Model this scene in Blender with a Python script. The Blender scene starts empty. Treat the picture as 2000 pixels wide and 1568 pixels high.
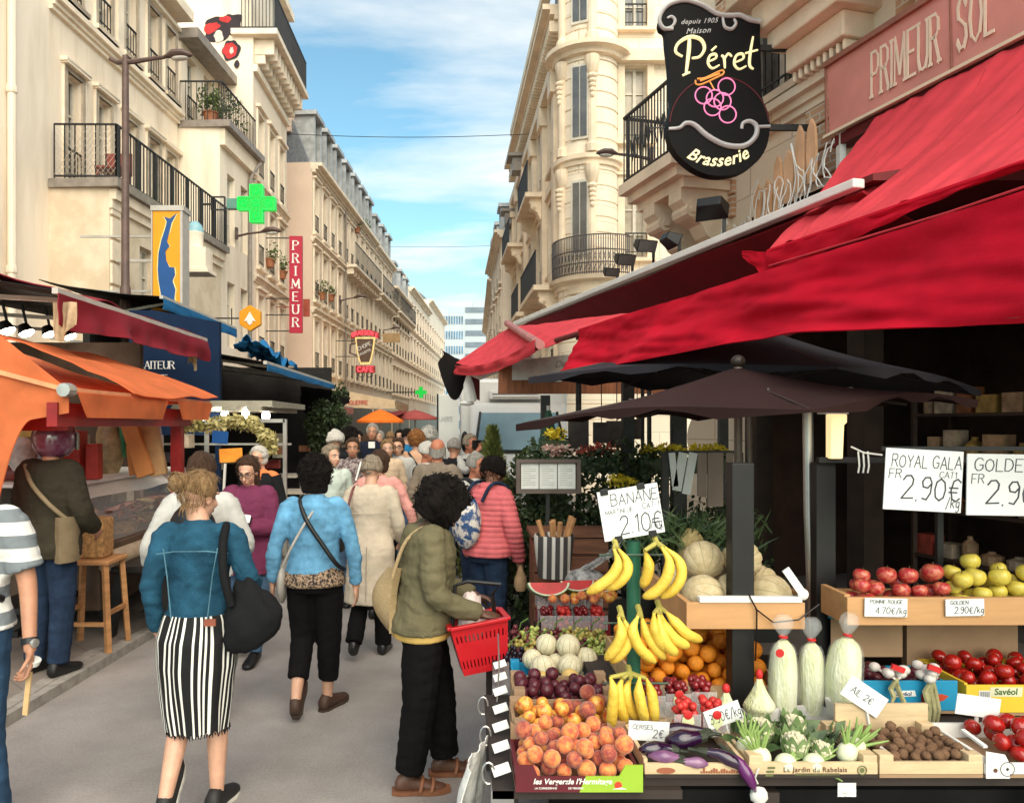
import bpy,math,random
from mathutils import Vector,Matrix,noise
R=math.radians
V=Vector
rnd=random.Random(7)
# camera, world, sun, exposure
SC=bpy.context.scene
F,CX,CY,EYE=1503.0,900.0,830.0,1.87
cam=bpy.data.cameras.new('camera')
cam.sensor_width=36
cam.lens=F/2000*36
cam.shift_x=(1000-CX)/2000
cam.shift_y=(CY-784)/2000
cam.clip_start,cam.clip_end=0.05,2000
camo=bpy.data.objects.new('camera',cam)
SC.collection.objects.link(camo)
camo.location=(0,0,EYE)
camo.rotation_euler=(R(90),0,0)
SC.camera=camo
SUN_EL,SUN_AZ=42.0,163.0
w=bpy.data.worlds.new('World')
SC.world=w
w.use_nodes=True
nt=w.node_tree
nt.nodes.clear()
N=nt.nodes.new
def wl(a,b):nt.links.new(a,b)
out=N('ShaderNodeOutputWorld');bg=N('ShaderNodeBackground');bg.inputs[1].default_value=0.060
sky=N('ShaderNodeTexSky');sky.sky_type='NISHITA';sky.sun_disc=False
sky.sun_elevation=R(SUN_EL);sky.sun_rotation=R(SUN_AZ)
sky.air_density=1.0;sky.dust_density=1.0;sky.ozone_density=1.0
tc=N('ShaderNodeTexCoord');sep=N('ShaderNodeSeparateXYZ');wl(tc.outputs['Generated'],sep.inputs[0])
zz=N('ShaderNodeMath');zz.operation='ADD';zz.inputs[1].default_value=0.13;wl(sep.outputs['Z'],zz.inputs[0])
dx=N('ShaderNodeMath');dx.operation='DIVIDE';wl(sep.outputs['X'],dx.inputs[0]);wl(zz.outputs[0],dx.inputs[1])
dy=N('ShaderNodeMath');dy.operation='DIVIDE';wl(sep.outputs['Y'],dy.inputs[0]);wl(zz.outputs[0],dy.inputs[1])
cmb=N('ShaderNodeCombineXYZ');wl(dx.outputs[0],cmb.inputs[0]);wl(dy.outputs[0],cmb.inputs[1])
mp=N('ShaderNodeMapping');mp.inputs['Location'].default_value=(0.9,0.15,0);mp.inputs['Scale'].default_value=(0.5,1.15,1)
wl(cmb.outputs[0],mp.inputs[0])
n1=N('ShaderNodeTexNoise');n1.inputs['Scale'].default_value=1.25;n1.inputs['Detail'].default_value=9;n1.inputs['Roughness'].default_value=0.56;n1.inputs['Distortion'].default_value=0.25
wl(mp.outputs[0],n1.inputs['Vector'])
cr=N('ShaderNodeValToRGB');cr.color_ramp.elements[0].position=0.47;cr.color_ramp.elements[1].position=0.68
wl(n1.outputs['Fac'],cr.inputs[0])
mul=N('ShaderNodeMix');mul.data_type='RGBA';mul.blend_type='MULTIPLY';mul.inputs[0].default_value=1
wl(sky.outputs[0],mul.inputs[6]);mul.inputs[7].default_value=(1.0,1.32,1.16,1)
n2=N('ShaderNodeTexNoise');n2.inputs['Scale'].default_value=3.0;n2.inputs['Detail'].default_value=6
wl(mp.outputs[0],n2.inputs['Vector'])
cc=N('ShaderNodeMix');cc.data_type='RGBA';cc.inputs[6].default_value=(4.6,5.0,5.2,1);cc.inputs[7].default_value=(8.2,7.7,6.8,1)
wl(n2.outputs['Fac'],cc.inputs[0])
mx=N('ShaderNodeMix');mx.data_type='RGBA'
wl(cr.outputs[0],mx.inputs[0]);wl(mul.outputs[2],mx.inputs[6]);wl(cc.outputs[2],mx.inputs[7])
wl(mx.outputs[2],bg.inputs[0]);wl(bg.outputs[0],out.inputs[0])
sl=bpy.data.lights.new('sun','SUN');sl.energy=1.5;sl.angle=R(70);sl.color=(1.0,0.87,0.70)
so=bpy.data.objects.new('sun',sl);SC.collection.objects.link(so)
sd=V((math.sin(R(SUN_AZ))*math.cos(R(SUN_EL)),math.cos(R(SUN_AZ))*math.cos(R(SUN_EL)),math.sin(R(SUN_EL))))
so.rotation_euler=sd.to_track_quat('Z','Y').to_euler()
so.location=sd*40
vs=SC.view_settings
vs.view_transform='Standard';vs.look='None';vs.gamma=1;vs.exposure=1.7
SC.cycles.max_bounces=6
# helpers
def P(px,py,Y):
 return V(((px-CX)/F*Y,Y,EYE-(py-CY)/F*Y))
def rotz(a):return Matrix.Rotation(a,3,'Z')
def frame(d,up=(0,0,1)):
 d=V(d).normalized();x=V(up).cross(d)
 if x.length<1e-4:x=V((1,0,0)).cross(d)
 x.normalize();y=d.cross(x)
 return Matrix((x,y,d)).transposed()
class MB:
 def __init__(s):s.v=[];s.f=[];s.m=[];s.st=[];s.mi=0
 def add(s,vs,fs,st=None):
  k=len(s.v);s.v+=[V(p)for p in vs];s.f+=[tuple(i+k for i in f)for f in fs];s.m+=[s.mi]*len(fs)
  s.st+=st if st else[(0,0,0)]*len(vs)
  return s
 def join(s,o,M=None,t=(0,0,0)):
  return s.add([(M@p if M else p)+V(t)for p in o.v],o.f)
 def quad(s,a,b,c,d):return s.add([a,b,c,d],[(0,1,2,3)])
 def box(s,a,b):
  x0,y0,z0=a;x1,y1,z1=b
  return s.add([(x0,y0,z0),(x1,y0,z0),(x1,y1,z0),(x0,y1,z0),(x0,y0,z1),(x1,y0,z1),(x1,y1,z1),(x0,y1,z1)],[(3,2,1,0),(4,5,6,7),(0,1,5,4),(1,2,6,5),(2,3,7,6),(3,0,4,7)])
 def hexa(s,p):
  return s.add(p,[(3,2,1,0),(4,5,6,7),(0,1,5,4),(1,2,6,5),(2,3,7,6),(3,0,4,7)])
 def obox(s,c,size,M=None):
  c=V(c);hx,hy,hz=[q/2 for q in size];M=M or Matrix.Identity(3)
  p=[c+M@V((x,y,z))for z in(-hz,hz)for x,y in((-hx,-hy),(hx,-hy),(hx,hy),(-hx,hy))]
  return s.hexa(p)
 def bar(s,a,b,w,h=None,up=(0,0,1)):
  a=V(a);b=V(b);M=frame(b-a,up)
  return s.obox((a+b)/2,(w,h or w,(b-a).length),M)
 def loft(s,rings,cap=True,closed=True,st=None):
  n=len(rings[0]);vs=[p for r in rings for p in r];fs=[]
  for i in range(len(rings)-1):
   for j in range(n if closed else n-1):
    a=i*n+j;b=i*n+(j+1)%n
    fs.append((a,b,b+n,a+n))
  if cap and closed:
   fs.append(tuple(range(n-1,-1,-1)));fs.append(tuple((len(rings)-1)*n+j for j in range(n)))
  return s.add(vs,fs,st)
 def tube(s,pts,r,n=8,cap=True,asp=1.0):
  pts=[V(p)for p in pts];k=len(pts);rs=r if isinstance(r,(list,tuple))else[r]*k
  rings=[];M=None
  for i,p in enumerate(pts):
   d=(pts[min(i+1,k-1)]-pts[max(i-1,0)])
   if d.length<1e-9:d=V((0,0,1))
   d.normalize()
   if M is None:M=frame(d)
   else:
    q=M.col[2].rotation_difference(d);M=q.to_matrix()@M
   rings.append([p+M@V((math.cos(t)*rs[i],math.sin(t)*rs[i]*asp,0))for t in[2*math.pi*j/n for j in range(n)]])
  return s.loft(rings,cap)
 def ell(s,c,r,n=12,m=8,M=None,fn=None):
  c=V(c);r=(r,r,r)if isinstance(r,(int,float))else r
  rings=[]
  for i in range(m+1):
   th=math.pi*(i+(0.02 if i==0 else-0.02 if i==m else 0))/m
   ring=[]
   for j in range(n):
    ph=2*math.pi*j/n
    p=V((math.sin(th)*math.cos(ph),math.sin(th)*math.sin(ph),-math.cos(th)))
    if fn:p=fn(p)
    p=V((p.x*r[0],p.y*r[1],p.z*r[2]))
    ring.append(c+(M@p if M else p))
   rings.append(ring)
  return s.loft(rings)
 def lathe(s,prof,c=(0,0,0),n=16,M=None,cap=True):
  c=V(c);M=M or Matrix.Identity(3)
  return s.loft([[c+M@V((r*math.cos(2*math.pi*j/n),r*math.sin(2*math.pi*j/n),z))for j in range(n)]for r,z in prof],cap)
 def prism(s,poly,o,u,v,d):
  o=V(o);u=V(u);v=V(v);d=V(d);n=len(poly)
  a=[o+u*x+v*y for x,y in poly];b=[p+d for p in a]
  fs=[(i,(i+1)%n,n+(i+1)%n,n+i)for i in range(n)]
  fs+=[tuple(range(n-1,-1,-1)),tuple(range(n,2*n))]
  return s.add(a+b,fs)
 def sheet(s,fn,nu,nv,th=0.0):
  pts=[[V(fn(i/nu,j/nv))for j in range(nv+1)]for i in range(nu+1)]
  vs=[p for r in pts for p in r];st=[(i/nu,j/nv,0)for i in range(nu+1)for j in range(nv+1)]
  idx=lambda i,j:i*(nv+1)+j
  fs=[(idx(i,j),idx(i+1,j),idx(i+1,j+1),idx(i,j+1))for i in range(nu)for j in range(nv)]
  if th:
   nr=[]
   for i in range(nu+1):
    for j in range(nv+1):
     a=pts[min(i+1,nu)][j]-pts[max(i-1,0)][j];b=pts[i][min(j+1,nv)]-pts[i][max(j-1,0)]
     q=a.cross(b);q=q.normalized()if q.length>1e-9 else V((0,0,1));nr.append(q)
   m=len(vs);vs=vs+[p-q*th for p,q in zip(vs,nr)];st=st+st
   fs=fs+[tuple(k+m for k in reversed(f))for f in fs]
   rim=[idx(i,0)for i in range(nu+1)]+[idx(nu,j)for j in range(1,nv+1)]+[idx(i,nv)for i in range(nu-1,-1,-1)]+[idx(0,j)for j in range(nv-1,0,-1)]
   for a,b in zip(rim,rim[1:]+rim[:1]):fs.append((b,a,a+m,b+m))
  return s.add(vs,fs,st)
def wob(p,sc=1.0,seed=0.0):return noise.noise(V((p[0]*sc+seed,p[1]*sc+seed*1.7,p[2]*sc-seed)))
def mesh_of(name,mb,smooth=35,st=False):
 me=bpy.data.meshes.new(name);me.from_pydata([tuple(p)for p in mb.v],[],mb.f)
 if max(mb.m,default=0):me.polygons.foreach_set('material_index',mb.m)
 if smooth:
  me.polygons.foreach_set('use_smooth',[True]*len(me.polygons));me.set_sharp_from_angle(angle=R(smooth))
 if st:
  at=me.attributes.new('st','FLOAT_VECTOR','POINT');at.data.foreach_set('vector',[c for q in mb.st for c in q])
 me.update()
 return me
def orig(parent):
 o=V((0,0,0))
 while parent:o+=parent.location;parent=parent.parent
 return o
def obj(name,mb,mats,parent=None,bev=0,smooth=35,st=False,local=False,loc=None):
 if parent is not None and not local:
  q=orig(parent);mb.v=[p-q for p in mb.v]
 if loc is not None:
  mb.v=[p-V(loc)for p in mb.v]
 me=mesh_of(name,mb,smooth,st);o=bpy.data.objects.new(name,me);SC.collection.objects.link(o)
 for m in(mats if isinstance(mats,(list,tuple))else[mats]):me.materials.append(m)
 if parent is not None:o.parent=parent
 if loc is not None:o.location=loc
 if bev:
  b=o.modifiers.new('bevel','BEVEL');b.width=bev;b.segments=2;b.limit_method='ANGLE';b.angle_limit=R(50)
 return o
def tag(o,label=None,cat=None,group=None,kind=None):
 if label:o['label']=label
 if cat:o['category']=cat
 if group:o['group']=group
 if kind:o['kind']=kind
 return o
def thing(name,label,cat,loc=(0,0,0),group=None):
 o=bpy.data.objects.new(name,None);SC.collection.objects.link(o);o.location=loc;o.empty_display_size=0.1
 return tag(o,label,cat,group)
def single(name,mb,mats,label,cat,group=None,loc=None,**k):
 if loc is None:
  xs=[p.x for p in mb.v];ys=[p.y for p in mb.v];zs=[p.z for p in mb.v]
  loc=((min(xs)+max(xs))/2,(min(ys)+max(ys))/2,min(zs))
 return tag(obj(name,mb,mats,loc=loc,**k),label,cat,group)
def copy_tree(o,loc=None,rot=None,label=None,group=None,parent=None,scale=None):
 c=o.copy();SC.collection.objects.link(c)
 if parent is not None:c.parent=parent
 if loc is not None:c.location=loc
 if rot is not None:c.rotation_euler=rot
 if scale is not None:c.scale=(scale,)*3 if isinstance(scale,(int,float))else scale
 if label:c['label']=label
 if group:c['group']=group
 for ch in list(o.children):copy_tree(ch,parent=c)
 return c
TMP=bpy.data.scenes.new('tmp')
def tmp_graph():
 with bpy.context.temp_override(scene=TMP,view_layer=TMP.view_layers[0]):dg=bpy.context.evaluated_depsgraph_get()
 dg.update();return dg
def union(mb,vox=0.01,it=4,fn=None):
 me=bpy.data.meshes.new('u');me.from_pydata([tuple(p)for p in mb.v],[],mb.f)
 o=bpy.data.objects.new('u',me);TMP.collection.objects.link(o)
 r=o.modifiers.new('r','REMESH');r.mode='VOXEL';r.voxel_size=vox
 s=o.modifiers.new('s','SMOOTH');s.iterations=it;s.factor=0.5
 dg=tmp_graph()
 e=bpy.data.meshes.new_from_object(o.evaluated_get(dg))
 q=MB();q.v=[v.co.copy()for v in e.vertices];nr=[v.normal.copy()for v in e.vertices]
 q.f=[tuple(p.vertices)for p in e.polygons];q.m=[0]*len(q.f);q.st=[(0,0,0)]*len(q.v)
 bpy.data.objects.remove(o);bpy.data.meshes.remove(me);bpy.data.meshes.remove(e)
 if fn:q.v=[p+n*fn(p)for p,n in zip(q.v,nr)]
 return q
# materials
_M={}
def mat(name,col=(.5,.5,.5),rough=.7,var=.18,sc=6,bump=0.,bsc=60,metal=0,spec=.4,col2=None,blend=(.35,.65),emit=0,trans=0,stretch=None,sheen=0,alpha=1,sub=0,coat=0,obj_rand=0,thin=0):
 if name in _M:return _M[name]
 m=bpy.data.materials.new(name);m.use_nodes=True;t=m.node_tree;b=t.nodes['Principled BSDF']
 L=t.links.new;n=t.nodes.new
 b.inputs['Roughness'].default_value=rough;b.inputs['Metallic'].default_value=metal;b.inputs['Specular IOR Level'].default_value=spec
 if trans:b.inputs['Transmission Weight'].default_value=trans
 if coat:b.inputs['Coat Weight'].default_value=coat;b.inputs['Coat Roughness'].default_value=.1
 if sheen:b.inputs['Sheen Weight'].default_value=sheen
 if sub:
  b.inputs['Subsurface Weight'].default_value=sub;b.inputs['Subsurface Radius'].default_value=(.02,.008,.004);b.inputs['Subsurface Scale'].default_value=1
 if alpha<1:b.inputs['Alpha'].default_value=alpha
 c=V(col[:3])
 tcx=n('ShaderNodeTexCoord');src=tcx.outputs['Object']
 if stretch:
  mpn=n('ShaderNodeMapping');mpn.inputs['Scale'].default_value=stretch;L(src,mpn.inputs[0]);src=mpn.outputs[0]
 if obj_rand:
  oi=n('ShaderNodeObjectInfo');ad=n('ShaderNodeVectorMath');ad.operation='ADD'
  ml=n('ShaderNodeVectorMath');ml.operation='SCALE';ml.inputs[0].default_value=(37,23,51);L(oi.outputs['Random'],ml.inputs['Scale'])
  L(src,ad.inputs[0]);L(ml.outputs[0],ad.inputs[1]);src=ad.outputs[0]
 nz=n('ShaderNodeTexNoise');nz.inputs['Scale'].default_value=sc;nz.inputs['Detail'].default_value=7;nz.inputs['Roughness'].default_value=.6
 L(src,nz.inputs['Vector'])
 rp=n('ShaderNodeValToRGB');e=rp.color_ramp.elements
 e[0].position,e[1].position=blend
 if col2:e[0].color=(*c,1);e[1].color=(*col2[:3],1)
 else:
  e[0].color=(*(c*(1-var)),1);e[1].color=(*[min(1,q*(1+var))for q in c],1)
 L(nz.outputs['Fac'],rp.inputs[0]);colout=rp.outputs[0]
 L(colout,b.inputs['Base Color'])
 if emit:L(colout,b.inputs['Emission Color']);b.inputs['Emission Strength'].default_value=emit
 if bump:
  nb=n('ShaderNodeTexNoise');nb.inputs['Scale'].default_value=bsc;nb.inputs['Detail'].default_value=4;L(src,nb.inputs['Vector'])
  bp=n('ShaderNodeBump');bp.inputs['Strength'].default_value=bump;bp.inputs['Distance'].default_value=.02
  L(nb.outputs['Fac'],bp.inputs['Height']);L(bp.outputs[0],b.inputs['Normal'])
 if thin:
  tr=n('ShaderNodeBsdfTranslucent');L(colout,tr.inputs[0]);mxs=n('ShaderNodeMixShader');mxs.inputs[0].default_value=thin;L(b.outputs[0],mxs.inputs[1]);L(tr.outputs[0],mxs.inputs[2]);L(mxs.outputs[0],t.nodes['Material Output'].inputs[0])
 _M[name]=m
 return m
def stripes(m,axis='X',period=.1,duty=.5,col=(.9,.9,.9),soft=.05,noise_amt=0.,attr=False,steps=None,angle=None):
 """paint woven or printed bands into the cloth of m"""
 t=m.node_tree;n=t.nodes.new;L=t.links.new;b=t.nodes['Principled BSDF']
 old=b.inputs['Base Color'].links[0].from_socket
 if attr:a=n('ShaderNodeAttribute');a.attribute_name='st';src=a.outputs['Vector']
 else:src=n('ShaderNodeTexCoord').outputs['Object']
 sp=n('ShaderNodeSeparateXYZ');L(src,sp.inputs[0]);x=sp.outputs[axis]
 if noise_amt:
  nz=n('ShaderNodeTexNoise');nz.inputs['Scale'].default_value=5;L(src,nz.inputs['Vector'])
  ma=n('ShaderNodeMath');ma.operation='MULTIPLY_ADD';L(nz.outputs['Fac'],ma.inputs[0]);ma.inputs[1].default_value=noise_amt;L(x,ma.inputs[2]);x=ma.outputs[0]
 dv=n('ShaderNodeMath');dv.operation='DIVIDE';L(x,dv.inputs[0]);dv.inputs[1].default_value=period
 fr=n('ShaderNodeMath');fr.operation='FRACT';L(dv.outputs[0],fr.inputs[0])
 rp=n('ShaderNodeValToRGB');rp.color_ramp.interpolation='LINEAR' if not steps else 'CONSTANT'
 if steps:
  el=rp.color_ramp.elements
  for i,(p,vv)in enumerate(steps):
   e=el[i]if i<2 else el.new(p)
   e.position=p;e.color=(vv,vv,vv,1)
 else:
  rp.color_ramp.elements[0].position=duty-soft;rp.color_ramp.elements[1].position=duty+soft
 L(fr.outputs[0],rp.inputs[0])
 mxn=n('ShaderNodeMix');mxn.data_type='RGBA';L(rp.outputs[0],mxn.inputs[0]);L(old,mxn.inputs[6]);mxn.inputs[7].default_value=(*col,1)
 L(mxn.outputs[2],b.inputs['Base Color'])
 return m
def speckle(m,sc,amt,big=.4,bamt=.12):
 """fine grain and broad worn patches multiplied over the colour of m"""
 t=m.node_tree;n=t.nodes.new;L=t.links.new;b=t.nodes['Principled BSDF'];src=n('ShaderNodeTexCoord').outputs['Object']
 for s,a,lo,hi in((sc,amt,.35,.65),(big,bamt,.4,.6)):
  old=b.inputs['Base Color'].links[0].from_socket;z=n('ShaderNodeTexNoise');z.inputs['Scale'].default_value=s;z.inputs['Detail'].default_value=6;z.inputs['Roughness'].default_value=.7;L(src,z.inputs['Vector'])
  rp=n('ShaderNodeValToRGB');rp.color_ramp.elements[0].position=lo;rp.color_ramp.elements[1].position=hi;rp.color_ramp.elements[0].color=(1-a,1-a,1-a,1);rp.color_ramp.elements[1].color=(1+a,1+a,1+a,1);L(z.outputs['Fac'],rp.inputs[0])
  x=n('ShaderNodeMix');x.data_type='RGBA';x.blend_type='MULTIPLY';x.inputs[0].default_value=1;L(old,x.inputs[6]);L(rp.outputs[0],x.inputs[7]);L(x.outputs[2],b.inputs['Base Color'])
 return m
def bricks(m,col2,scale=1.0,bw=.22,bh=.07,mortar=(.6,.55,.45)):
 t=m.node_tree;n=t.nodes.new;L=t.links.new;b=t.nodes['Principled BSDF']
 old=b.inputs['Base Color'].links[0].from_socket
 g=n('ShaderNodeTexCoord');sp=n('ShaderNodeSeparateXYZ');L(g.outputs['Object'],sp.inputs[0])
 ad=n('ShaderNodeMath');L(sp.outputs[0],ad.inputs[0]);L(sp.outputs[1],ad.inputs[1])
 cb=n('ShaderNodeCombineXYZ');L(ad.outputs[0],cb.inputs[0]);L(sp.outputs[2],cb.inputs[1])
 br=n('ShaderNodeTexBrick');br.inputs['Scale'].default_value=scale;br.inputs['Brick Width'].default_value=bw;br.inputs['Row Height'].default_value=bh;br.inputs['Mortar Size'].default_value=.008
 br.inputs['Mortar'].default_value=(*mortar,1);br.inputs['Color2'].default_value=(*col2,1)
 L(cb.outputs[0],br.inputs['Vector']);L(old,br.inputs['Color1']);L(br.outputs['Color'],b.inputs['Base Color'])
 return m
# lettering
GL={'A':(.7,[[(0,0),(.35,1),(.7,0)],[(.13,.36),(.57,.36)]]),'B':(.62,[[(0,0),(0,1),(.4,1),(.55,.88),(.55,.66),(.38,.54),(0,.54)],[(.38,.54),(.6,.42),(.6,.14),(.42,0),(0,0)]]),'C':(.65,[[(.65,.82),(.5,.98),(.25,1),(.05,.8),(0,.5),(.05,.2),(.25,0),(.5,.02),(.65,.18)]]),'D':(.66,[[(0,0),(0,1),(.32,1),(.56,.84),(.66,.5),(.56,.16),(.32,0),(0,0)]]),'E':(.58,[[(.58,1),(0,1),(0,0),(.58,0)],[(0,.52),(.45,.52)]]),'F':(.55,[[(.55,1),(0,1),(0,0)],[(0,.52),(.42,.52)]]),'G':(.68,[[(.65,.84),(.48,.99),(.25,.98),(.05,.78),(0,.5),(.06,.2),(.25,0),(.5,.03),(.66,.2),(.66,.45),(.4,.45)]]),'H':(.64,[[(0,0),(0,1)],[(.64,0),(.64,1)],[(0,.52),(.64,.52)]]),'I':(.06,[[(.03,0),(.03,1)]]),'J':(.45,[[(.42,1),(.42,.2),(.3,0),(.1,.02),(0,.18)]]),'K':(.6,[[(0,0),(0,1)],[(.58,1),(0,.42)],[(.18,.58),(.6,0)]]),'L':(.54,[[(0,1),(0,0),(.54,0)]]),'M':(.8,[[(0,0),(.05,1),(.4,.2),(.75,1),(.8,0)]]),'N':(.64,[[(0,0),(0,1),(.64,0),(.64,1)]]),'O':(.72,[[(.36,1),(.1,.85),(0,.5),(.1,.15),(.36,0),(.62,.15),(.72,.5),(.62,.85),(.36,1)]]),'P':(.58,[[(0,0),(0,1),(.38,1),(.56,.86),(.56,.64),(.38,.5),(0,.5)]]),'R':(.62,[[(0,0),(0,1),(.38,1),(.55,.87),(.55,.66),(.38,.53),(0,.53)],[(.3,.53),(.62,0)]]),'S':(.58,[[(.55,.84),(.42,.98),(.18,.98),(.03,.83),(.06,.63),(.3,.52),(.52,.4),(.57,.2),(.42,.02),(.16,.01),(0,.16)]]),'T':(.62,[[(0,1),(.62,1)],[(.31,1),(.31,0)]]),'U':(.64,[[(0,1),(0,.25),(.12,.04),(.32,0),(.52,.04),(.64,.25),(.64,1)]]),'V':(.64,[[(0,1),(.32,0),(.64,1)]]),'Y':(.62,[[(0,1),(.31,.5),(.62,1)],[(.31,.5),(.31,0)]]),'0':(.56,[[(.28,1),(.07,.85),(0,.5),(.07,.15),(.28,0),(.49,.15),(.56,.5),(.49,.85),(.28,1)]]),'1':(.22,[[(0,.8),(.2,1),(.2,0)]]),'2':(.56,[[(.02,.8),(.15,.98),(.38,1),(.52,.84),(.5,.62),(0,0),(.58,.03)]]),'3':(.52,[[(.03,.9),(.25,1),(.47,.85),(.43,.6),(.2,.53),(.45,.45),(.52,.2),(.3,0),(0,.08)]]),'4':(.58,[[(.42,0),(.42,1),(0,.32),(.58,.32)]]),'5':(.52,[[(.5,1),(.08,1),(.04,.56),(.3,.6),(.5,.42),(.48,.15),(.25,0),(0,.08)]]),'7':(.52,[[(0,1),(.52,1),(.18,0)]]),'9':(.52,[[(.5,.75),(.38,.98),(.15,.97),(.02,.78),(.08,.56),(.32,.52),(.5,.72),(.48,.3),(.3,0),(.08,.05)]]),'8':(.52,[[(.26,.54),(.05,.7),(.1,.94),(.26,1),(.43,.93),(.47,.7),(.26,.54),(.02,.35),(.05,.1),(.26,0),(.48,.1),(.5,.35),(.26,.54)]]),'.':(.08,[[(.03,0),(.05,.04)]]),'/':(.4,[[(0,-.15),(.4,1)]]),'€':(.6,[[(.58,.86),(.4,1),(.2,.9),(.1,.5),(.2,.1),(.4,0),(.58,.14)],[(0,.6),(.45,.6)],[(0,.4),(.42,.4)]]),'k':(.42,[[(0,0),(0,1)],[(.38,.6),(0,.3)],[(.12,.4),(.42,0)]]),'g':(.42,[[(.4,.55),(.2,.62),(.02,.45),(.05,.15),(.25,.1),(.4,.3),(.4,.6),(.38,-.2),(.2,-.35),(0,-.25)]]),"'":(.08,[[(.05,1),(.03,.8)]]),'-':(.4,[[(.05,.45),(.35,.45)]]),}
def script(mb,text,o,u,v,h,pen=.03,gap=.18,wob_=0.,depth=.003,serif=False,seed=1,slant=0.):
 """written or painted letters as thin raised strokes on the plane o, u (right), v (up)"""
 o=V(o);u=V(u);v=V(v);n=u.cross(v).normalized();x=0;r=random.Random(seed)
 for ch in text:
  if ch==' ':x+=.42;continue
  if ch not in GL:ch=ch.upper()
  if ch not in GL:x+=.4;continue
  wd,st=GL[ch];dy=r.uniform(-1,1)*wob_;sc=1+r.uniform(-1,1)*wob_
  for k,s in enumerate(st):
   pts=[(x+px*sc+py*slant,py*sc+dy)for px,py in s]
   for i in range(len(pts)-1):
    a,b=V(pts[i]),V(pts[i+1]);d=b-a
    if d.length<1e-6:continue
    p=pen
    if serif:p=pen*(1.0 if abs(d.y)>abs(d.x)*.9 and not(ch in 'AMNV' and d.y>0 and k==0 and i==0)else .45)
    t=d.normalized()*p*.45;q=V((-d.y,d.x)).normalized()*p;a2=a-t;b2=b+t
    c4=[a2-q,b2-q,b2+q,a2+q]
    e=.00012*(i%5)
    mb.hexa([o+u*(c.x*h)+v*(c.y*h)for c in c4]+[o+u*(c.x*h)+v*(c.y*h)+n*(depth+e)for c in c4])
   if serif:
    for(ex,ey),(fx,fy)in((pts[0],pts[1]),(pts[-1],pts[-2])):
     if abs(fy-ey)>abs(fx-ex)*.8 and(ey<.04 or ey>.96):
      c4=[V((ex-pen*2,ey-pen*.45)),V((ex+pen*2,ey-pen*.45)),V((ex+pen*2,ey+pen*.45)),V((ex-pen*2,ey+pen*.45))]
      mb.hexa([o+u*(c.x*h)+v*(c.y*h)for c in c4]+[o+u*(c.x*h)+v*(c.y*h)+n*(depth+.0008)for c in c4])
  x+=wd+gap
 return x*h
def script_w(text,gap=.18):return sum(.42 if c==' ' else GL.get(c,GL.get(c.upper(),(.4,)))[0]+gap for c in text)-gap
def type_mb(text,o,u,v,h,bold=0.,shear=0.,depth=.002,align='LEFT',space=1.0,arc=0):
 """printed letters from the built-in type"""
 cu=bpy.data.curves.new('t','FONT');cu.body=text;cu.size=1;cu.offset=bold;cu.shear=shear;cu.extrude=.5;cu.align_x=align;cu.space_character=space;cu.resolution_u=3
 ob=bpy.data.objects.new('t',cu);TMP.collection.objects.link(ob)
 dg=tmp_graph()
 e=bpy.data.meshes.new_from_object(ob.evaluated_get(dg))
 o=V(o);u=V(u).normalized();v=V(v).normalized();n=u.cross(v)
 q=MB();k=h/.70
 def at(p):
  x,y=p.x*k,p.y*k
  if arc:
   a=x/arc;return o+u*(math.sin(a)*(arc-y))+v*(arc-math.cos(a)*(arc-y))+n*((p.z+.5)*depth)
  return o+u*x+v*y+n*((p.z+.5)*depth)
 q.add([at(p.co)for p in e.vertices],[tuple(f.vertices)for f in e.polygons])
 bpy.data.objects.remove(ob);bpy.data.curves.remove(cu);bpy.data.meshes.remove(e)
 return q
# colours used by the buildings
STONE=mat('cream_plaster',(.66,.53,.40),.85,.05,1.0,.2,24,col2=(.86,.72,.57),blend=(.28,.5),stretch=(1.6,1.6,.3))
STONE2=mat('pale_plaster',(.70,.58,.45),.85,.05,.9,.2,24,col2=(.88,.76,.62),blend=(.28,.5),stretch=(1.6,1.6,.3))
STAIN=mat('stained_plaster',(.62,.49,.35),.9,.2,1.6,.2,22,col2=(.74,.61,.46),blend=(.38,.55))
PINKW=mat('rosy_render',(.72,.54,.42),.9,.05,1.0,.1,30)
TRIM=mat('stone_trim',(.82,.69,.54),.8,.10,3,.12,40)
ORN=mat('carved_limestone',(.80,.64,.47),.85,.12,2,.25,30)
ORN2=bricks(mat('pale_limestone',(.74,.60,.45),.85,.06,1.1,.3,26,col2=(.87,.74,.58),blend=(.28,.5)),(.82,.69,.53),1,1.1,.42,(.58,.46,.33))
SLATE=mat('slate',(.16,.17,.19),.6,.25,9,.3,40)
ZINC=mat('zinc',(.40,.40,.40),.45,.2,4,.1,30,metal=.3)
IRON=mat('black_iron',(.02,.018,.018),.5,.3,20)
WFRAME=mat('window_paint',(.62,.56,.47),.6,.1,6)
GLASSD=mat('window_glass',(.10,.095,.09),.12,.3,2,spec=.7)
CURT=mat('curtained_glass',(.42,.36,.28),.25,.2,3,spec=.6)
BRICK=bricks(mat('brick',(.50,.27,.15),.9,.25,5,.2,60),(.58,.34,.2),1)
GUTTER=mat('gutter_zinc',(.26,.22,.19),.5,.2,6)
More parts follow.
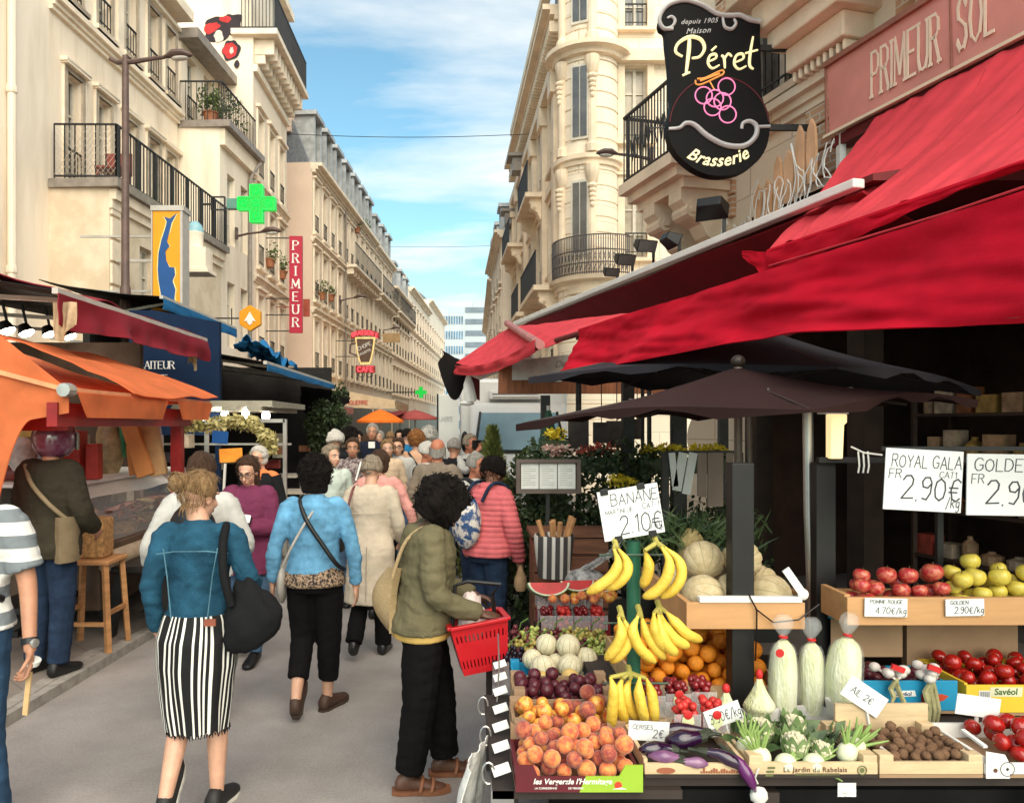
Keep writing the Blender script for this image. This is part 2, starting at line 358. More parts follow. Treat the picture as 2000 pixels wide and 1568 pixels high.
# ground
ASPH=mat('asphalt',(.275,.245,.228),.48,.12,1.1,.25,220,col2=(.345,.31,.29),blend=(.3,.7),spec=.45)
speckle(ASPH,70,.16,.55,.10)
PAVE=bricks(mat('paving',(.22,.185,.16),.7,.12,3,.15,90),(.235,.20,.175),1,.9,.6,(.15,.13,.115))
m=MB();m.quad((-600,-80,0),(600,-80,0),(600,900,0),(-600,900,0))
tag(obj('road',m,ASPH),kind='structure')
def LX(Y):return-7.32+.066*Y
def RX(Y):return 5.78-.25*Y
m=MB()
m.prism([(-9,-4),(-3.55,-4),(-3.2,0),(-2.86,6.3),(-2.55,12),(-1.5,30),(1.2,80),(-4,80),(-9,30)],(0,0,.004),(1,0,0),(0,1,0),(0,0,.07))
tag(obj('pavement',m,PAVE),kind='structure')
m=MB()
m.prism([(1.0,6.3),(1.0,12),(1.2,30),(1.2,60),(9,60),(9,-3),(2.2,-3),(2.2,6.3)],(0,0,.004),(1,0,0),(0,1,0),(0,0,.035))
tag(obj('pavement',m,PAVE),kind='structure')
m=MB()
m.box((-2.62,8,.004),(-2.50,11.9,.082));m.box((-2.96,2.6,.0035),(-2.86,6.2,.079))
for a,b in(((-3.2,0),(-2.86,6.3)),((-2.86,6.3),(-2.55,12)),((-2.55,12),(-1.5,30))):
 m.bar((a[0]+.07,a[1],.035),(b[0]+.07,b[1],.035),.12,.078)
tag(obj('kerb',m,mat('granite_kerb',(.30,.27,.24),.8,.2,12,.2,80)),kind='structure')
# facades
class Fac:
 """a street front from A to B; u runs along it, w out of it, z is height"""
 def __init__(s,A,B,street):
  s.A=V((A[0],A[1],0));d=V((B[0]-A[0],B[1]-A[1],0));s.L=d.length;s.U=d.normalized()
  n=V((s.U.y,-s.U.x,0));s.N=n if n.dot(V(street+(0,)))>0 else-n
  s.flip=s.U.cross(V((0,0,1))).dot(s.N)<0
 def p(s,u,z,w=0):return s.A+s.U*u+s.N*w+V((0,0,z))
 def quad(s,mb,u0,u1,z0,z1,w=0):mb.quad(s.p(u0,z0,w),s.p(u1,z0,w),s.p(u1,z1,w),s.p(u0,z1,w))
 def box(s,mb,u0,u1,z0,z1,w0,w1):
  mb.hexa([s.p(u0,z0,w0),s.p(u1,z0,w0),s.p(u1,z0,w1),s.p(u0,z0,w1),s.p(u0,z1,w0),s.p(u1,z1,w0),s.p(u1,z1,w1),s.p(u0,z1,w1)])
 def wall(s,mb,z0,z1,rows,rev=.2):
  z=z0
  for a,b,us in sorted(rows):
   if a>z:s.quad(mb,0,s.L,z,a)
   u=0
   for(c,d)in sorted(us):
    s.quad(mb,u,c,a,b);u=d
    mb.quad(s.p(c,a),s.p(d,a),s.p(d,a,-rev),s.p(c,a,-rev));mb.quad(s.p(c,b),s.p(d,b),s.p(d,b,-rev),s.p(c,b,-rev))
    mb.quad(s.p(c,a),s.p(c,b),s.p(c,b,-rev),s.p(c,a,-rev));mb.quad(s.p(d,a),s.p(d,b),s.p(d,b,-rev),s.p(d,a,-rev))
   s.quad(mb,u,s.L,a,b);z=b
  if z1>z:s.quad(mb,0,s.L,z,z1)
 def window(s,T,u0,u1,z0,z1,glass=None,rev=.2,bars=2,rail=True,frame_m=None):
  m=MB();t=.055;w0,w1=-rev+.0,-rev+.06
  s.box(m,u0,u0+t,z0,z1,w0,w1);s.box(m,u1-t,u1,z0,z1,w0,w1)
  s.box(m,u0+t,u1-t,z1-t,z1,w0,w1);s.box(m,u0+t,u1-t,z0,z0+t*1.4,w0,w1)
  c=(u0+u1)/2;s.box(m,c-.04,c+.04,z0+t*1.4,z1-t,w0,w1+.012)
  for k in range(bars):
   zz=z0+(z1-z0)*(k+1)/(bars+1)
   s.box(m,u0+t,c-.04,zz-.018,zz+.018,w0,w1-.01);s.box(m,c+.04,u1-t,zz-.018,zz+.018,w0,w1-.01)
  o=obj('window',m,frame_m or WFRAME,T,smooth=0)
  g=MB();s.box(g,u0+.01,u1-.01,z0+.01,z1-.01,w0-.02,w0+.015)
  obj('pane',g,glass or(GLASSD if rnd.random()<.6 else CURT),o,smooth=0)
  if rail:
   r=MB();s.rail(r,u0+.01,u1-.01,z0+.12,.55,.01,.11);obj('window_rail',r,IRON,o,smooth=0)
  return o
 def rail(s,mb,u0,u1,z,h,w,step=.12,thick=.014):
  n=max(2,int((u1-u0)/step))
  mb.bar(s.p(u0,z+h,w),s.p(u1,z+h,w),.04,.03);mb.bar(s.p(u0,z+.06,w),s.p(u1,z+.06,w),.025,.02)
  for i in range(n+1):
   u=u0+(u1-u0)*i/n;mb.bar(s.p(u,z,w),s.p(u,z+h,w),thick)
 def cornice(s,mb,z,depth=.22,h=.25,u0=0,u1=None,w=0):
  u1=s.L if u1 is None else u1
  for k,(dz,d)in enumerate(((0,.35),(.3,.6),(.62,1.0))):
   s.box(mb,u0-.002*k,u1+.002*k,z+h*dz,z+h*(dz+.36),w-.05,w+depth*d)
 def surround(s,mb,u0,u1,z0,z1,t=.13,d=.04,hood=True):
  s.box(mb,u0-t,u0-.001,z0,z1,-.02,d);s.box(mb,u1+.001,u1+t,z0,z1,-.02,d);s.box(mb,u0-t,u1+t,z1+.001,z1+t,-.02,d+.004)
  if hood:s.box(mb,u0-t-.06,u1+t+.06,z1+t+.002,z1+t+.08,-.02,d+.09)
  s.box(mb,u0-t-.04,u1+t+.04,z0-.09,z0-.002,-.02,d+.08)
def block(T,fac,depth,z0,z1,m,name='side_wall',roof=True):
 """the bulk of a house behind its front"""
 mb=MB();f=fac
 mb.quad(f.p(0,z0),f.p(0,z1),f.p(0,z1,-depth),f.p(0,z0,-depth));mb.quad(f.p(f.L,z0),f.p(f.L,z1),f.p(f.L,z1,-depth),f.p(f.L,z0,-depth))
 mb.quad(f.p(0,z0,-depth),f.p(f.L,z0,-depth),f.p(f.L,z1,-depth),f.p(0,z1,-depth))
 if roof:mb.quad(f.p(0,z1),f.p(f.L,z1),f.p(f.L,z1,-depth),f.p(0,z1,-depth))
 return obj(name,mb,m,T,smooth=0)
def house(label,A,B,street,z1,rows,wm=STONE,depth=8,bands=(),top_cornice=True,mansard=0,dormers=0,rails=True,surr=True,win_w=None,chimney=(),gm=None,group=None,side=None):
 f=Fac(A,B,street);T=thing('apartment_building',label,'building',((A[0]+B[0])/2,(A[1]+B[1])/2,0),group)
 mb=MB();f.wall(mb,0,z1,rows);obj('facade',mb,wm,T,smooth=0)
 block(T,f,depth,0,z1,side or wm)
 t=MB()
 for z in bands:f.cornice(t,z,.16,.2)
 if top_cornice:f.cornice(t,z1-.35,.38,.34)
 for a,b,us in rows:
  for c,d in us:
   if surr and a>2.5:f.surround(t,c,d,a,b)
 if t.v:obj('stone_trim',t,TRIM,T,smooth=0)
 for a,b,us in rows:
  for c,d in us:f.window(T,c,d,a,b,rail=rails and a>3,glass=gm)
 if mansard:
  q=MB();s=.9
  q.quad(f.p(0,z1,-.12),f.p(f.L,z1,-.12),f.p(f.L,z1+mansard,-.12-s),f.p(0,z1+mansard,-.12-s))
  q.quad(f.p(0,z1+mansard,-.12-s),f.p(f.L,z1+mansard,-.12-s),f.p(f.L,z1+mansard+.5,-depth),f.p(0,z1+mansard+.5,-depth))
  for u in(0,f.L):q.add([f.p(u,z1,-.12),f.p(u,z1+mansard,-.12-s),f.p(u,z1+mansard+.5,-depth),f.p(u,z1,-depth)],[(0,1,2,3)])
  ro=obj('mansard_roof',q,SLATE,T,smooth=0)
  for k in range(dormers):
   u=f.L*(k+.5)/dormers;d=MB()
   f.box(d,u-.55,u-.38,z1+.15,z1+mansard*.8,-1.0,.02);f.box(d,u+.38,u+.55,z1+.15,z1+mansard*.8,-1.0,.02)
   f.box(d,u-.68,u+.68,z1+mansard*.8+.001,z1+mansard*.8+.16,-1.3,.12);f.box(d,u-.6,u+.6,z1,z1+.148,-1.0,.06)
   do=obj('dormer',d,ZINC,ro,smooth=0)
   f2=MB();f.box(f2,u-.379,u+.379,z1+.151,z1+mansard*.8-.001,-.2,-.15)
   m_=obj('dormer_window',f2,GLASSD,T,smooth=0)
 for(u,w_,hh,wd)in chimney:
  c=MB();zt=z1+mansard
  f.box(c,u-wd/2,u+wd/2,zt-1.2,zt+hh,w_-.35,w_+.35);f.box(c,u-wd/2-.06,u+wd/2+.06,zt+hh+.001,zt+hh+.14,w_-.42,w_+.42)
  for k in range(int(wd/.35)):
   c.lathe([(.1,0),(.09,.35),(.12,.36),(.12,.42)],f.p(u-wd/2+.2+k*.35,zt+hh+.13,w_),8)
  obj('chimney',c,PINKW,T,smooth=30)
 return T,f
def row_u(us,w):return[(u-w/2,u+w/2)for u in us]
T,f=house('smooth cream corner building cut off by the left picture edge',(LX(4)-1.1,4),(LX(14)-1.1,14),(1,0),15,[(4.2,6.6,row_u((2,4.6),1.1)),(8.2,10.6,row_u((2,4.6),1.1))],STONE2,rails=False)
m=MB();m.tube([f.p(8.85,3,.09),f.p(8.85,15,.09)],.065,8)
for z in(4.4,7.4,10.4):m.lathe([(.08,0),(.09,.02),(.08,.12)],f.p(8.85,z,.09),8)
obj('drainpipe',m,STONE2,T)
ya,yb=14.0,19.4
T,f=house('cream house with an iron railed terrace above its projecting lower floors',(LX(ya)-1.1,ya),(LX(yb)-1.1,yb),(1,0),12.2,[(6.45,8.55,row_u((.8,1.9,3.0,4.1,5.0),.5)),(9.95,11.6,row_u((.8,1.9,3.0,4.1,5.0),.5))],STONE,top_cornice=False)
lo=Fac((LX(ya),ya),(LX(yb),yb),(1,0))
m=MB();lo.wall(m,0,6.3,[(3.75,5.4,row_u((1.45,3.2),.6))])
m.quad((LX(ya)-1.1,ya,0),(LX(ya),ya,0),(LX(ya),ya,6.3),(LX(ya)-1.1,ya,6.3));lo.quad(m,0,lo.L,6.3,6.3)
obj('projecting_storeys',m,STAIN,T,smooth=0)
for u in(1.45,3.2):lo.window(T,u-.3,u+.3,3.75,5.4,rail=False,glass=CURT)
m=MB();lo.box(m,-.12,lo.L,6.18,6.34,-1.08,.22);obj('terrace_slab',m,GUTTER,T,smooth=0)
m=MB();lo.box(m,.0,lo.L,5.82,5.98,-.02,.06);lo.box(m,.0,lo.L,5.981,6.17,-.02,.13)
for z in[3.2+.42*k for k in range(7)]:lo.box(m,.03,.33,z,z+.36,-.02,.045)
f.cornice(m,9.45,.2,.28)
f.box(m,0,f.L,12.0,12.25,-.3,.42)
for u in(.8,1.9,3.0,4.1,5.0):
 f.surround(m,u-.25,u+.25,6.5,8.55,.1,.04);f.surround(m,u-.25,u+.25,9.95,11.6,.1,.04,False)
f.box(m,2.35,2.6,9.74,12,-.02,.07);f.box(m,2.3,2.65,11.5,11.66,-.02,.11);f.box(m,2.3,2.65,9.74,9.9,-.02,.1)
obj('stone_trim',m,TRIM,T,smooth=0)
m=MB();lo.rail(m,.02,lo.L,6.34,1.0,.12,.13,.02)
for k in range(8):lo.box(m,.02+k*(lo.L-.1)/7,.1+k*(lo.L-.1)/7,6.36,7.33,.09,.15)
a=lo.p(.02,6.34,.12);b=V((LX(ya)-1.0,ya+.0,6.34))
for z in(.06,1.0):m.bar(a+V((0,0,z)),b+V((0,0,z)),.035,.03)
for i in range(7):p=a.lerp(b,i/6);m.bar(p,p+V((0,0,1)),.02)
obj('terrace_rail',m,IRON,T,smooth=0)
m=MB()
for i in range(13):
 for s in(-1,1):
  t0=i/12;p=a.lerp(b,t0)
  t1=min(1,max(0,t0+s*.55));h=abs(t1-t0)/.55
  m.bar(p+V((0,.015*s,.08)),a.lerp(b,t1)+V((0,.015*s,.08+h*.85)),.006)
obj('wire_mesh',m,mat('wire',(.45,.38,.3),.5),T,smooth=0)
m=MB();q=lo.p(1.0,6.35,-.45)
m.box((q.x-.22,q.y-.25,6.35),(q.x-.18,q.y-.21,6.8));m.box((q.x+.18,q.y+.21,6.35),(q.x+.22,q.y+.25,6.8));m.box((q.x-.25,q.y-.28,6.8),(q.x+.25,q.y+.28,6.85));m.box((q.x-.25,q.y+.24,6.86),(q.x+.25,q.y+.28,7.25))
single('garden_chair',m,mat('dark_red_metal',(.22,.05,.04),.5),'dark red chair on the iron railed terrace above the burgundy awning','chair',smooth=0)
y0,y1=19.45,22.0
T,f=house('narrow cream house with a planted roof balcony and a long drainpipe',(LX(y0)-1.05,y0),(LX(y1)-1.05,y1),(1,0),11.7,[(9.7,11.4,row_u((.7,1.8),.6))],STONE,top_cornice=False,surr=False)
lo=Fac((LX(y0)-.06,y0),(LX(y1)-.06,y1),(1,0))
m=MB();lo.wall(m,0,9.5,[(3.9,5.6,row_u((.8,1.8),.55)),(6.6,8.4,row_u((.8,1.8),.55))])
m.quad((lo.A.x-1.1,y0,0),(lo.A.x,y0,0),(lo.A.x,y0,9.5),(lo.A.x-1.1,y0,9.5));obj('projecting_storeys',m,STONE2,T,smooth=0)
for z in(3.9,6.6):
 for u in(.8,1.8):lo.window(T,u-.27,u+.27,z,z+1.75,rail=False)
m=MB();lo.box(m,-.1,lo.L+.1,9.38,9.55,-1.1,.3);obj('gutter',m,GUTTER,T,smooth=0);m=MB();f.box(m,-.1,f.L+.1,11.6,11.85,-.3,.5);obj('gutter',m,GUTTER,T,smooth=0)
m=MB();lo.box(m,0,lo.L,8.95,9.37,-.02,.14);obj('stone_trim',m,TRIM,T,smooth=0)
m=MB();lo.rail(m,0,lo.L,9.55,1.0,.05,.12,.018);m.bar((lo.A.x-1.0,y0,10.55),(lo.A.x+.05,y0,10.55),.035)
for i in range(8):m.bar((lo.A.x-1.0+i*.14,y0,9.55),(lo.A.x-1.0+i*.14,y0,10.55),.016)
obj('balcony_rail',m,IRON,T,smooth=0)
m=MB();m.tube([lo.p(lo.L-.1,9.3,.25),lo.p(lo.L-.35,9.0,.12),lo.p(lo.L-.5,8.7,.08),lo.p(lo.L-.5,3.2,.08)],.05,8);obj('drainpipe',m,GUTTER,T)
BALC=[lo.p(.3,9.55,-.35),lo.p(.9,9.55,-.3),lo.p(1.6,9.55,-.3)]
y0,y1=22.05,26.2
T,f=house('tall cream house with a bracketed top balcony and red and black graffiti on its gable',(-5.95,y0),(-5.93,y1),(1,0),13.0,[(3.8,5.7,row_u((.8,2.1,3.4),.62)),(6.5,8.4,row_u((.8,2.1,3.4),.62)),(9.1,11.0,row_u((.8,2.1,3.4),.62))],STONE,bands=(6.0,8.75),top_cornice=False,rails=True)
m=MB()
for k in range(11):
 u=.15+k*.38;f.box(m,u,u+.16,12.55,12.98,-.02,.55);f.box(m,u+.02,u+.14,12.3,12.549,-.02,.3)
f.box(m,0,f.L,12.0,12.2,-.02,.12)
obj('bracket_row',m,TRIM,T,smooth=0)
m=MB();f.box(m,-.15,f.L+.15,13.0,13.16,-.6,.72);obj('balcony_slab',m,TRIM,T,smooth=0)
m=MB();f.rail(m,-.1,f.L+.1,13.16,1.05,.64,.085,.022)
for s in(0,1):m.bar(f.p(-.1,14.2-s,.64),f.p(-.1,14.2-s,-.3),.04)
for k in range(10):m.bar(f.p(-.1,13.16,.6-k*.1),f.p(-.1,14.2,.6-k*.1),.02)
obj('balcony_rail',m,IRON,T,smooth=0)
m=MB();f.box(m,0,f.L,13.0,15.6,-6,-.05);f.box(m,-.08,f.L+.08,15.601,15.85,-6,.25);obj('attic',m,STONE,T,smooth=0)
m=MB()
GRA=[mat('graffiti_black',(.03,.02,.025),.8),mat('graffiti_red',(.5,.03,.03),.8),mat('graffiti_pale',(.55,.5,.45),.8)]
def blob(cx,cz,r,sx,sz,seed,lay,mi,rot=0):
 pts=[]
 for i in range(26):
  a=2*math.pi*i/26;q=r*(1+.42*noise.noise(V((math.cos(a)*1.3,math.sin(a)*1.3,seed))))
  x,z=math.cos(a)*q*sx,math.sin(a)*q*sz
  pts.append((cx+x*math.cos(rot)-z*math.sin(rot),cz+x*math.sin(rot)+z*math.cos(rot)))
 m.mi=mi;m.prism(pts,(0,y0-.002-lay*.003,0),(1,0,0),(0,0,1),(0,-.003,0))
def gx(px):return(px-CX)/F*y0
def gz(py):return EYE-(py-CY)/F*y0
blob(gx(425),gz(58),.42,.9,.9,1,0,0,.5);blob(gx(450),gz(50),.36,.8,1.0,4,1,0,-.5);blob(gx(413),gz(55),.2,1.3,.7,8,2,1,.4);blob(gx(440),gz(38),.13,1.4,.7,3,3,1);blob(gx(428),gz(72),.16,.9,1,6,4,2)
blob(gx(452),gz(98),.3,.8,1,12,5,0,-.4);blob(gx(450),gz(100),.23,.85,1,14,6,1,-.4);blob(gx(453),gz(100),.07,.8,1.4,17,7,2);blob(gx(463),gz(127),.1,.8,1,19,8,0)
obj('graffiti',m,GRA,T,smooth=0)
m=MB();f.box(m,-.002,f.L,2.8,3.3,.0,.1);obj('shop_fascia',m,TRIM,T,smooth=0)
def us(L,n,w):return[(L*(k+.5)/n-w/2,L*(k+.5)/n+w/2)for k in range(n)]
segs=[(28.2,33.4,11.5,4,2.3,3,'cream building with a rosy blank gable beside the tall red vertical sign'),(33.45,40.6,11.5,6,2.3,4,'cream ornamented building behind the brewery cup sign, with a grey dormered roof'),(40.65,47.0,11.4,5,2.0,3,'pale building with a tall slate mansard, third along the row from the rosy gable'),(47.05,55.0,10.4,6,1.9,3,'narrow looking cream building beyond the slate mansard, above the far orange parasol'),(55.05,68.0,11.8,7,1.5,0,'far pale building on the left, last but one before the street end'),(68.05,84.0,13.0,8,.8,0,'farthest white building on the left side of the street')]
for i,(a,b,z1,n,man,dor,lab)in enumerate(segs):
 L=math.hypot(b-a,LX(b)-LX(a));w_=.62 if i<3 else .7
 rows=[(z,z+(1.85 if z1<11.6 else 1.9),us(L,n,w_))for z in((3.9,6.5,9.0)if z1>10.5 else(3.8,6.3,8.2))]
 if i>2:rows=[(z,min(z+1.6,z1-.6),u)for z,_,u in rows]
 T,f=house(lab,(LX(a),a),(LX(b),b),(1,0),z1,rows,[STONE,STONE,STONE2,STONE,STONE2,STONE2][i],depth=7,bands=(6.0,8.6),mansard=man,dormers=dor,chimney=[(.5,-1.1,.9,1.3)]if i in(0,2)else[(L*.5,-1.6,.5,1.0)],side=[PINKW,STONE,STONE,STONE2,STONE2,STONE2][i])
 if i in(1,2,3):
  m=MB();t=MB()
  f.box(t,.2,L-.2,8.78,8.9,-.02,.55)
  for k in range(n*2):f.box(t,.3+k*L/n/2,.45+k*L/n/2,8.5,8.779,-.02,.4)
  f.rail(m,.2,L-.2,8.9,.95,.5,.14)
  obj('balcony_slab',t,TRIM,T,smooth=0);obj('balcony_rail',m,IRON,T,smooth=0)
 if i==1:
  m=MB();m.tube([f.p(.05,11.3,.1),f.p(.05,3,.1)],.05,6);obj('drainpipe',m,GUTTER,T)
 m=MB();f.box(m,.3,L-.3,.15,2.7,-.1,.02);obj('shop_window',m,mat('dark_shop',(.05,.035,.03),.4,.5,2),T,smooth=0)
MODW=mat('pale_concrete',(.46,.50,.53),.8,.05,.3);MODG=mat('blue_glazing',(.07,.18,.30),.3,.4,.6)
def modern(label,x0,x1,Y,z1,floors,wm,gm,ribs=0,dep=12):
 T=thing('office_block',label,'building',((x0+x1)/2,Y,0));h=z1/floors
 m=MB();m.box((x0,Y,0),(x1,Y+dep,z1));obj('body',m,wm,T,smooth=0)
 for k in range(floors):
  m=MB();z=h*k
  if ribs:
   for j in range(ribs):
    xa=x0+(x1-x0)*j/ribs;m.box((xa+.1,Y-.12,z+h*.4),(xa+(x1-x0)/ribs-.15,Y-.01,z+h*.92))
  else:m.box((x0+.4,Y-.12,z+h*.42),(x1-.4,Y-.01,z+h*.86))
  obj('window_band',m,gm,T,smooth=0)
 m=MB();m.box((x0+2,Y+1,z1),(x1-3,Y+dep-1,z1+1.4));obj('roof_plant',m,wm,T,smooth=0)
modern('blue glazed office block closing the far end of the street',-7.5,.55,150,23.3,8,MODW,MODG,16)
modern('taller stepped white block with balcony bands at the far end, right of the blue one',.6,13,172,28.5,11,MODW,mat('shaded_band',(.16,.20,.24),.6,.2,.4))
def console(mb,o,out_,along,d=.7,h=.9,w_=.34):
 """scrolled stone bracket: o top rear, out_ and along unit vectors"""
 pr=[(0,0),(d,0),(d,-.14),(d*.86,-.24),(d*.80,-.36),(d*.6,-.42),(d*.48,-.56),(d*.34,-.62),(d*.26,-h*.82),(d*.12,-h),(0,-h)]
 o=V(o)-V(along)*w_/2
 mb.prism(pr,o,out_,(0,0,1),V(along)*w_)
 for(a,b,r)in((d*.78,-.26,.10),(d*.3,-h*.72,.09)):
  c=o+V(out_)*a+V((0,0,b));M=frame(along)
  mb.lathe([(r,-.03),(r,w_+.03)],c,10,M);mb.lathe([(r*.5,-.06),(r*.5,w_+.06)],c,8,M)
f=Fac((RX(2.5),2.5),(RX(10.7),10.7),(-1,0));RF=f
def ru(Y):return(Y-2.5)*math.hypot(1,.25)
T=thing('apartment_building','ornate stone and brick building above the red awnings, with heavy stepped brackets','building',(3.5,7,0))
NEAR=T
rows=[(5.6,7.9,[(ru(8.35),ru(9.3)),(ru(5.2),ru(6.1))]),(9.3,11.4,[(ru(8.35),ru(9.3)),(ru(5.2),ru(6.1))])]
m=MB();f.wall(m,4.35,14.5,rows);f.quad(m,ru(9.2),f.L,0,4.35)
e=f.p(f.L,0);m.quad(e,e+V((5,.4,0)),e+V((5,.4,14.5)),e+V((0,0,14.5)));obj('facade',m,ORN2,T,smooth=0)
for a,b,us_ in rows:
 for c,d in us_:f.window(T,c,d,a,b)
for Yc,hw in((8.0,.22),(6.75,.3),(9.7,.2)):
 m=MB()
 for z in[4.45+.28*k for k in range(30)]:f.box(m,ru(Yc)-hw,ru(Yc)+hw,z,z+.255,-.02,.045+.006*(int(z*10)%3))
 obj('brick_pilaster',m,BRICK,T,smooth=0)
m=MB()
for c,d in rows[0][2]:
 f.surround(m,c,d,5.6,7.9,.16,.07);f.surround(m,c,d,9.3,11.4,.16,.07)
for z in(5.2,8.6,12.2):f.cornice(m,z,.2,.26)
for k in range(40):f.box(m,.1+k*.2,.2+k*.2,8.45,8.58,-.02,.12)
obj('stone_trim',m,ORN2,T,smooth=0)
m=MB()
for Yc in(7.75,6.2):
 for k,(za,zb,o,hw)in enumerate(((5.55,5.8,.35,.42),(5.801,6.0,.5,.52),(6.001,6.3,.62,.62),(6.301,6.5,.85,.75),(6.501,6.75,1.0,.85))):
  f.box(m,ru(Yc)-hw,ru(Yc)+hw,za,zb,-.02,o)
 for j in range(9):f.box(m,ru(Yc)-.38+j*.09,ru(Yc)-.34+j*.09,5.44,5.549,-.02,.3)
f.box(m,ru(5.0),ru(8.5),6.751,7.0,-.02,1.05)
f.box(m,ru(4.9),ru(8.6),7.001,7.12,-.02,1.18)
obj('bow_brackets',m,ORN,T,smooth=0,bev=.02)
m=MB();f.box(m,ru(5.3),ru(8.2),7.121,12,-.02,.75);obj('bow_window_bay',m,ORN2,T,smooth=0)
for c in(5.6,6.6,7.5):
 m=MB();f.box(m,ru(c),ru(c)+.55,7.9,9.9,.70,.765);w_=obj('window',m,WFRAME,T,smooth=0)
 m=MB();f.box(m,ru(c)+.06,ru(c)+.49,7.96,9.84,.72,.775);obj('pane',m,GLASSD,w_,smooth=0)
m=MB();f.box(m,ru(9.45),f.L+.15,5.02,5.16,-.02,.92);f.box(m,ru(9.5),f.L+.08,4.9,5.019,-.02,.82);f.box(m,ru(9.55),f.L+.02,4.78,4.899,-.02,.7)
for u in(ru(9.75),f.L-.3):console(m,f.p(u,4.779),f.N,f.U,.7,1.1,.3)
obj('balcony_slab',m,ORN,T,smooth=0)
m=MB();f.rail(m,ru(9.5),f.L+.1,5.16,.92,.86,.075,.016)
for u in(ru(9.5),f.L+.1):
 m.bar(f.p(u,6.08,.86),f.p(u,6.08,0),.035)
 for k in range(8):m.bar(f.p(u,5.16,.8-k*.1),f.p(u,6.08,.8-k*.1),.016)
for k in range(9):
 u=ru(9.55)+k*.13;m.tube([f.p(u+.05*math.cos(t),5.6+.07*math.sin(t)+.12*math.sin(2*t+k),.86)for t in[j*math.pi/6 for j in range(13)]],.008,4)
obj('balcony_rail',m,IRON,T,smooth=0)
T=thing('apartment_building','ornate limestone building with a rounded corner tower and curved iron balconies','building',(4,24,0))
f=Fac((2.72,20.9),(2.42,34),(-1,0));g=Fac((9.5,20.5),(3.45,20.5),(0,-1))
n=5;uu=us(f.L,n,.95)
rowf=[(z,z+2.1,uu)for z in(3.4,6.2,9.2)]
rowg=[(z,z+2.0,[(2.3,3.1),(4.55,5.15)])for z in(3.2,6.3,9.4,12.4)]
m=MB();f.wall(m,0,13.2,rowf);g.wall(m,0,17,rowg);m.quad(f.p(0,13.2),f.p(f.L,13.2),f.p(f.L,13.2,-6),f.p(0,13.2,-6));m.quad(f.p(f.L,0),f.p(f.L,13.2),f.p(f.L,13.2,-6),f.p(f.L,0,-6))
obj('facade',m,ORN2,T,smooth=0)
for fa,ro in((f,rowf),(g,rowg)):
 for a,b,u_ in ro:
  for c,d in u_:fa.window(T,c,d,a,b)
C0=V((3.42,20.7,0));r0=.80
m=MB();prof=[]
z=0
while z<17:
 prof+=[(r0,z),(r0,z+.36),(r0-.025,z+.365),(r0-.025,z+.40)];z+=.405
m.lathe(prof,C0,28);obj('corner_tower',m,ORN2,T,smooth=30)
m=MB()
for z,d in((5.4,.12),(8.6,.14),(11.45,.35),(14.6,.3)):
 m.lathe([(r0-.1,z),(r0+d*.4,z+.02),(r0+d*.5,z+.12),(r0+d,z+.16),(r0+d,z+.28),(r0-.1,z+.3)],C0,28)
 f.box(m,0,f.L,z,z+.3,-.02,d*.8);g.box(m,0,g.L,z+.003,z+.303,-.02,d*.8)
f.cornice(m,12.9,.5,.4)
for k in range(60):f.box(m,.1+k*.22,.2+k*.22,12.6,12.89,-.02,.3)
for c,d in uu:
 for z in(3.4,6.2,9.2):f.surround(m,c,d,z,z+2.1,.18,.1)
for k in range(n+1):
 u=min(max(f.L*k/n,.25),f.L-.25)
 f.box(m,u-.22,u+.22,5.71,11.44,-.02,.2);f.box(m,u-.3,u+.3,10.9,11.43,-.02,.3);f.box(m,u-.3,u+.3,5.712,6.05,-.02,.28)
for c,d in rowg[0][2]:
 for z in(3.2,6.3,9.4,12.4):g.surround(m,c,d,z,z+2.0,.18,.1)
for a in(205,268):
 q=C0+V((math.cos(R(a))*r0,math.sin(R(a))*r0,0))
 for z0_,z1_ in((5.72,8.58),(8.92,11.4),(11.78,14.5)):
  m.lathe([(.17,z0_),(.17,z0_+.2),(.12,z0_+.25),(.11,z1_-.45),(.15,z1_-.4),(.2,z1_-.1),(.2,z1_)],q,10)
  for k in range(5):m.ell(q+V((math.cos(R(a))*.1,math.sin(R(a))*.1,z1_-.55-k*.12)),(.13-k*.015,.13-k*.015,.08),8,6)
obj('carved_trim',m,ORN,T,smooth=30)
for a,dz in((246,0),):
 for z in(6.3,9.3,12.3):
  M=rotz(R(a+90));c=C0+V((math.cos(R(a))*(r0-.02),math.sin(R(a))*(r0-.02),z+.95))
  m=MB();m.obox(c,(.46,.1,1.95),M);w_=obj('window',m,WFRAME,T,smooth=0)
  m=MB();m.obox(c+M@V((-.10,-.03,0)),(.17,.08,1.8),M);m.obox(c+M@V((.10,-.03,0)),(.17,.08,1.8),M);obj('pane',m,GLASSD,w_,smooth=0)
def arc_pts(r,a0,a1,k,z):return[C0+V((math.cos(R(a0+(a1-a0)*i/k))*r,math.sin(R(a0+(a1-a0)*i/k))*r,z))for i in range(k+1)]
C0=V((3.68,20.65,0))
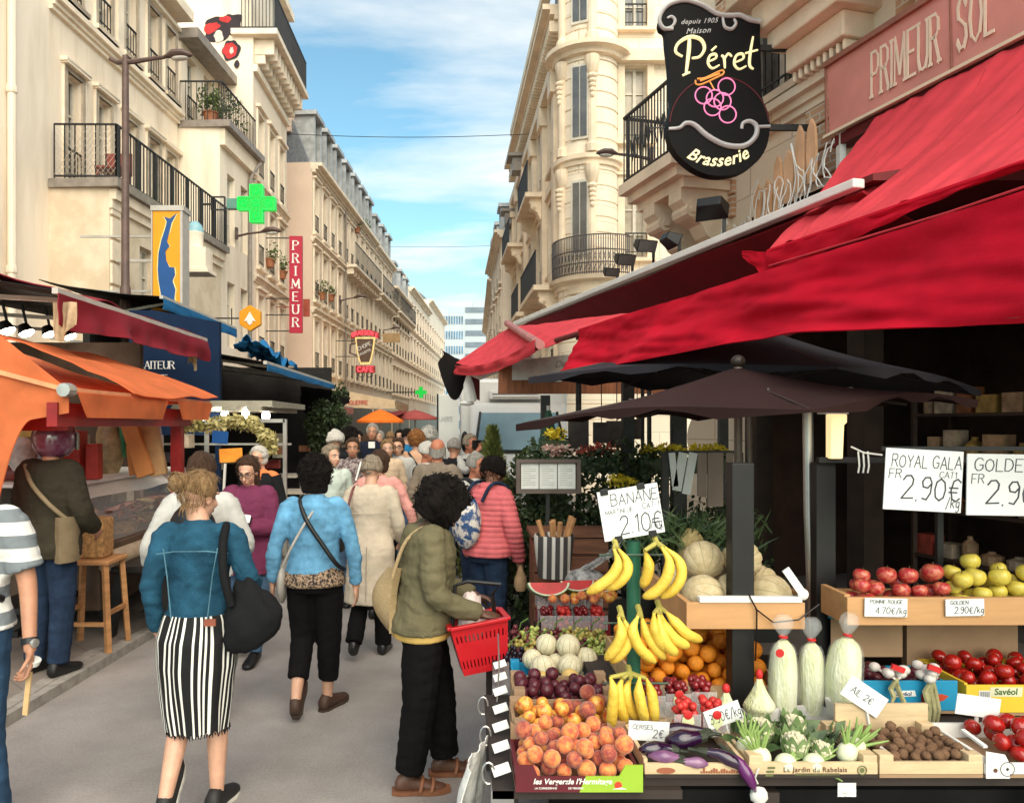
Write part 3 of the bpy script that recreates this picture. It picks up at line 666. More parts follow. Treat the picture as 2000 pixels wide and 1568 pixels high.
for z,hh in((5.7,1.0),):
 rr=1.22
 m=MB()
 m.lathe([(r0,z-.5),(r0+.2,z-.42),(rr-.2,z-.14),(rr,z-.1),(rr+.04,z),(r0,z)],C0,32);obj('balcony_slab',m,ORN,T,smooth=30)
 m=MB();pts=arc_pts(rr,165,300,48,z)
 for i,p in enumerate(pts):m.bar(p,p+V((0,0,hh)),.02)
 for zz in(.05,.3,.62,hh):m.tube([p+V((0,0,zz))for p in pts],.018,5)
 for i in range(0,48,2):
  p,q=pts[i],pts[i+1];m.bar(p+V((0,0,.32)),q+V((0,0,.6)),.012);m.bar(q+V((0,0,.32)),p+V((0,0,.6)),.012);m.bar(p+V((0,0,.08)),q+V((0,0,.28)),.02)
 obj('balcony_rail',m,mat('grey_iron',(.09,.075,.07),.5),T,smooth=0)
TOWER=C0
for(u0,u1,z)in((.4,4.5,5.75),(5.5,8.0,5.75),(2.5,5.5,8.95),(9,12.5,8.95)):
 m=MB();t=MB()
 f.box(t,u0,u1,z-.14,z,-.02,.7);f.rail(m,u0,u1,z,.95,.64,.09,.018)
 for u in(u0+.3,u1-.3):console(t,f.p(u,z-.14),f.N,f.U,.55,.8,.28)
 obj('balcony_slab',t,ORN,T,smooth=0);obj('balcony_rail',m,IRON,T,smooth=0)
m=MB();f.box(m,0,f.L,13.2,15.2,-6,-.6);f.box(m,0,f.L,15.2,15.35,-6,-.4);obj('attic',m,SLATE,T,smooth=0)
for u in(2,5.5,9,12):m=MB();f.box(m,u-.5,u+.5,13.4,15.0,-1.4,-.2);f.box(m,u-.62,u+.62,15.0,15.18,-1.5,-.08);obj('dormer',m,ZINC,T,smooth=0)
for(Y,z)in((29,11.6),(33.9,10.9)):
 m=MB();m.obox((2.3,Y,z),(.75,.7,.5));m.obox((2.25,Y,z+.32),(1.0,.95,.12));obj('eave_box',m,GUTTER,T,smooth=0)
T,f=house('plain pale building on the right with a slate mansard, jutting past the ornate limestone one',(1.86,34.3),(1.75,44),(-1,0),10.6,[(z,z+1.7,us(9.7,4,.8))for z in(3.8,6.2,8.4)],STONE2,depth=6,mansard=1.6,dormers=3)
T,f=house('farthest cream building on the right, above the white van',(1.9,44.5),(2.3,70),(-1,0),10.4,[(z,z+1.6,us(25,8,.8))for z in(3.8,6.2,8.2)],STONE,depth=6,mansard=1.3)
# shared bits for street things
def foliage(mb,c,r,n,leaf=.05,seed=0,droop=0,fn=None):
 q=random.Random(seed);c=V(c);r=(r,r,r)if isinstance(r,(int,float))else r
 for _ in range(n):
  d=V((q.gauss(0,1),q.gauss(0,1),q.gauss(0,1))).normalized()*(q.random()**.45)
  p=c+V((d.x*r[0],d.y*r[1],d.z*r[2]))
  if noise.noise(p*(1.6/max(r))+V((seed,0,0)))<-.22:continue
  if fn and not fn(p):continue
  a=V((q.gauss(0,1),q.gauss(0,1),q.gauss(0,1)-droop)).normalized();b=a.orthogonal().normalized()
  b=Matrix.Rotation(q.uniform(0,6.28),3,a)@b;s=leaf*q.uniform(.6,1.3);e=a.cross(b)*s*.12
  mb.add([p-a*s*.5,p+b*s*.32+e,p+a*s*.6,p-b*s*.32+e],[(0,1,2,3)])
LEAF=mat('leaf',(.05,.085,.02),.5,.5,5,col2=(.14,.18,.05),blend=(.3,.7))
LEAFD=mat('dark_leaf',(.018,.032,.012),.55,.5,5,col2=(.06,.085,.025),blend=(.35,.75))
LEAFY=mat('yellow_leaf',(.30,.26,.08),.6,.4,9,col2=(.52,.44,.2))
TERRA=mat('terracotta',(.36,.14,.07),.8,.2,8)
BLACK=mat('black_plastic',(.007,.006,.006),.45,.3,10)
CHROME=mat('brushed_steel',(.52,.50,.47),.35,.15,8,metal=.8)
WHITEP=mat('white_paint',(.78,.76,.72),.45,.06,4)
def cloth(name,col,rough=.8,var=.12,**k):return mat(name,col,rough,var,3,.15,180,spec=.15,**k)
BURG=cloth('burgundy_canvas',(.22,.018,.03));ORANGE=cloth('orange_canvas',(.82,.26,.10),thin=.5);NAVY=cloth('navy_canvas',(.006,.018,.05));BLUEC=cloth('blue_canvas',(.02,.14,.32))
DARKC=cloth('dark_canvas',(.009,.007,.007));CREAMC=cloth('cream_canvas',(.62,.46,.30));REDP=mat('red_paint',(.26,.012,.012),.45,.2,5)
# street lamps
LAMPM=mat('lamp_brown',(.10,.06,.05),.5,.2,8);LAMPG=mat('lamp_lens',(.55,.5,.45),.3,.1,4)
def lamp_head(T,c,d,s=1.0):
 d=V(d).normalized();M=frame(d,(0,0,1));m=MB()
 m.tube([V(c)+d*(s*t)+V((0,0,s*z))for t,z in((0,0),(.08,.02),(.2,.06),(.42,.055),(.58,.02),(.64,0))],[.035*s,.06*s,.115*s,.12*s,.07*s,.01],12,asp=.75)
 h=obj('lamp_head',m,LAMPM,T)
 m=MB();m.ell(V(c)+d*.36*s+V((0,0,-.045*s)),(.2*s,.085*s,.05*s),12,6,Matrix((d,V((0,0,1)).cross(d),V((0,0,1)))).transposed());obj('lamp_lens',m,LAMPG,h)
T=thing('street_lamp','tall brown lamp post with one arm, standing by the yellow fish sign','street lamp',(-5.23,12,0))
m=MB();m.tube([(-5.23,12,z)for z in(0,.9,.95,4.0,4.05,7.5,7.62)],[.13,.12,.085,.08,.062,.05,.045],12);obj('pole',m,LAMPM,T)
m=MB();m.tube([(-5.47,12,7.58),(-5.36,12,7.52),(-5.1,12,7.53),(-4.8,12,7.58),(-4.62,12,7.6)],[.035,.04,.04,.032,.03],8);obj('arm',m,LAMPM,T)
lamp_head(T,(-4.64,12,7.6),(1,0,.06),.72)
def wall_lamp(px0,px1,py,Y,label,s=.9):
 a=P(px0,py+4,Y);b=P(px1,py,Y);T=thing('wall_lamp',label,'street lamp',a,'street lamps on wall arms')
 d=(b-a);k=d.length;hs=min(s,k/.64*.62);e=b-d.normalized()*.64*hs
 m=MB();m.tube([a+V((0,0,-.08)),a.lerp(e,.5)+V((0,0,-.02)),e],[.035,.03,.028],6);m.obox(a,(.06,.12,.3));obj('arm',m,LAMPM,T);lamp_head(T,e,d,hs)
wall_lamp(462,550,452,20.5,'lamp on a wall arm below the green pharmacy cross',.9)
wall_lamp(664,716,580,32.5,'small lamp on a wall arm between the red vertical sign and the cup sign',.9)
wall_lamp(738,782,641,44,'small far lamp on a wall arm over the brown board',.9)
wall_lamp(1272,1164,300,15,'lamp on an arm in front of the rounded corner tower, left of the black sign',.7)
wall_lamp(1108,1055,520,24,'lamp on an arm at the left end of the curved balcony',.8)
wall_lamp(1040,1000,603,34,'farthest lamp on an arm on the right, above the white gutter',.8)
# hanging signs on the left
YEL=mat('yellow_sign',(.78,.30,.002),.5,.05,2);BLUS=mat('sign_blue',(.004,.065,.24),.5,.08,3);SIGNG=mat('sign_grey',(.45,.42,.38),.5,.1,5)
Y=12.5;a=P(298,608,Y);b=P(352,412,Y)
T=thing('fish_sign','tall yellow box sign with a long blue fish, beside the lamp post','sign',(a.x/2+b.x/2,Y,a.z))
m=MB();m.box((a.x,Y,a.z),(b.x,Y+.3,b.z));obj('sign_box',m,YEL,T,bev=.01)
m=MB();m.box((a.x-.03,Y-.02,b.z+.001),(b.x+.06,Y+.34,b.z+.085));m.box((b.x+.001,Y-.012,a.z),(b.x+.04,Y+.31,b.z));m.box((a.x-.02,Y-.012,a.z),(a.x-.001,Y+.31,b.z))
for z in(.35,1.25):m.bar((a.x-1.25,Y+.15,a.z+z),(a.x,Y+.15,a.z+z),.035)
obj('sign_frame',m,SIGNG,T,smooth=0)
fish=[(915,1208),(948,1218),(986,1188),(958,1240),(945,1290),(930,1345),(945,1372),(922,1400),(926,1450),(945,1488),(972,1490),(976,1530),(962,1565),(978,1612),(972,1660),(983,1705),(976,1772),(950,1745),(912,1695),(886,1672),(897,1640),(884,1560),(880,1500),(884,1410),(902,1330),(922,1270),(930,1235)]
pts=[((x/2.851-CX)/F*Y,EYE-(y/2.851-CY)/F*Y)for x,y in fish]
m=MB();m.prism(pts,(0,Y-.012,0),(1,0,0),(0,0,1),(0,.011,0));fo=obj('fish_emblem',m,BLUS,T,smooth=0)
cxm=sum(p[0]for p in pts)/len(pts);m=MB()
big=[(x+(.018 if x>cxm else-.018),z)for x,z in pts]
m.prism(big,(0,Y-.006,0),(1,0,0),(0,0,1),(0,.005,0));obj('fish_outline',m,mat('sign_cream',(.8,.62,.25),.5),T,smooth=0)
T=thing('wall_lantern','white wall lantern with a pale blue dome, right of the yellow fish sign','lantern',P(381,480,14.2))
c=P(381,462,14.2);m=MB();m.lathe([(.145,-.22),(.15,.03),(.16,.05),(.16,.07)],c,18);m.box((c.x-.22,c.y-.2,c.z-.62),(c.x+.26,c.y+.2,c.z-.24));m.box((c.x-.28,c.y-.25,c.z-.70),(c.x+.32,c.y+.25,c.z-.63));obj('housing',m,STONE2,T)
m=MB();m.lathe([(.155,.07),(.15,.14),(.12,.21),(.07,.26),(.01,.285)],c,18);obj('dome',m,mat('pale_blue_glass',(.25,.45,.52),.3,.1,4),T)
m=MB();m.bar(c+V((-1.6,0,-.45)),c+V((-.2,0,-.45)),.05);obj('bracket',m,SIGNG,T)
def cross(cx,cz,s,w):return[(cx-w,cz+s),(cx+w,cz+s),(cx+w,cz+w),(cx+s,cz+w),(cx+s,cz-w),(cx+w,cz-w),(cx+w,cz-s),(cx-w,cz-s),(cx-w,cz-w),(cx-s,cz-w),(cx-s,cz+w),(cx-w,cz+w)]
LED=mat('green_led',(.0,.16,.015),.4,.55,30,col2=(.0,.36,.03),emit=.55);LEDR=mat('green_led_edge',(.0,.45,.05),.4,.1,4,emit=.6)
T=thing('pharmacy_cross','large lit green pharmacy cross on a square black bracket','sign',P(500,432,18.3));Y=18.3
c=P(500,397,Y);m=MB();m.prism(cross(c.x,c.z,.45,.155),(0,Y,0),(1,0,0),(0,0,1),(0,.2,0));obj('cross_panel',m,LED,T,smooth=0,bev=.01)
m=MB()
for k in range(12):
 o_=cross(c.x,c.z,.44,.148);m.bar((o_[k][0],Y-.006,o_[k][1]),(o_[(k+1)%12][0],Y-.006,o_[(k+1)%12][1]),.018,.018)
for q in((0,.3),(0,0),(0,-.3),(-.3,0),(.3,0)):
 m.tube([(c.x+q[0]+.07*math.cos(t),Y-.005,c.z+q[1]+.07*math.sin(t))for t in[j*math.pi/6 for j in range(13)]],.012,4)
obj('light_tubes',m,LEDR,T)
m=MB();p=P(442,397,Y);m.box((p.x,Y+.02,p.z-.12),(c.x-.452,Y+.18,p.z+.12));obj('bracket_box',m,mat('teal_paint',(.10,.24,.2),.5),T)
m=MB();a=P(413,410,Y+.1);b=P(439,385,Y+.1)
for q in(((a.x,a.z),(b.x,a.z)),((b.x,a.z),(b.x,b.z)),((b.x,b.z),(a.x,b.z)),((a.x,b.z),(a.x,a.z))):m.bar((q[0][0],a.y,q[0][1]),(q[1][0],a.y,q[1][1]),.035)
m.bar((a.x-.25,a.y,c.z),(a.x,a.y,c.z),.04);obj('square_bracket',m,IRON,T)
T=thing('pharmacy_cross','tiny far green pharmacy cross above the crowd','sign',P(822,775,44));Y=44
c=P(822,766,Y);m=MB();m.prism(cross(c.x,c.z,.32,.11),(0,Y,0),(1,0,0),(0,0,1),(0,.2,0));obj('cross_panel',m,LED,T,smooth=0)
m=MB();m.bar(c+V((-2.0,.1,0)),c+V((-.33,.1,0)),.06);obj('bracket',m,IRON,T)
Y=17.0;c=P(488,621,Y);T=thing('hexagon_sign','yellow hexagonal sign with a white bee shape','sign',(c.x,Y,c.z-.27))
hexp=[(c.x+.27*math.cos(R(90+60*k)),c.z+.29*math.sin(R(90+60*k)))for k in range(6)]
m=MB();m.prism(hexp,(0,Y,0),(1,0,0),(0,0,1),(0,.12,0));obj('sign_board',m,YEL,T,smooth=0,bev=.01)
m=MB();m.mi=0;bee=[(0,.14),(.05,.05),(.13,-.08),(.06,-.06),(.05,-.12),(0,-.16),(-.05,-.12),(-.06,-.06),(-.13,-.08),(-.05,.05)]
m.prism([(c.x+x,c.z+z)for x,z in bee],(0,Y-.012,0),(1,0,0),(0,0,1),(0,.011,0));obj('emblem',m,WHITEP,T,smooth=0)
m=MB();m.bar(c+V((-1.2,.06,0)),c+V((-.26,.06,0)),.03);m.bar(c+V((-.42,.06,.22)),c+V((-.42,.06,-.22)),.02);obj('bracket',m,IRON,T)
REDS=mat('sign_red',(.42,.012,.04),.5,.08,2)
Y=23.4;a=P(565,650,Y);b=P(590,461,Y)
T=thing('vertical_sign','tall narrow red sign with white letters one above another, in front of the rosy gable','sign',((a.x+b.x)/2,Y,a.z))
m=MB();m.box((a.x,Y,a.z),(b.x,Y+.12,b.z));obj('sign_board',m,REDS,T,smooth=0)
m=MB();hh=.27;stp=(b.z-a.z-.22)/7
for k,ch in enumerate('PRIMEUR'):
 wd=GL[ch][0]*hh;script(m,ch,((a.x+b.x)/2-wd/2,Y-.001,b.z-.15-hh-k*stp),(1,0,0),(0,0,1),hh,pen=.085,serif=True,depth=.01)
obj('lettering',m,WHITEP,T,smooth=0)
m=MB()
for z in(.06,.55,1.05,b.z-a.z-.05):m.bar((-5.94,Y+.06,a.z+z),(a.x,Y+.06,a.z+z),.03)
obj('bracket',m,IRON,T)
a=P(592,618,24.5);m=MB();m.box((a.x,24.5,a.z),(a.x+.2,24.58,a.z+.55));m.bar((a.x-.9,24.54,a.z+.3),(a.x,24.54,a.z+.3),.03)
single('plaque',m,mat('faded_red',(.36,.07,.04),.6),'small faded red plate behind the tall red vertical sign','sign',smooth=0)
Y=32.0;c=P(713,682,Y)
T=thing('cup_sign','cup shaped brown sign between a red arched BRASSERIE banner and a red CAFE plate','sign',(c.x,Y,c.z-1))
m=MB();m.prism([(c.x+x,c.z+z)for x,z in((-.42,.5),(.42,.5),(.36,0),(.27,-.42),(.2,-.62),(-.2,-.62),(-.27,-.42),(-.36,0))],(0,Y,0),(1,0,0),(0,0,1),(0,.15,0));obj('cup_rim',m,mat('cup_yellow',(.75,.55,.22),.5,emit=.15),T,smooth=0)
m=MB();m.prism([(c.x+x*.84,c.z+z*.86)for x,z in((-.42,.5),(.42,.5),(.36,0),(.27,-.42),(.2,-.62),(-.2,-.62),(-.27,-.42),(-.36,0))],(0,Y-.02,0),(1,0,0),(0,0,1),(0,.019,0));obj('cup_panel',m,mat('cup_brown',(.10,.055,.035),.6),T,smooth=0)
m=MB()
for tx,dz in(('CHOPE',.06),('DAGUERRE',-.17)):
 hgt=.15 if len(tx)==5 else .09;u_=V((.9,0,.42)).normalized();wd=script_w(tx)*hgt
 script(m,tx,V((c.x,Y-.021,c.z+dz))-u_*wd/2,u_,V((-.42,0,.9)),hgt,pen=.06,depth=.012)
obj('cup_lettering',m,WHITEP,T,smooth=0)
m=MB();arch=[(c.x+.95*math.sin(t),c.z+.1+.72*math.cos(t))for t in[R(-38+76*k/10)for k in range(11)]]+[(c.x+.95*math.sin(t),c.z-.15+.72*math.cos(t))for t in[R(38-76*k/10)for k in range(11)]]
m.prism(arch,(0,Y-.01,0),(1,0,0),(0,0,1),(0,.12,0));obj('arched_banner',m,mat('neon_red_board',(.30,.015,.02),.5),T,smooth=0)
m=MB()
for k,ch in enumerate('BRASSERIE'):
 t=R(-31+62*k/8);script(m,ch,(c.x+.93*math.sin(t)-.045,Y-.011,c.z-.11+.72*math.cos(t)),(math.cos(t),0,-math.sin(t)*.7),(math.sin(t)*.3,0,1),.16,pen=.09,depth=.012)
script(m,'CAFE',(c.x-.31,Y-.011,c.z-.93),(1,0,0),(0,0,1),.2,pen=.09,gap=.25,depth=.012)
obj('red_lettering',m,mat('neon_red',(.75,.05,.07),.5,emit=.6),T,smooth=0)
m=MB();m.box((c.x-.4,Y-.01,c.z-.98),(c.x+.42,Y+.12,c.z-.68));obj('cafe_plate',m,mat('neon_red_board'),T,smooth=0)
m=MB();m.tube([(c.x-.40,Y+.06,c.z+.25),(c.x-.62,Y+.06,c.z+.2),(c.x-.64,Y+.06,c.z-.15),(c.x-.36,Y+.06,c.z-.25)],.04,6);obj('cup_handle',m,LAMPM,T)
m=MB()
for dz in(.35,-.3):m.bar((LX(Y),Y+.08,c.z+dz),(c.x-.3,Y+.08,c.z+dz),.03)
for x in(-.15,.2):m.tube([(c.x+x+.13*math.cos(t),Y+.05,c.z-1.06+.1*math.sin(t))for t in[j*math.pi/6 for j in range(13)]],.015,4)
obj('bracket',m,IRON,T)
Y=40;a=P(748,669,Y);b=P(781,651,Y);m=MB();m.box((a.x,Y,a.z),(b.x,Y+.08,b.z));m.bar((a.x-1.5,Y+.04,b.z-.1),(a.x,Y+.04,b.z-.1),.04)
single('hanging_board',m,mat('brown_board',(.40,.25,.12),.6),'brown hanging board to the right of the cup sign','sign',smooth=0)
def potted(label,p,r=.16,n=120,leaf=.07,mt=None,seed=0,group='flower pots on window sills',hgt=.22,up=.6):
 T=thing('potted_plant',label,'plant',p,group);m=MB();p=V(p)
 m.lathe([(r*.6,0),(r*.9,hgt),(r,hgt),(r,hgt+.03),(r*.85,hgt+.03),(r*.8,hgt-.03)],p,12);obj('pot',m,TERRA,T)
 m=MB();foliage(m,p+V((0,0,hgt+r*up*2)),(r*1.7,r*1.7,r*up*3),n,leaf,seed);obj('leaves',m,mt or LEAF,T,smooth=0);return T
for k,p in enumerate(BALC):
 potted(['red potted plant at the near corner of the planted balcony','bushy plant in the middle of the planted balcony','tall trailing plant at the far end of the planted balcony'][k],p,.22+.05*k,420,.09,LEAF,k,'plants on the balcony beside the drainpipe',.3,.7)
for k,(px,py,Y)in enumerate(((494,522,23.6),(532,545,25.2),(612,585,29.3),(628,588,30.8),(680,455,36),(690,460,38))):
 p=P(px,py,Y);p.x=min(p.x,max(LX(Y),-5.95)+.12);p.x=(LX(Y)+.08)if Y>28 else-5.86
 potted(['small red flowered pot high on the wall below the green cross','leafy pot beside the tall red sign','left of two leafy pots right of the red sign','right of two leafy pots right of the red sign','left pot high on the ornamented building','right pot high on the ornamented building'][k],p,.2,150,.1,LEAF,20+k)
# awnings on the left
def awning(label,x0,x1,y0,y1,zw,zo,m_top,m_val,val=.22,wav=.03,name='awning',under=None,group=None,seed=1,scal=0,mb_extra=None,sag=.05):
 """roof from the wall (x0, zw) out to the front bar (x1, zo), with a hanging valance"""
 T=thing(name,label,'awning',(x1,(y0+y1)/2,zo),group)
 def fn(u,v):
  x=x0+(x1-x0)*v;z=zw+(zo-zw)*v-sag*math.sin(math.pi*v)+.02*noise.noise(V((u*6,v*3,seed)))
  return(x,y0+(y1-y0)*u,z)
 m=MB();m.sheet(fn,24,12,.012);obj('canopy',m,m_top,T,smooth=60)
 def fv(u,v):
  y=y0+(y1-y0)*u;w_=wav*noise.noise(V((u*(y1-y0)*2.2,v*1.2,seed+5)))*(.25+v)
  return(x1+.03+w_,y,zo-.02-v*val*(1+.2*noise.noise(V((u*5,0,seed)))))
 m=MB();m.sheet(fv,60,6,.008);obj('valance',m,m_val,T,smooth=60)
 m=MB();m.bar((x1,y0,zo),(x1,y1,zo),.05)
 for k in range(3):
  y=y0+(y1-y0)*(.1+.4*k);m.bar((x0,y,zw-.5),((x0+x1)/2,y+.3,(zw+zo)/2-.25),.04);m.bar(((x0+x1)/2,y+.3,(zw+zo)/2-.25),(x1,y,zo-.03),.04)
 obj('arm',m,SIGNG,T,smooth=0)
 return T
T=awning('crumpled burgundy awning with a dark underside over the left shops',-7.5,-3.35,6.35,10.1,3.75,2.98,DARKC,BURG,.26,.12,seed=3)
m=MB()
def fv(u,v):
 y=6.6+3.5*u;return(-3.35-.9*v+.03*noise.noise(V((u*9,v*3,1))),y,3.02+.2*v+.05*noise.noise(V((u*7,v*2,9))))
m.sheet(fv,40,6,.01);obj('rolled_cloth',m,BURG,T,smooth=60)
for k,y in enumerate((6.45,9.95)):
 m=MB()
 def ft(u,v,y=y,k=k):return(-3.42+.20*u-.3*k*u,y+.02*math.sin(u*14+v*2)*(.3+v),2.90-v*(.26+.07*math.sin(u*5+k)))
 m.sheet(ft,24,10,.008);obj('tied_cloth',m,mat('tan_cloth',(.42,.30,.18),.8,.3,8),T,smooth=60)
BULB=mat('lit_bulb',(1,.90,.72),.4,.02,1,emit=14)
for k,(px,py,Y)in enumerate(((14,646,7.4),(52,650,7.9),(97,652,8.5),(137,657,9.2))):
 p=P(px,py,Y);T=thing('spot_lamp',['lit spot lamp nearest the left picture edge under the burgundy awning','small lit spot lamp between two larger ones under the burgundy awning','lit spot lamp third along under the burgundy awning','lit spot lamp farthest along under the burgundy awning'][k],'lamp',p,'spot lamps under the burgundy awning')
 m=MB();m.lathe([(.05,.09),(.075,.02),(.08,0)],p,10,Matrix.Rotation(R(-25),3,'Y'));m.bar(p+V((0,0,.08)),p+V((-.1,0,.5)),.02);obj('housing',m,BLACK,T)
 m=MB();m.ell(p,(.075,.075,.035),10,6,Matrix.Rotation(R(-25),3,'Y'));obj('bulb',m,BULB,T)
T=thing('market_tent','bright orange market tent with red posts and cut out valances at the left picture edge','tent',(-3.6,6.4,0))
ex,ea,eb,ez=-2.6,5.1,7.95,2.10
def roof(u,v):
 y=ea+(eb-ea)*u;w_=max(0,1-u/.35)if u<.35 else 0
 x=ex-1.9*v;z=ez+(.62-.1*u)*v-.05*math.sin(math.pi*u)*(1-v)-.1*math.sin(math.pi*v)*.6+.025*noise.noise(V((u*5,v*4,2)))
 return(x,y+.25*v*(1-2*u),z)
m=MB();m.sheet(roof,26,16,.008);obj('roof',m,ORANGE,T,smooth=60)
def roof2(u,v):
 x,y,z=roof(.3+.72*u,v*.8);return(x+.06,y+.05,z+.06+.10*math.sin(math.pi*v)+.10*v+.03*noise.noise(V((u*4,v*6,7))))
m=MB();m.sheet(roof2,20,12,.008);obj('roof_flap',m,ORANGE,T,smooth=60)
def gab(u,v):
 x=ex-1.5*u**1.0*.9;t=u;u=u*1.35/2.9
 top=ez+(2.32*u if u<.155 else .36+.42*min(1,(u-.155)/.4))
 bot=ez-.15-.5*u-(max(0,(u-.085)/.07)**2*.45)
 bot=max(bot,.9)
 z=top+(bot-top)*v;fold=.05*math.sin(9*u+2*v)*(.3+v)+.03*noise.noise(V((u*8,v*5,3)))
 return(x,ea+.12*math.sin(math.pi*min(1,v))*0+fold*min(1,u*3)-.0,z)
m=MB();m.sheet(gab,120,24,.008);obj('end_curtain',m,ORANGE,T,smooth=70)
for(a,b)in((5.16,6.75),(6.98,7.93)):
 m=MB()
 def vf(u,v,a=a,b=b):
  y=a+(b-a)*u;ins=.12*v;y=a+ins+(b-a-2*ins)*u
  return(ex+.03+.02*noise.noise(V((u*4,v,a))),y,ez-.01-.17*v)
 m.sheet(vf,14,4,.008);obj('valance',m,ORANGE,T,smooth=60)
m=MB();m.bar((ex,ea,ez),(ex,eb,ez),.035);m.bar((ex,ea,ez),(ex-1.9,ea,ez+.5),.03);obj('eave_tube',m,mat('orange_tube',(.7,.3,.14),.5),T)
m=MB();m.bar((ex-.1,ea-.02,ez-.16),(ex-.1,7.6,ez-.16),.07,.16);m.bar((ex-.14,ea+.3,ez-.2),(ex-3,ea+.3,ez-.2),.07,.14);obj('red_beam',m,REDP,T,smooth=0)
for(x,y)in((ex-.18,7.55),(ex-1.35,7.6),(ex-2.9,5.2),(-4.2,7.5)):
 m=MB();m.bar((x,y,.07),(x,y,ez-.1),.10);obj('post',m,REDP,T,smooth=0)
m=MB();m.lathe([(.045,-.05),(.05,0),(.045,.05)],(ex,ea-.02,ez),10,Matrix.Rotation(R(90),3,'X'));obj('corner_joint',m,CHROME,T)
CG=mat('clear_glass',(.9,.92,.92),.04,.02,1,spec=.5,alpha=.10)
T=thing('food_counter','glass fronted delicatessen counter with a white paper topped shelf under the orange tent','counter',(-3.7,7.2,.07))
m=MB();m.box((-5.2,6.5,.3),(-3.05,9.2,.78));m.box((-5.2,6.45,.781),(-2.98,9.3,.86));obj('base',m,mat('dark_wood',(.09,.055,.035),.6,.3,5),T,smooth=0,bev=.01)
m=MB();m.tube([(-3.0,6.5,.72),(-3.0,9.25,.72)],.09,12);obj('bumper',m,mat('tan_bumper',(.38,.29,.2),.6),T)
m=MB();m.box((-5.2,6.5,1.34),(-3.35,9.25,1.37));m.box((-5.2,6.55,.87),(-5.1,9.2,1.33));obj('top_shelf',m,WHITEP,T,smooth=0)
def gl(u,v):t=v*R(80);return(-3.02-.30*(1-math.cos(t))-.05*v,6.5+2.75*u,.87+.5*math.sin(t))
m=MB();m.sheet(gl,4,10,.008);obj('glass_front',m,CG,T,smooth=60)
def pf(u,v):return(-3.30-.75*v-.03*math.sin(u*7),6.6+2.2*u,1.375+.02*noise.noise(V((u*4,v*3,2)))-(.16*max(0,.25-v)/.25))
m=MB();m.sheet(pf,14,10,.004);obj('white_paper',m,mat('butcher_paper',(.78,.74,.66),.7,.06,4),T,smooth=60)
WICK=mat('wicker',(.28,.15,.06),.8,.4,40,.5,120)
SAUS=[mat('sausage_red',(.16,.03,.025),.5,.3,14),mat('sausage_dark',(.10,.035,.025),.55,.3,14),mat('ham_pink',(.42,.17,.12),.5,.3,9),mat('cheese_cream',(.62,.48,.26),.6,.2,8),mat('crust_brown',(.30,.14,.05),.7,.3,9)]
q=random.Random(3)
def basket(label,c,r,h,fill,n):
 T=thing('basket',label,'basket',c);c=V(c);m=MB();m.lathe([(r*.8,0),(r,h),(r+.015,h+.012),(r-.012,h+.012),(r-.03,h*.5),(r*.7,.02)],c,16);obj('wicker_bowl',m,WICK,T)
 for k in range(n):
  a=q.uniform(0,6.28);d=V((math.cos(a),math.sin(a),q.uniform(-.15,.5)))*r*.9;o=c+V((q.uniform(-.1,.1),q.uniform(-.1,.1),h+.01+k*.012))
  m=MB();m.tube([o-d,o-d*.4+V((0,0,.01)),o+d*.5+V((0,0,.01)),o+d*1.05],[.008,.022,.022,.008],7);single('dried_sausage',m,fill[k%len(fill)],'thin dried sausage lying in a basket at the delicatessen counter','sausage','sausages in the counter baskets')
basket('round wicker basket of sausages at the near end of the delicatessen counter',(-3.2,6.55,.862),.22,.16,SAUS[:2]+SAUS[3:],9)
basket('low basket of thin sausages further along the delicatessen counter',(-3.25,7.3,.862),.2,.1,SAUS[:3],10)
basket('third low basket at the far end of the delicatessen counter',(-3.28,8.2,.862),.22,.1,SAUS[1:5],10)
for k in range(9):
 c=V((-3.55-q.random()*.9,6.7+k*.26,.862));m=MB();s=q.uniform(.07,.12)
 if k%3==0:m.lathe([(s,0),(s*1.05,.02),(s*1.05,.06),(s,.08)],c,14)
 else:m.tube([c+V((-.16,0,.05)),c+V((-.05,.02,.055)),c+V((.1,0,.055)),c+V((.17,-.02,.05))],[.02,.05,.05,.02],10)
 single('cold_cut',m,SAUS[(k*2)%5],'piece of cured meat or cheese lying inside the delicatessen counter','food','meats and cheeses in the counter')
for k in range(4):
 c=V((-4.0,6.75+.33*k,1.39));m=MB();m.tube([c+V((-.3,.05,.05)),c+V((-.1,0,.05)),c+V((.15,0,.05)),c+V((.33,-.05,.05))],[.02,.06,.06,.02],10)
 single('dry_salami',m,SAUS[k%2],'dark dry salami lying on the shelf behind the white paper','sausage','salamis on the counter shelf')
KRAFT=mat('kraft_orange',(.72,.30,.10),.8,.1,4);PAPERW=mat('paper_white',(.75,.73,.68),.8,.05,6)
for k,(px,py,h,mt_)in enumerate(((286,955,.62,KRAFT),(312,948,.55,mat('kraft_tan',(.62,.38,.18),.8)),(270,985,.3,KRAFT),(302,975,.4,PAPERW))):
 c=P(px,py,7.55+.09*k);c.z=1.372;M=Matrix.Rotation(R(-18+6*k),3,'Y');m=MB();m.obox(c+M@V((0,0,h/2)),(.16,.08,h),M)
 single('paper_sleeve',m,mt_,['tall orange paper sleeve leaning on the counter by the red post','tan paper sleeve leaning beside the red post','short orange paper sleeve on the white counter','white paper sleeve between the orange ones'][k],'packaging',smooth=0,bev=.01)
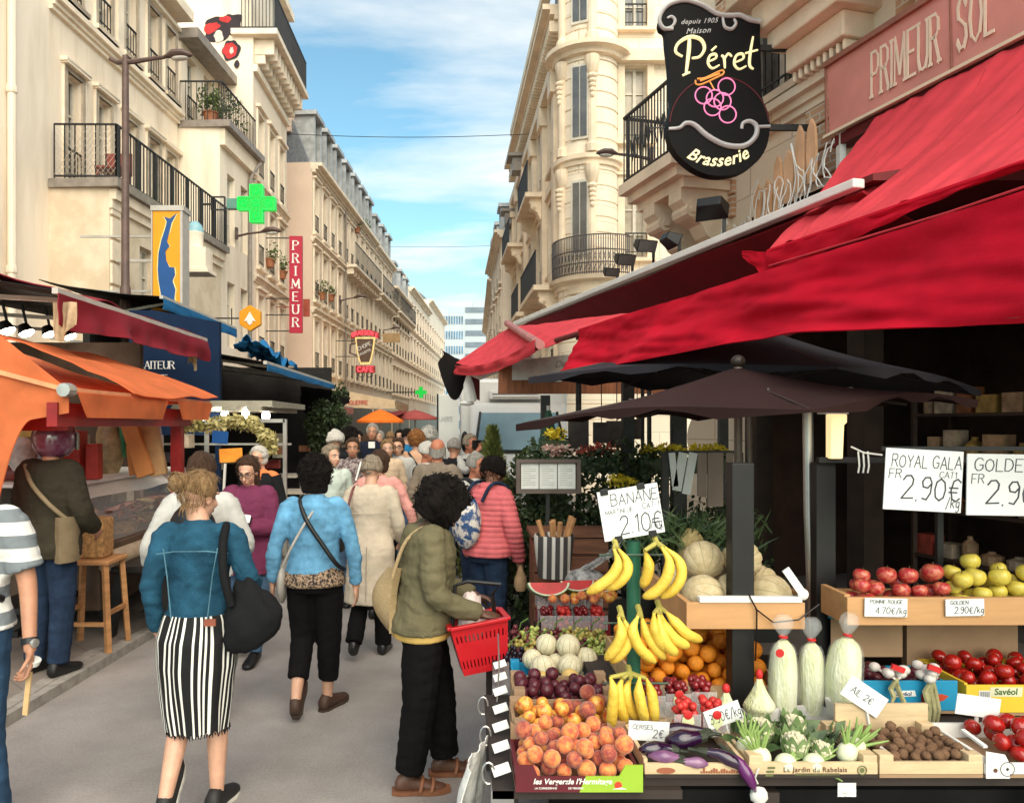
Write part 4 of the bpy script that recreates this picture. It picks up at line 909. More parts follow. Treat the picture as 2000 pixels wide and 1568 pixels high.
for k,(px,py,w_,h,col)in enumerate(((215,870,.28,.62,(.45,.33,.18)),(247,845,.1,.5,(.05,.25,.12)),(300,850,.16,.45,(.3,.25,.3)),(60,835,.5,.16,(.6,.42,.12)),(40,880,.26,.34,(.5,.48,.46)))):
 c=P(px,py,7.9 if k<3 else 6.6);m=MB()
 def bg_(u,v,c=c,w_=w_,h=h,k=k):
  a=2*math.pi*u;s=(.35+.65*math.sin(math.pi*min(1,v*.85+.05)))*(1+.25*noise.noise(V((math.cos(a),math.sin(a),v*3+k))))
  return(c.x+math.cos(a)*w_/2*s,c.y+math.sin(a)*.1*s,c.z+h/2-v*h)
 m.sheet(bg_,20,10);m.tube([(c.x,c.y,c.z+h/2),(c.x,c.y,2.05)],.006,4)
 single('hanging_bag',m,mat('bag_%d'%k,col,.5,.35,9),['pale translucent bag of goods hanging inside the orange tent','green bag hanging in the orange tent beside the pale one','mauve grey bag hanging near the red post in the tent','yellow bundle hanging at the left of the tent above the helmet','grey plastic bag hanging behind the helmeted man'][k],'bag',smooth=60)
c=P(140,880,7.0);m=MB();m.box((c.x-.06,c.y-.05,1.375),(c.x+.1,c.y+.1,1.82));m.box((c.x+.12,c.y,1.375),(c.x+.24,c.y+.1,1.7));single('tall_tin',m,mat('tin_red',(.45,.03,.02),.4),'tall red tin standing on the counter behind the helmeted man','tin',smooth=0,bev=.01)
m=MB();m.box((-6.3,9.6,.05),(-4.0,9.7,2.9));m.box((-6.3,5.6,.05),(-6.2,9.6,2.9));single('shop_backing',m,mat('shop_brown',(.085,.05,.035),.8,.5,3,col2=(.16,.10,.07)),'brown shop wall behind the orange tent','wall',smooth=0)
q=random.Random(12)
for k in range(16):
 c=V((-5.9+q.random()*2.6,9.3,.9+q.random()*1.05));s=q.uniform(.08,.16);m=MB();m.box((c.x-s,c.y-.1,c.z),(c.x+s,c.y+.1,c.z+s*q.uniform(1,2.4)))
 m.box((c.x-s*.7,c.y-.104,c.z+.02),(c.x+s*.7,c.y-.1,c.z+s*.8));single('packet',m,mat('packet_%d'%(k%6),[(.5,.4,.3),(.3,.12,.05),(.12,.1,.12),(.55,.5,.4),(.35,.05,.04),(.4,.3,.1)][k%6],.6,.3,9),'small packet on the shop shelves behind the orange tent','packet','packets on the shop shelves',smooth=0)
WOOD=mat('stool_wood',(.42,.20,.08),.55,.25,3,.1,40,stretch=(1,1,8))
T=thing('bar_stool','tall wooden stool standing at the kerb in front of the counter','stool',(-2.98,6.25,.075));o=V((-2.98,6.25,.075))
m=MB();m.box((o.x-.2,o.y-.18,.76),(o.x+.2,o.y+.18,.80));obj('seat',m,WOOD,T,bev=.01)
for sx in(-1,1):
 for sy in(-1,1):
  m=MB();m.bar(o+V((sx*.2,sy*.18,0)),o+V((sx*.16,sy*.15,.684)),.04);obj('leg',m,WOOD,T,smooth=0)
 m=MB();m.bar(o+V((sx*.18,-.165,.3)),o+V((sx*.18,.165,.3)),.03);obj('stretcher',m,WOOD,T,smooth=0)
m=MB();m.bar(o+V((-.18,-.165,.22)),o+V((.18,-.165,.22)),.03);obj('stretcher',m,WOOD,T,smooth=0)
m=MB();m.lathe([(.13,0),(.14,.02),(.14,.30),(.13,.32)],(o.x+.02,o.y,.802),4,rotz(R(45)));single('cork_block',m,mat('cork',(.38,.20,.075),.9,.4,30,.4,150),'square cork block standing on the wooden stool','block',smooth=0,bev=.01)
for k,(x,y)in enumerate(((-2.72,6.95),(-3.45,6.35))):
 T=thing('bench',['black slatted bench between the stool and the woman in dark denim','low black bench half hidden behind the helmeted man'][k],'bench',(x,y,.07))
 m=MB();m.box((x-.22,y-.5,.62-.2*k),(x+.22,y+.7,.68-.2*k));obj('bench_top',m,BLACK,T,bev=.015)
 for(sx,sy)in((-1,-.4),(1,-.4),(-1,.6),(1,.6)):
  m=MB();m.bar((x+sx*.26,y+sy,.07),(x+sx*.17,y+sy,.62-.2*k),.07);obj('leg',m,BLACK,T,smooth=0)
 m=MB();m.bar((x,y-.4,.25),(x,y+.6,.25),.05);obj('stretcher',m,BLACK,T,smooth=0)
Y=11.0;a=P(252,850,Y);b=P(420,628,Y)
T=thing('shop_screen','tall navy blue board with white serif lettering beside the orange tent','sign',((a.x+b.x)/2,Y,a.z))
m=MB();m.prism([(a.x,a.z),(b.x,a.z),(b.x,b.z),(a.x+.35,P(300,606,Y).z),(a.x,P(300,606,Y).z)],(0,Y,0),(1,0,0),(0,0,1),(0,.08,0));m.box((b.x,Y,.1),(b.x+.06,Y+.1,b.z));m.box((a.x+.3,Y,.1),(a.x+.4,Y+.08,a.z));obj('board',m,NAVY,T,smooth=0)
m=MB();p=P(263,720,Y);script(m,'TRAITEUR',(p.x-.02,Y-.001,p.z),(1,0,0),(0,0,1),.105,pen=.07,serif=True,depth=.006,gap=.16)
p=P(258,745,Y);script(m,'CHARCUTERIE',(p.x-.33,Y-.001,p.z-.01),(1,0,0),(0,0,1),.105,pen=.07,serif=True,depth=.006,gap=.16);obj('lettering',m,WHITEP,T,smooth=0)
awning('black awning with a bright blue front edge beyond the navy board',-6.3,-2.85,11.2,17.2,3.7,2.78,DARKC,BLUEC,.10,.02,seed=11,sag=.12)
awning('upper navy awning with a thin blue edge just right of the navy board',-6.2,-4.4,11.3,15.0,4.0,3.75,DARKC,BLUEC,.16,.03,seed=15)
m=MB()
def cr_(u,v):
 y=14.2+3.2*u;return(-4.2+.5*v+.18*noise.noise(V((u*6,v*4,4))),y,3.35-.25*u+.20*noise.noise(V((u*9,v*5,1)))+.1*math.sin(3*v))
m.sheet(cr_,50,14,.01);single('crumpled_tarpaulin',m,[BLUEC],'crumpled blue tarpaulin bundled on top of the black awning','tarpaulin',smooth=30)
def fl_(u,v):return(-3.0+.5*v,16.9+.6*u,2.75-.9*v+.1*math.sin(5*u))
m=MB();m.sheet(lambda u,v:(-3.6+1.1*u+.05*noise.noise(V((u*7,v*7,1))),17.3,2.75-.15*u-(.5+.35*math.sin(4*u))*v+.03*noise.noise(V((u*9,v*5,2)))),20,8,.01)
single('awning_flap',m,DARKC,'torn dark flap hanging at the far end of the black awning','awning',smooth=60)
m=MB();m.box((-3.9,10.4,2.12),(-2.55,12.6,2.2))
for k in range(4):m.box((-3.9+k*.34,10.35,2.06),(-3.7+k*.34,12.6,2.119))
T=thing('light_rail','pale framed rail of market lights below the black awning','light',(-3.2,11.5,2.06));obj('rail',m,mat('rail_cream',(.30,.27,.21),.6),T,smooth=0)
for k in range(5):
 p=V((-3.8+.26*k,10.5+.1*k,1.98));m=MB();m.lathe([(.025,.12),(.06,.03),(.05,-.02),(.01,-.05)],p,10);obj('bulb',m,BULB,T)
T=awning('long cream cafe awning hanging over the far left pavement',-5.4,-2.35,27.5,34,3.35,2.75,CREAMC,CREAMC,.3,.02,seed=21)
m=MB();m.prism([(-5.35,3.33),(-2.35,2.75),(-2.35,2.45),(-5.35,2.52)],(0,27.45,0),(1,0,0),(0,0,1),(0,.03,0));obj('end_panel',m,CREAMC,T,smooth=0)
m=MB();script(m,'BISTROT',(-4.85,27.44,2.87),(1,0,0),(0,0,1),.13,pen=.1,depth=.006);script(m,'DAGUERRE',(-4.2,27.44,2.6),(1,0,0),(0,0,1),.14,pen=.1,depth=.006);obj('lettering',m,mat('letter_red',(.5,.1,.07),.6),T,smooth=0)
T2=awning('rosy pink awning corner tucked behind the black awning',-5.5,-3.6,20.5,25.5,3.0,2.45,cloth('rosy_canvas',(.40,.16,.14)),mat('rosy_canvas'),.2,.02,seed=25)
def parasol(label,c,r,h,col,rise=.35,name='parasol',val=.06):
 T=thing(name,label,'parasol',c);c=V(c);m=MB();n=8;rings=[]
 for t in(1,.75,.5,.25,.03):
  rings.append([c+V((math.cos(2*math.pi*j/32+.2)*r*t*(1-.035*(1-abs(math.cos(4*(2*math.pi*j/32))))),math.sin(2*math.pi*j/32+.2)*r*t,h-rise*t**1.3))for j in range(32)])
 m.loft([[p-V((0,0,val))for p in rings[0]]]+rings,False);obj('canopy',m,col,T,smooth=50)
 m=MB();m.tube([c,c+V((0,0,h+.06))],.03,8);obj('pole',m,SIGNG,T)
 return T
parasol('small bright orange parasol over the far crowd',P(743,830,23.5)*1-V((0,0,1.87)),.72,2.35,cloth('parasol_orange',(.75,.16,.02)))
parasol('far red and white parasol right of the orange one',(-1.9,32,0),1.0,2.5,cloth('parasol_red',(.45,.10,.09)))
parasol('farthest dark red parasol behind the crowd',(-3.0,38,0),1.2,2.6,cloth('parasol_dark',(.25,.05,.05)))
T=thing('market_stall','white and steel market stall dressed with a garland of pale vine leaves','stall',(-2.9,9.4,.07))
m=MB();m.box((-4.4,8.6,.75),(-2.45,11.2,.82));m.box((-4.3,8.65,.08),(-2.55,11.1,.749));obj('counter',m,mat('stall_white',(.55,.5,.45),.6,.1,3),T,smooth=0)
m=MB()
for(x,y)in((-2.42,10.6),(-3.5,10.6)):m.bar((x,y,.08),(x,y,1.95),.05)
m.bar((-3.5,10.6,1.93),(-2.42,10.6,1.93),.05);m.bar((-4.5,10.9,1.6),(-2.4,10.9,1.6),.03);obj('steel_frame',m,CHROME,T,smooth=0)
m=MB();path=[P(x,y,9.4)for x,y in((352,836),(385,828),(420,832),(455,822),(490,826),(515,845),(530,868),(505,888),(490,905))]
for i in range(len(path)-1):
 for k in range(3):foliage(m,path[i].lerp(path[i+1],k/3),.1,46,.085,40+i*3+k)
obj('vine_garland',m,LEAFY,T,smooth=0)
MEAT=mat('meat_red',(.42,.05,.06),.4,.4,12,col2=(.62,.25,.2),obj_rand=1)
q=random.Random(5)
for k in range(26):
 c=V((-4.2+q.random()*1.7,8.68+q.random()*.7,.83+q.random()*.05));m=MB();m.ell(c,(.09*q.uniform(.6,1.2),.07,.04),8,6,fn=lambda p:p*(1+.25*noise.noise(p*2+V((k,0,0)))))
 single('meat_piece',m,MEAT,'red piece of meat on the white stall past the orange tent','meat','pieces of meat on the white stall')
def price(label,c,w_,h,mt_,tilt=0,stand=True,name='price_sign',text=None,th=.006,group=None,yaw=0,lean=0,lines=()):
 """a price card; lines: (text, x, y, height) in card units"""
 M=rotz(yaw)@Matrix.Rotation(lean,3,'X')@Matrix.Rotation(tilt,3,'Y');c=V(c);T=thing(name,label,'price sign',c,group)
 m=MB();m.obox(c,(w_,th,h),M);obj('card',m,mt_,T,smooth=0,bev=.0015)
 if lines:
  m=MB();nrm=M@V((0,-1,0));u=M@V((1,0,0));v=M@V((0,0,1))
  for k,(tx,x,y,hh)in enumerate(lines):
   fit=min(1,(.47-x)*w_/(script_w(tx)*hh*h));script(m,tx,c+u*(x*w_)+v*(y*h)+nrm*(th/2+.0003),u*fit,v,hh*h,pen=.032,wob_=.05,depth=.0015,seed=k,slant=.08)
  obj('handwriting',m,mat('marker_ink',(.09,.09,.10),.7),T,smooth=0)
 return T
price('plain blue square card in front of the vine garland',P(430,854,9.2),.19,.15,BLUS,R(4))
price('blank orange price card above the white meat stall',P(451,889,9.0),.27,.16,mat('card_orange',(.85,.30,.03),.7,emit=.0),R(-3))
m=MB();m.bar(P(440,905,9.0),P(437,960,9.0),.025);single('card_stand',m,PAPERW,'thin white stick under the orange price card','stand')
for k,(px,Y,w_,h)in enumerate(((600,13,.5,1.0),(560,12.2,.4,.8),(640,14.5,.5,.9))):
 c=P(px,830,Y);c.z=.08;T=thing('display_table',['grey trestle table with boards beyond the vine stall','small wooden easel table between the vine stall and the crowd','far trestle table behind the watching crowd'][k],'table',c)
 m=MB();m.box((c.x-w_,c.y-.3,h),(c.x+w_,c.y+.3,h+.04));obj('table_top',m,mat('grey_board',(.42,.36,.3),.6),T,smooth=0)
 for sx in(-1,1):
  for sy in(-1,1):
   m=MB();m.bar((c.x+sx*(w_-.05),c.y+sy*.25,.08),(c.x+sx*(w_-.05),c.y+sy*.25,h),.04);obj('leg',m,CHROME,T,smooth=0)
m=MB();m.box((-6.2,17.8,.05),(-3.0,17.9,3.2));m.box((-5.6,11.4,.05),(-5.5,17.8,3.4));single('shop_backing',m,mat('shop_shade_black',(.012,.009,.008),.8,.5,3),'black shop interior below the black and blue awning','wall',smooth=0)  # added black panels give the dark under the awning; end one doubles as curtain
q=random.Random(31)
for k in range(14):
 c=V((-4.9+q.random()*1.5,11.6+k*.4,.9+q.random()*.5));s=q.uniform(.08,.16);m=MB();m.box((c.x-s,c.y-.1,c.z),(c.x+s,c.y+.1,c.z+s*q.uniform(1,2.4)))
 single('packet',m,mat('packet_%d'%(k%6)),'small packet displayed under the black and blue awning','packet','packets under the black awning',smooth=0)
m=MB();c=P(628,835,16.5);foliage(m,c,(.38,.38,.62),1500,.10,9);foliage(m,c+V((.35,.3,.3)),(.25,.3,.7),700,.10,10);T=thing('topiary','dark bushy plant hanging at the end of the black awning','plant',(c.x,c.y,0));obj('leaves',m,LEAFD,T,smooth=0)
m=MB();m.lathe([(.16,.0),(.22,.35),(.2,.35),(.03,.36),(.03,1.3)],(c.x,c.y,0),12);obj('pot',m,BLACK,T)
# near right: fascia, awnings, hanging sign
U_,N_=RF.U,RF.N
def RP(Y,a,z):return V((a-.25*Y,Y,z))
FASC=mat('faded_red_fascia',(.62,.24,.20),.38,.12,1.5,spec=.5);REDC=cloth('red_canvas',(.62,.006,.026),thin=.2);PINKC=cloth('skylit_red_canvas',(.70,.062,.080),thin=.15);CREAM=mat('cream_edge',(.75,.62,.45),.5,.05,4);LETT=mat('cream_letter',(.82,.66,.5),.5,.05,4);DRED=mat('deep_red',(.14,.008,.01),.6,.2,3)  # canopy red is lightened to pink to stand for sky light on top
T=thing('shop_fascia','long faded red fascia board with tall condensed cream lettering, top right','sign',RP(5,5.5,4.73))
m=MB();a0=5.54
m.hexa([RP(7.6,a0,4.73),RP(2.0,a0,4.73),RP(2.0,a0+.2,4.73),RP(7.6,a0+.2,4.73),RP(7.6,a0-.02,5.40),RP(2.0,a0-.02,5.40),RP(2.0,a0+.2,5.40),RP(7.6,a0+.2,5.40)]);obj('board',m,FASC,T,smooth=0)
m=MB();m.bar(RP(7.62,a0-.03,4.715),RP(2,a0-.03,4.715),.05,.028);obj('bottom_edge',m,CREAM,T,smooth=0)
m=MB();m.bar(RP(7.62,a0-.03,5.42),RP(2,a0-.03,5.42),.06,.05);m.bar(RP(7.61,a0-.02,4.74),RP(7.61,a0-.03,5.39),.02,.02);m.bar(RP(6.23,a0-.014,4.74),RP(6.23,a0-.024,5.39),.012,.008);obj('frame_edge',m,mat('brown_edge',(.30,.12,.08),.5),T,smooth=0)
m=MB();m.hexa([RP(7.6,a0+.02,4.60),RP(2,a0+.02,4.60),RP(2,a0+.2,4.60),RP(7.6,a0+.2,4.60),RP(7.6,a0+.02,4.70),RP(2,a0+.02,4.70),RP(2,a0+.2,4.70),RP(7.6,a0+.2,4.70)]);obj('awning_box',m,DRED,T,smooth=0)
m=MB();xs=.36
script(m,'PRIMEUR',RP(7.05,a0-.012,4.87),-U_*xs,(0,0,1),.40,pen=.075,serif=True,depth=.008,gap=.2);obj('lettering',m,LETT,T,smooth=0);m=MB()
script(m,'SOL',RP(6.17,a0-.012,4.87),-U_*xs,(0,0,1),.40,pen=.075,serif=True,depth=.008,gap=.2);obj('lettering',m,LETT,T,smooth=0)
T=thing('awning','upper faded red awning sloping down from the fascia board','awning',RP(5,4.0,3.26))
def fb(u,v):
 yf=7.0-.85*v;Y=yf+(1.6-yf)*u;a=5.52-1.52*v;z=4.66-1.40*v-.10*math.sin(math.pi*v)*(.6+.4*math.sin(u*9))
 fold=.022*noise.noise(V((u*26+v*5,v*1.1,2)))+.014*noise.noise(V((u*60+v*9,v*1.5,5)));p=RP(Y,a,z);return p+N_*fold+V((0,0,fold))
m=MB();m.sheet(fb,150,26,.006);obj('canopy',m,PINKC,T,smooth=75)
def fh(u,v):Y=6.15+(1.6-6.15)*u;p=RP(Y,3.99,3.25-.15*v*(.55+.45*math.sin(u*8+1))+.01*noise.noise(V((u*20,v,1))));return p+N_*(.03*noise.noise(V((u*22,v*2,4)))+.01)
m=MB();m.sheet(fh,100,5,.005);obj('valance',m,REDC,T,smooth=75)
m=MB();m.tube([RP(6.15,4.0,3.25),RP(1.6,4.0,3.25)],.026,8);obj('front_bar',m,REDC,T);m=MB();m.tube([RP(6.1,3.97,3.13),RP(4.5,3.97,3.11),RP(3,3.97,3.14),RP(1.6,3.97,3.12)],.008,6);obj('hem_piping',m,PINKC,T)
m=MB()
for k in range(7):m.tube([fb(.08+.135*k,j/12)+N_*.004+V((0,0,.004))for j in range(13)],.004,4)
obj('seam',m,mat('seam_red',(.40,.03,.04),.8),T)
m=MB();m.sheet(lambda u,v:RP(6.15+.3*u,3.97,3.25+.08*u-v*.20*(1-.75*u))+V((.02*noise.noise(V((u*3,v*3,3))),0,0)),10,8,.006);obj('loose_end',m,REDC,T,smooth=75)
T=thing('awning','lower bright red awning with a deep creased valance over the fruit stall','awning',RP(5,2.61,2.65))
def fc(u,v):
 Y=(7.25+3.6*v)*(1-u)+1.4*u;a=2.61+.79*v;z=2.60+.06*min(1,u*4)+(.60*(1-u)**2.4+.06)*v+.02*math.sin(u*5)*v-.03*math.sin(math.pi*v);return RP(Y,a,z+.012*noise.noise(V((u*30,v*2,8))))
m=MB();m.sheet(fc,80,16,.006);obj('canopy',m,PINKC,T,smooth=75)
def fa(u,v):
 Y=6.4+(1.4-6.4)*u;bot=2.285+.02*u-.42*max(0,u-.55)**1.1-.012*math.sin(u*11);z=2.665+(bot-2.665)*v
 f_=.075*noise.noise(V((u*5+v*1.4,v*2.6-u*4.5,6)))*(.25+v)+.028*noise.noise(V((u*11+v*2,v*7-u*12,2)))*(.3+v)+.008*noise.noise(V((u*40,v*9+u*10,4)))
 d=RP(Y,2.60,z);return d+N_*(f_+.02+.08*v*(1-u)+.07*v*v)
m=MB();m.sheet(fa,170,26,.006);obj('valance',m,REDC,T,smooth=75)
m=MB()
m.tube([fa(j/60,.965)+N_*.003 for j in range(61)],.003,4);obj('seam',m,mat('seam_red'),T)
m=MB();m.tube([RP(7.0,2.62,2.64),RP(1.4,2.62,2.64)],.025,8)
for Y in(6.6,4.6,2.8):m.bar(RP(Y,2.64,2.62),RP(Y-.4,3.9,2.5),.04);m.bar(RP(Y-.4,3.9,2.5),RP(Y,5.3,3.0),.05)
obj('arm',m,DRED,T,smooth=0)
T=thing('awning','far faded red awning tip pointing into the street above the white van','awning',RP(9,2.61,2.7))
def fd(u,v):
 yf=10.6+.7*v;yn=7.3+3.5*v;Y=yf+(yn-yf)*u;a=2.58+.82*v;z=2.72-.12*u+(.50+.14*u)*v-.10*math.sin(math.pi*u)*(1-v)+.015*noise.noise(V((u*12,v*4,3)));return RP(Y,a,z)
m=MB();m.sheet(fd,40,14,.006);obj('canopy',m,PINKC,T,smooth=75)
def fe(u,v):Y=10.6-3.2*u;return RP(Y,2.57,2.69-.10*math.sin(math.pi*u)-.12*v)+N_*(.04*noise.noise(V((u*9,v*2,2))))
m=MB();m.sheet(fe,30,4,.006);obj('valance',m,PINKC,T,smooth=75)
m=MB();m.tube([RP(7.3,2.58,2.63),RP(9.1,2.98,2.97),RP(10.9,3.38,3.31)],.045,10);obj('awning_roller',m,mat('faded_roller',(.42,.16,.15),.6),T)
m=MB();m.tube([RP(10.4,2.6,2.64),RP(10.2,2.8,2.5),RP(9.6,3.3,2.72)],.035,8);obj('arm',m,WHITEP,T)
m=MB();m.sheet(lambda u,v:V((-.28+.50*u+.04*math.sin(5*v),10.7+.2*u,2.93-.30*u-v*(.22+.45*math.sin(math.pi*min(1,u*1.25))*.8)+.03*noise.noise(V((u*5,v*5,7))))),20,12,.008);obj('side_flap',m,DARKC,T,smooth=70)
m=MB();m.sheet(lambda u,v:V((.06+.2*u,10.55,2.62-.12*u-v*.3)),8,6,.006);obj('red_lining',m,DRED,T,smooth=70)
m=MB();c=P(915,735,10.3);m.tube([c+V((0,0,.03)),c+V((0,0,-.1)),c+V((.02,0,-.28)),c+V((.03,0,-.34))],[.02,.07,.09,.085],10);m.ell(c+V((-.02,-.02,-.36)),(.1,.05,.035),10,6);obj('cloth_bundle',m,PAPERW,T)
T=thing('awning_cassette','long white edged awning cassette with a dark red underside, over the brasserie front','awning',RP(9,4.3,3.6))
m=MB();m.bar(RP(13.4,4.3,3.63),RP(5.6,4.3,3.63),.10,.07);obj('gutter',m,WHITEP,T,smooth=0,bev=.01)
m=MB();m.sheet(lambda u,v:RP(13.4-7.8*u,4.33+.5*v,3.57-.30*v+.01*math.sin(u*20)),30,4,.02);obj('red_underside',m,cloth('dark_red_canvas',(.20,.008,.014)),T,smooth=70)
m=MB();m.hexa([RP(13.4,4.4,3.65),RP(5.6,4.4,3.65),RP(5.6,5.75,3.65),RP(13.4,5.75,3.65),RP(13.4,4.4,3.70),RP(5.6,4.4,3.70),RP(5.6,5.75,3.9),RP(13.4,5.75,3.9)]);obj('canopy_roof',m,DRED,T,smooth=0)
Y=8.0
def S(x,y):return((x/2.6133+950-CX)/F*Y,EYE-(y/2.6133-CY)/F*Y)
def smooth_loop(p,k=4):
 out=[];n=len(p)
 for i in range(n):
  a,b,c,d=[V(p[(i+j-1)%n])for j in range(4)]
  for s in range(k):
   t=s/k;out.append(tuple(.5*((2*b)+(c-a)*t+(2*a-5*b+4*c-d)*t*t+(3*b-a-3*c+d)*t**3)))
 return out
oc=[(886,100),(905,55),(950,22),(1020,10),(1100,34),(1170,74),(1230,86),(1290,86),(1340,108),(1394,118),(1396,180),(1400,260),(1404,400),(1408,500),(1438,575),(1447,655),(1430,750),(1380,828),(1300,880),(1200,899),(1110,885),(1030,840),(962,770),(931,695),(926,620),(944,545),(945,480),(940,400),(934,320),(922,220),(916,155),(892,135)]
sp=smooth_loop([S(*p)for p in oc],3)
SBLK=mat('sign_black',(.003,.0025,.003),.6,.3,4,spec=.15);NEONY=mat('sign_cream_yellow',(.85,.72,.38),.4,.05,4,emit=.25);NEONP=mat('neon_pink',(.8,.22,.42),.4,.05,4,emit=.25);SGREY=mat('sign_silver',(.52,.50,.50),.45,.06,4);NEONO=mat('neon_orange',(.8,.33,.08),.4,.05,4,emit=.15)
T=thing('brasserie_sign','large black hanging brasserie sign with a pink grape cluster and scrolls','sign',(S(1190,899)[0],Y,S(1190,899)[1]))
m=MB();m.prism(sp,(0,Y,0),(1,0,0),(0,0,1),(0,.14,0));obj('sign_board',m,SBLK,T,smooth=40)
def stroke(mb,pts,r,lay=0,n=6,rs=None):
 q=[V((S(*p)[0],Y-.006-lay,S(*p)[1]))for p in pts];out=[]
 if len(q)>2:
  for i in range(len(q)-1):
   a,b,c,d=q[max(i-1,0)],q[i],q[i+1],q[min(i+2,len(q)-1)]
   for s_ in range(4):
    t=s_/4;out.append(.5*((2*b)+(c-a)*t+(2*a-5*b+4*c-d)*t*t+(3*b-a-3*c+d)*t**3))
  out.append(q[-1])
 else:out=q
 k=len(out);rr=[r*(.55+.45*math.sin(math.pi*(i+.6)/k))for i in range(k)]if rs is None else[rs[0]+(rs[1]-rs[0])*i/(k-1)for i in range(k)]
 mb.tube(out,rr,n)
m=MB()
stroke(m,[(952,150),(905,148),(882,105),(905,50),(952,18),(1022,6),(1102,30),(1172,72),(1232,84),(1292,82),(1342,104),(1396,114)],.026,0,6,(.02,.028))
stroke(m,[(905,148),(945,140),(962,110),(945,88),(922,96)],.018);stroke(m,[(1205,92),(1215,140),(1250,152),(1272,125),(1262,100)],.02)
obj('silver_edge',m,SGREY,T,smooth=60);m=MB();stroke(m,[(930,660),(985,655),(1015,632),(1060,640),(1125,695),(1215,742),(1310,748),(1368,705),(1378,650),(1345,622),(1308,632),(1302,660)],.03);stroke(m,[(1378,650),(1446,648)],.02,rs=(.018,.018))
obj('silver_scrolls',m,SGREY,T,smooth=60)
m=MB()
stroke(m,[(1000,292),(965,268),(978,225),(1035,192),(1092,205),(1112,250),(1088,292),(1048,300)],.020);stroke(m,[(1035,195),(1032,260),(1018,380)],.022);stroke(m,[(1000,388),(1038,372)],.013)
stroke(m,[(1132,318),(1170,300),(1168,280),(1140,288),(1130,325),(1152,352),(1188,335)],.015);stroke(m,[(1148,262),(1172,240)],.014);stroke(m,[(1198,285),(1212,300),(1216,352)],.015);stroke(m,[(1212,310),(1232,278),(1252,292)],.014)
stroke(m,[(1268,322),(1310,302),(1304,278),(1274,288),(1264,330),(1288,356),(1325,340)],.015);stroke(m,[(1360,190),(1346,270),(1342,335),(1362,356)],.016);stroke(m,[(1320,275),(1384,258)],.012)
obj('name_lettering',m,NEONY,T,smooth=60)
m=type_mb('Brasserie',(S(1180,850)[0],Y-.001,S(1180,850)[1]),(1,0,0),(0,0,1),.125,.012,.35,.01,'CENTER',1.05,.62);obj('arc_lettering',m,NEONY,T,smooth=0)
m=type_mb('depuis 1905',(S(1085,122)[0],Y-.001,S(1085,122)[1]),(1,0,.05),(-.05,0,1),.05,.0,.4,.006,'CENTER',1.1);m.join(type_mb('Maison',(S(1080,172)[0],Y-.001,S(1080,172)[1]),(1,0,.06),(-.06,0,1),.058,.0,.4,.006,'CENTER',1.1));obj('small_lettering',m,SGREY,T,smooth=0)
m=MB()
for(x,y)in((1225,445),(1108,490),(1165,505),(1204,520),(1153,550),(1230,587)):
 m.tube([(S(x,y)[0]+.088*math.cos(t),Y-.006-.0006*(x%7),S(x,y)[1]+.088*math.sin(t))for t in[j*math.pi/12 for j in range(25)]],.0075,6)
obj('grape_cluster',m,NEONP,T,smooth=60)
m=MB();stroke(m,[(1075,405),(1115,400),(1175,372),(1205,362),(1208,380),(1165,402),(1100,432),(1070,432),(1066,412)],.008,rs=(.009,.009));stroke(m,[(1140,420),(1162,460)],.008);stroke(m,[(1090,415),(1190,378)],.012);obj('vine_twig',m,NEONO,T,smooth=60)
m=MB();m.tube([(S(1188,645)[0]+.515*math.cos(t),Y-.003,S(1188,645)[1]+.515*math.sin(t))for t in[R(5+170*j/30)for j in range(31)]],.005,5);obj('circle_line',m,mat('dim_red',(.15,.02,.03),.5),T,smooth=60)
m=MB();
for y in(232,640):m.bar((S(1400,y)[0],Y+.07,S(0,y)[1]),(RX(Y)+.05,Y+.07,S(0,y)[1]),.045,.06)
m.bar((S(840,640)[0],Y+.07,S(0,640)[1]),(S(930,640)[0],Y+.07,S(0,640)[1]),.012);obj('bracket',m,IRON,T,smooth=0)
T=thing('wire_sign','scribbly white wire lettering in front of pale pointed boards on the stone wall','sign',RP(7.9,5.6,3.8));q=random.Random(4)
m=MB()
for k in range(6):
 Yk=8.62-.17*k;h=.50+.05*k-(.10 if k%2 else 0);c=RP(Yk,5.50,4.06+.05*k);m.prism([(-.055,0),(.055,0),(.072,h*.55),(.05,h*.86),(0,h),(-.05,h*.86),(-.072,h*.55)],c,-U_,(0,0,1),N_*.03)
obj('pointed_boards',m,mat('peach_board',(.72,.42,.24),.6,.15,3),T,smooth=0)
m=MB()
for k in range(15):
 Yk=9.25-.125*k;o=RP(Yk,5.44,3.74+.035*k);pts=[];hh=.16+.10*q.random()+(.14 if k%5==0 else 0)
 for j in range(20):
  t=j/19*2*math.pi*1.15;pts.append(o-U_*(.055*math.sin(t*(2 if k%3 else 1)+k)+.10*j/19)+V((0,0,hh*math.cos(t+k*.9)+hh+.02*math.sin(5*t)))+N_*(.012*math.sin(3*t)+.002*k))
 m.tube(pts,.0065,5)
obj('wire_script',m,WHITEP,T,smooth=60)
m=MB();m.box((RP(7.5,5.6,0).x-.04,7.48,3.75),(RP(7.5,5.6,0).x+.02,7.56,5.3));single('pale_post',m,PAPERW,'pale vertical strip on the wall between the wire sign and the fascia','strip',smooth=0)
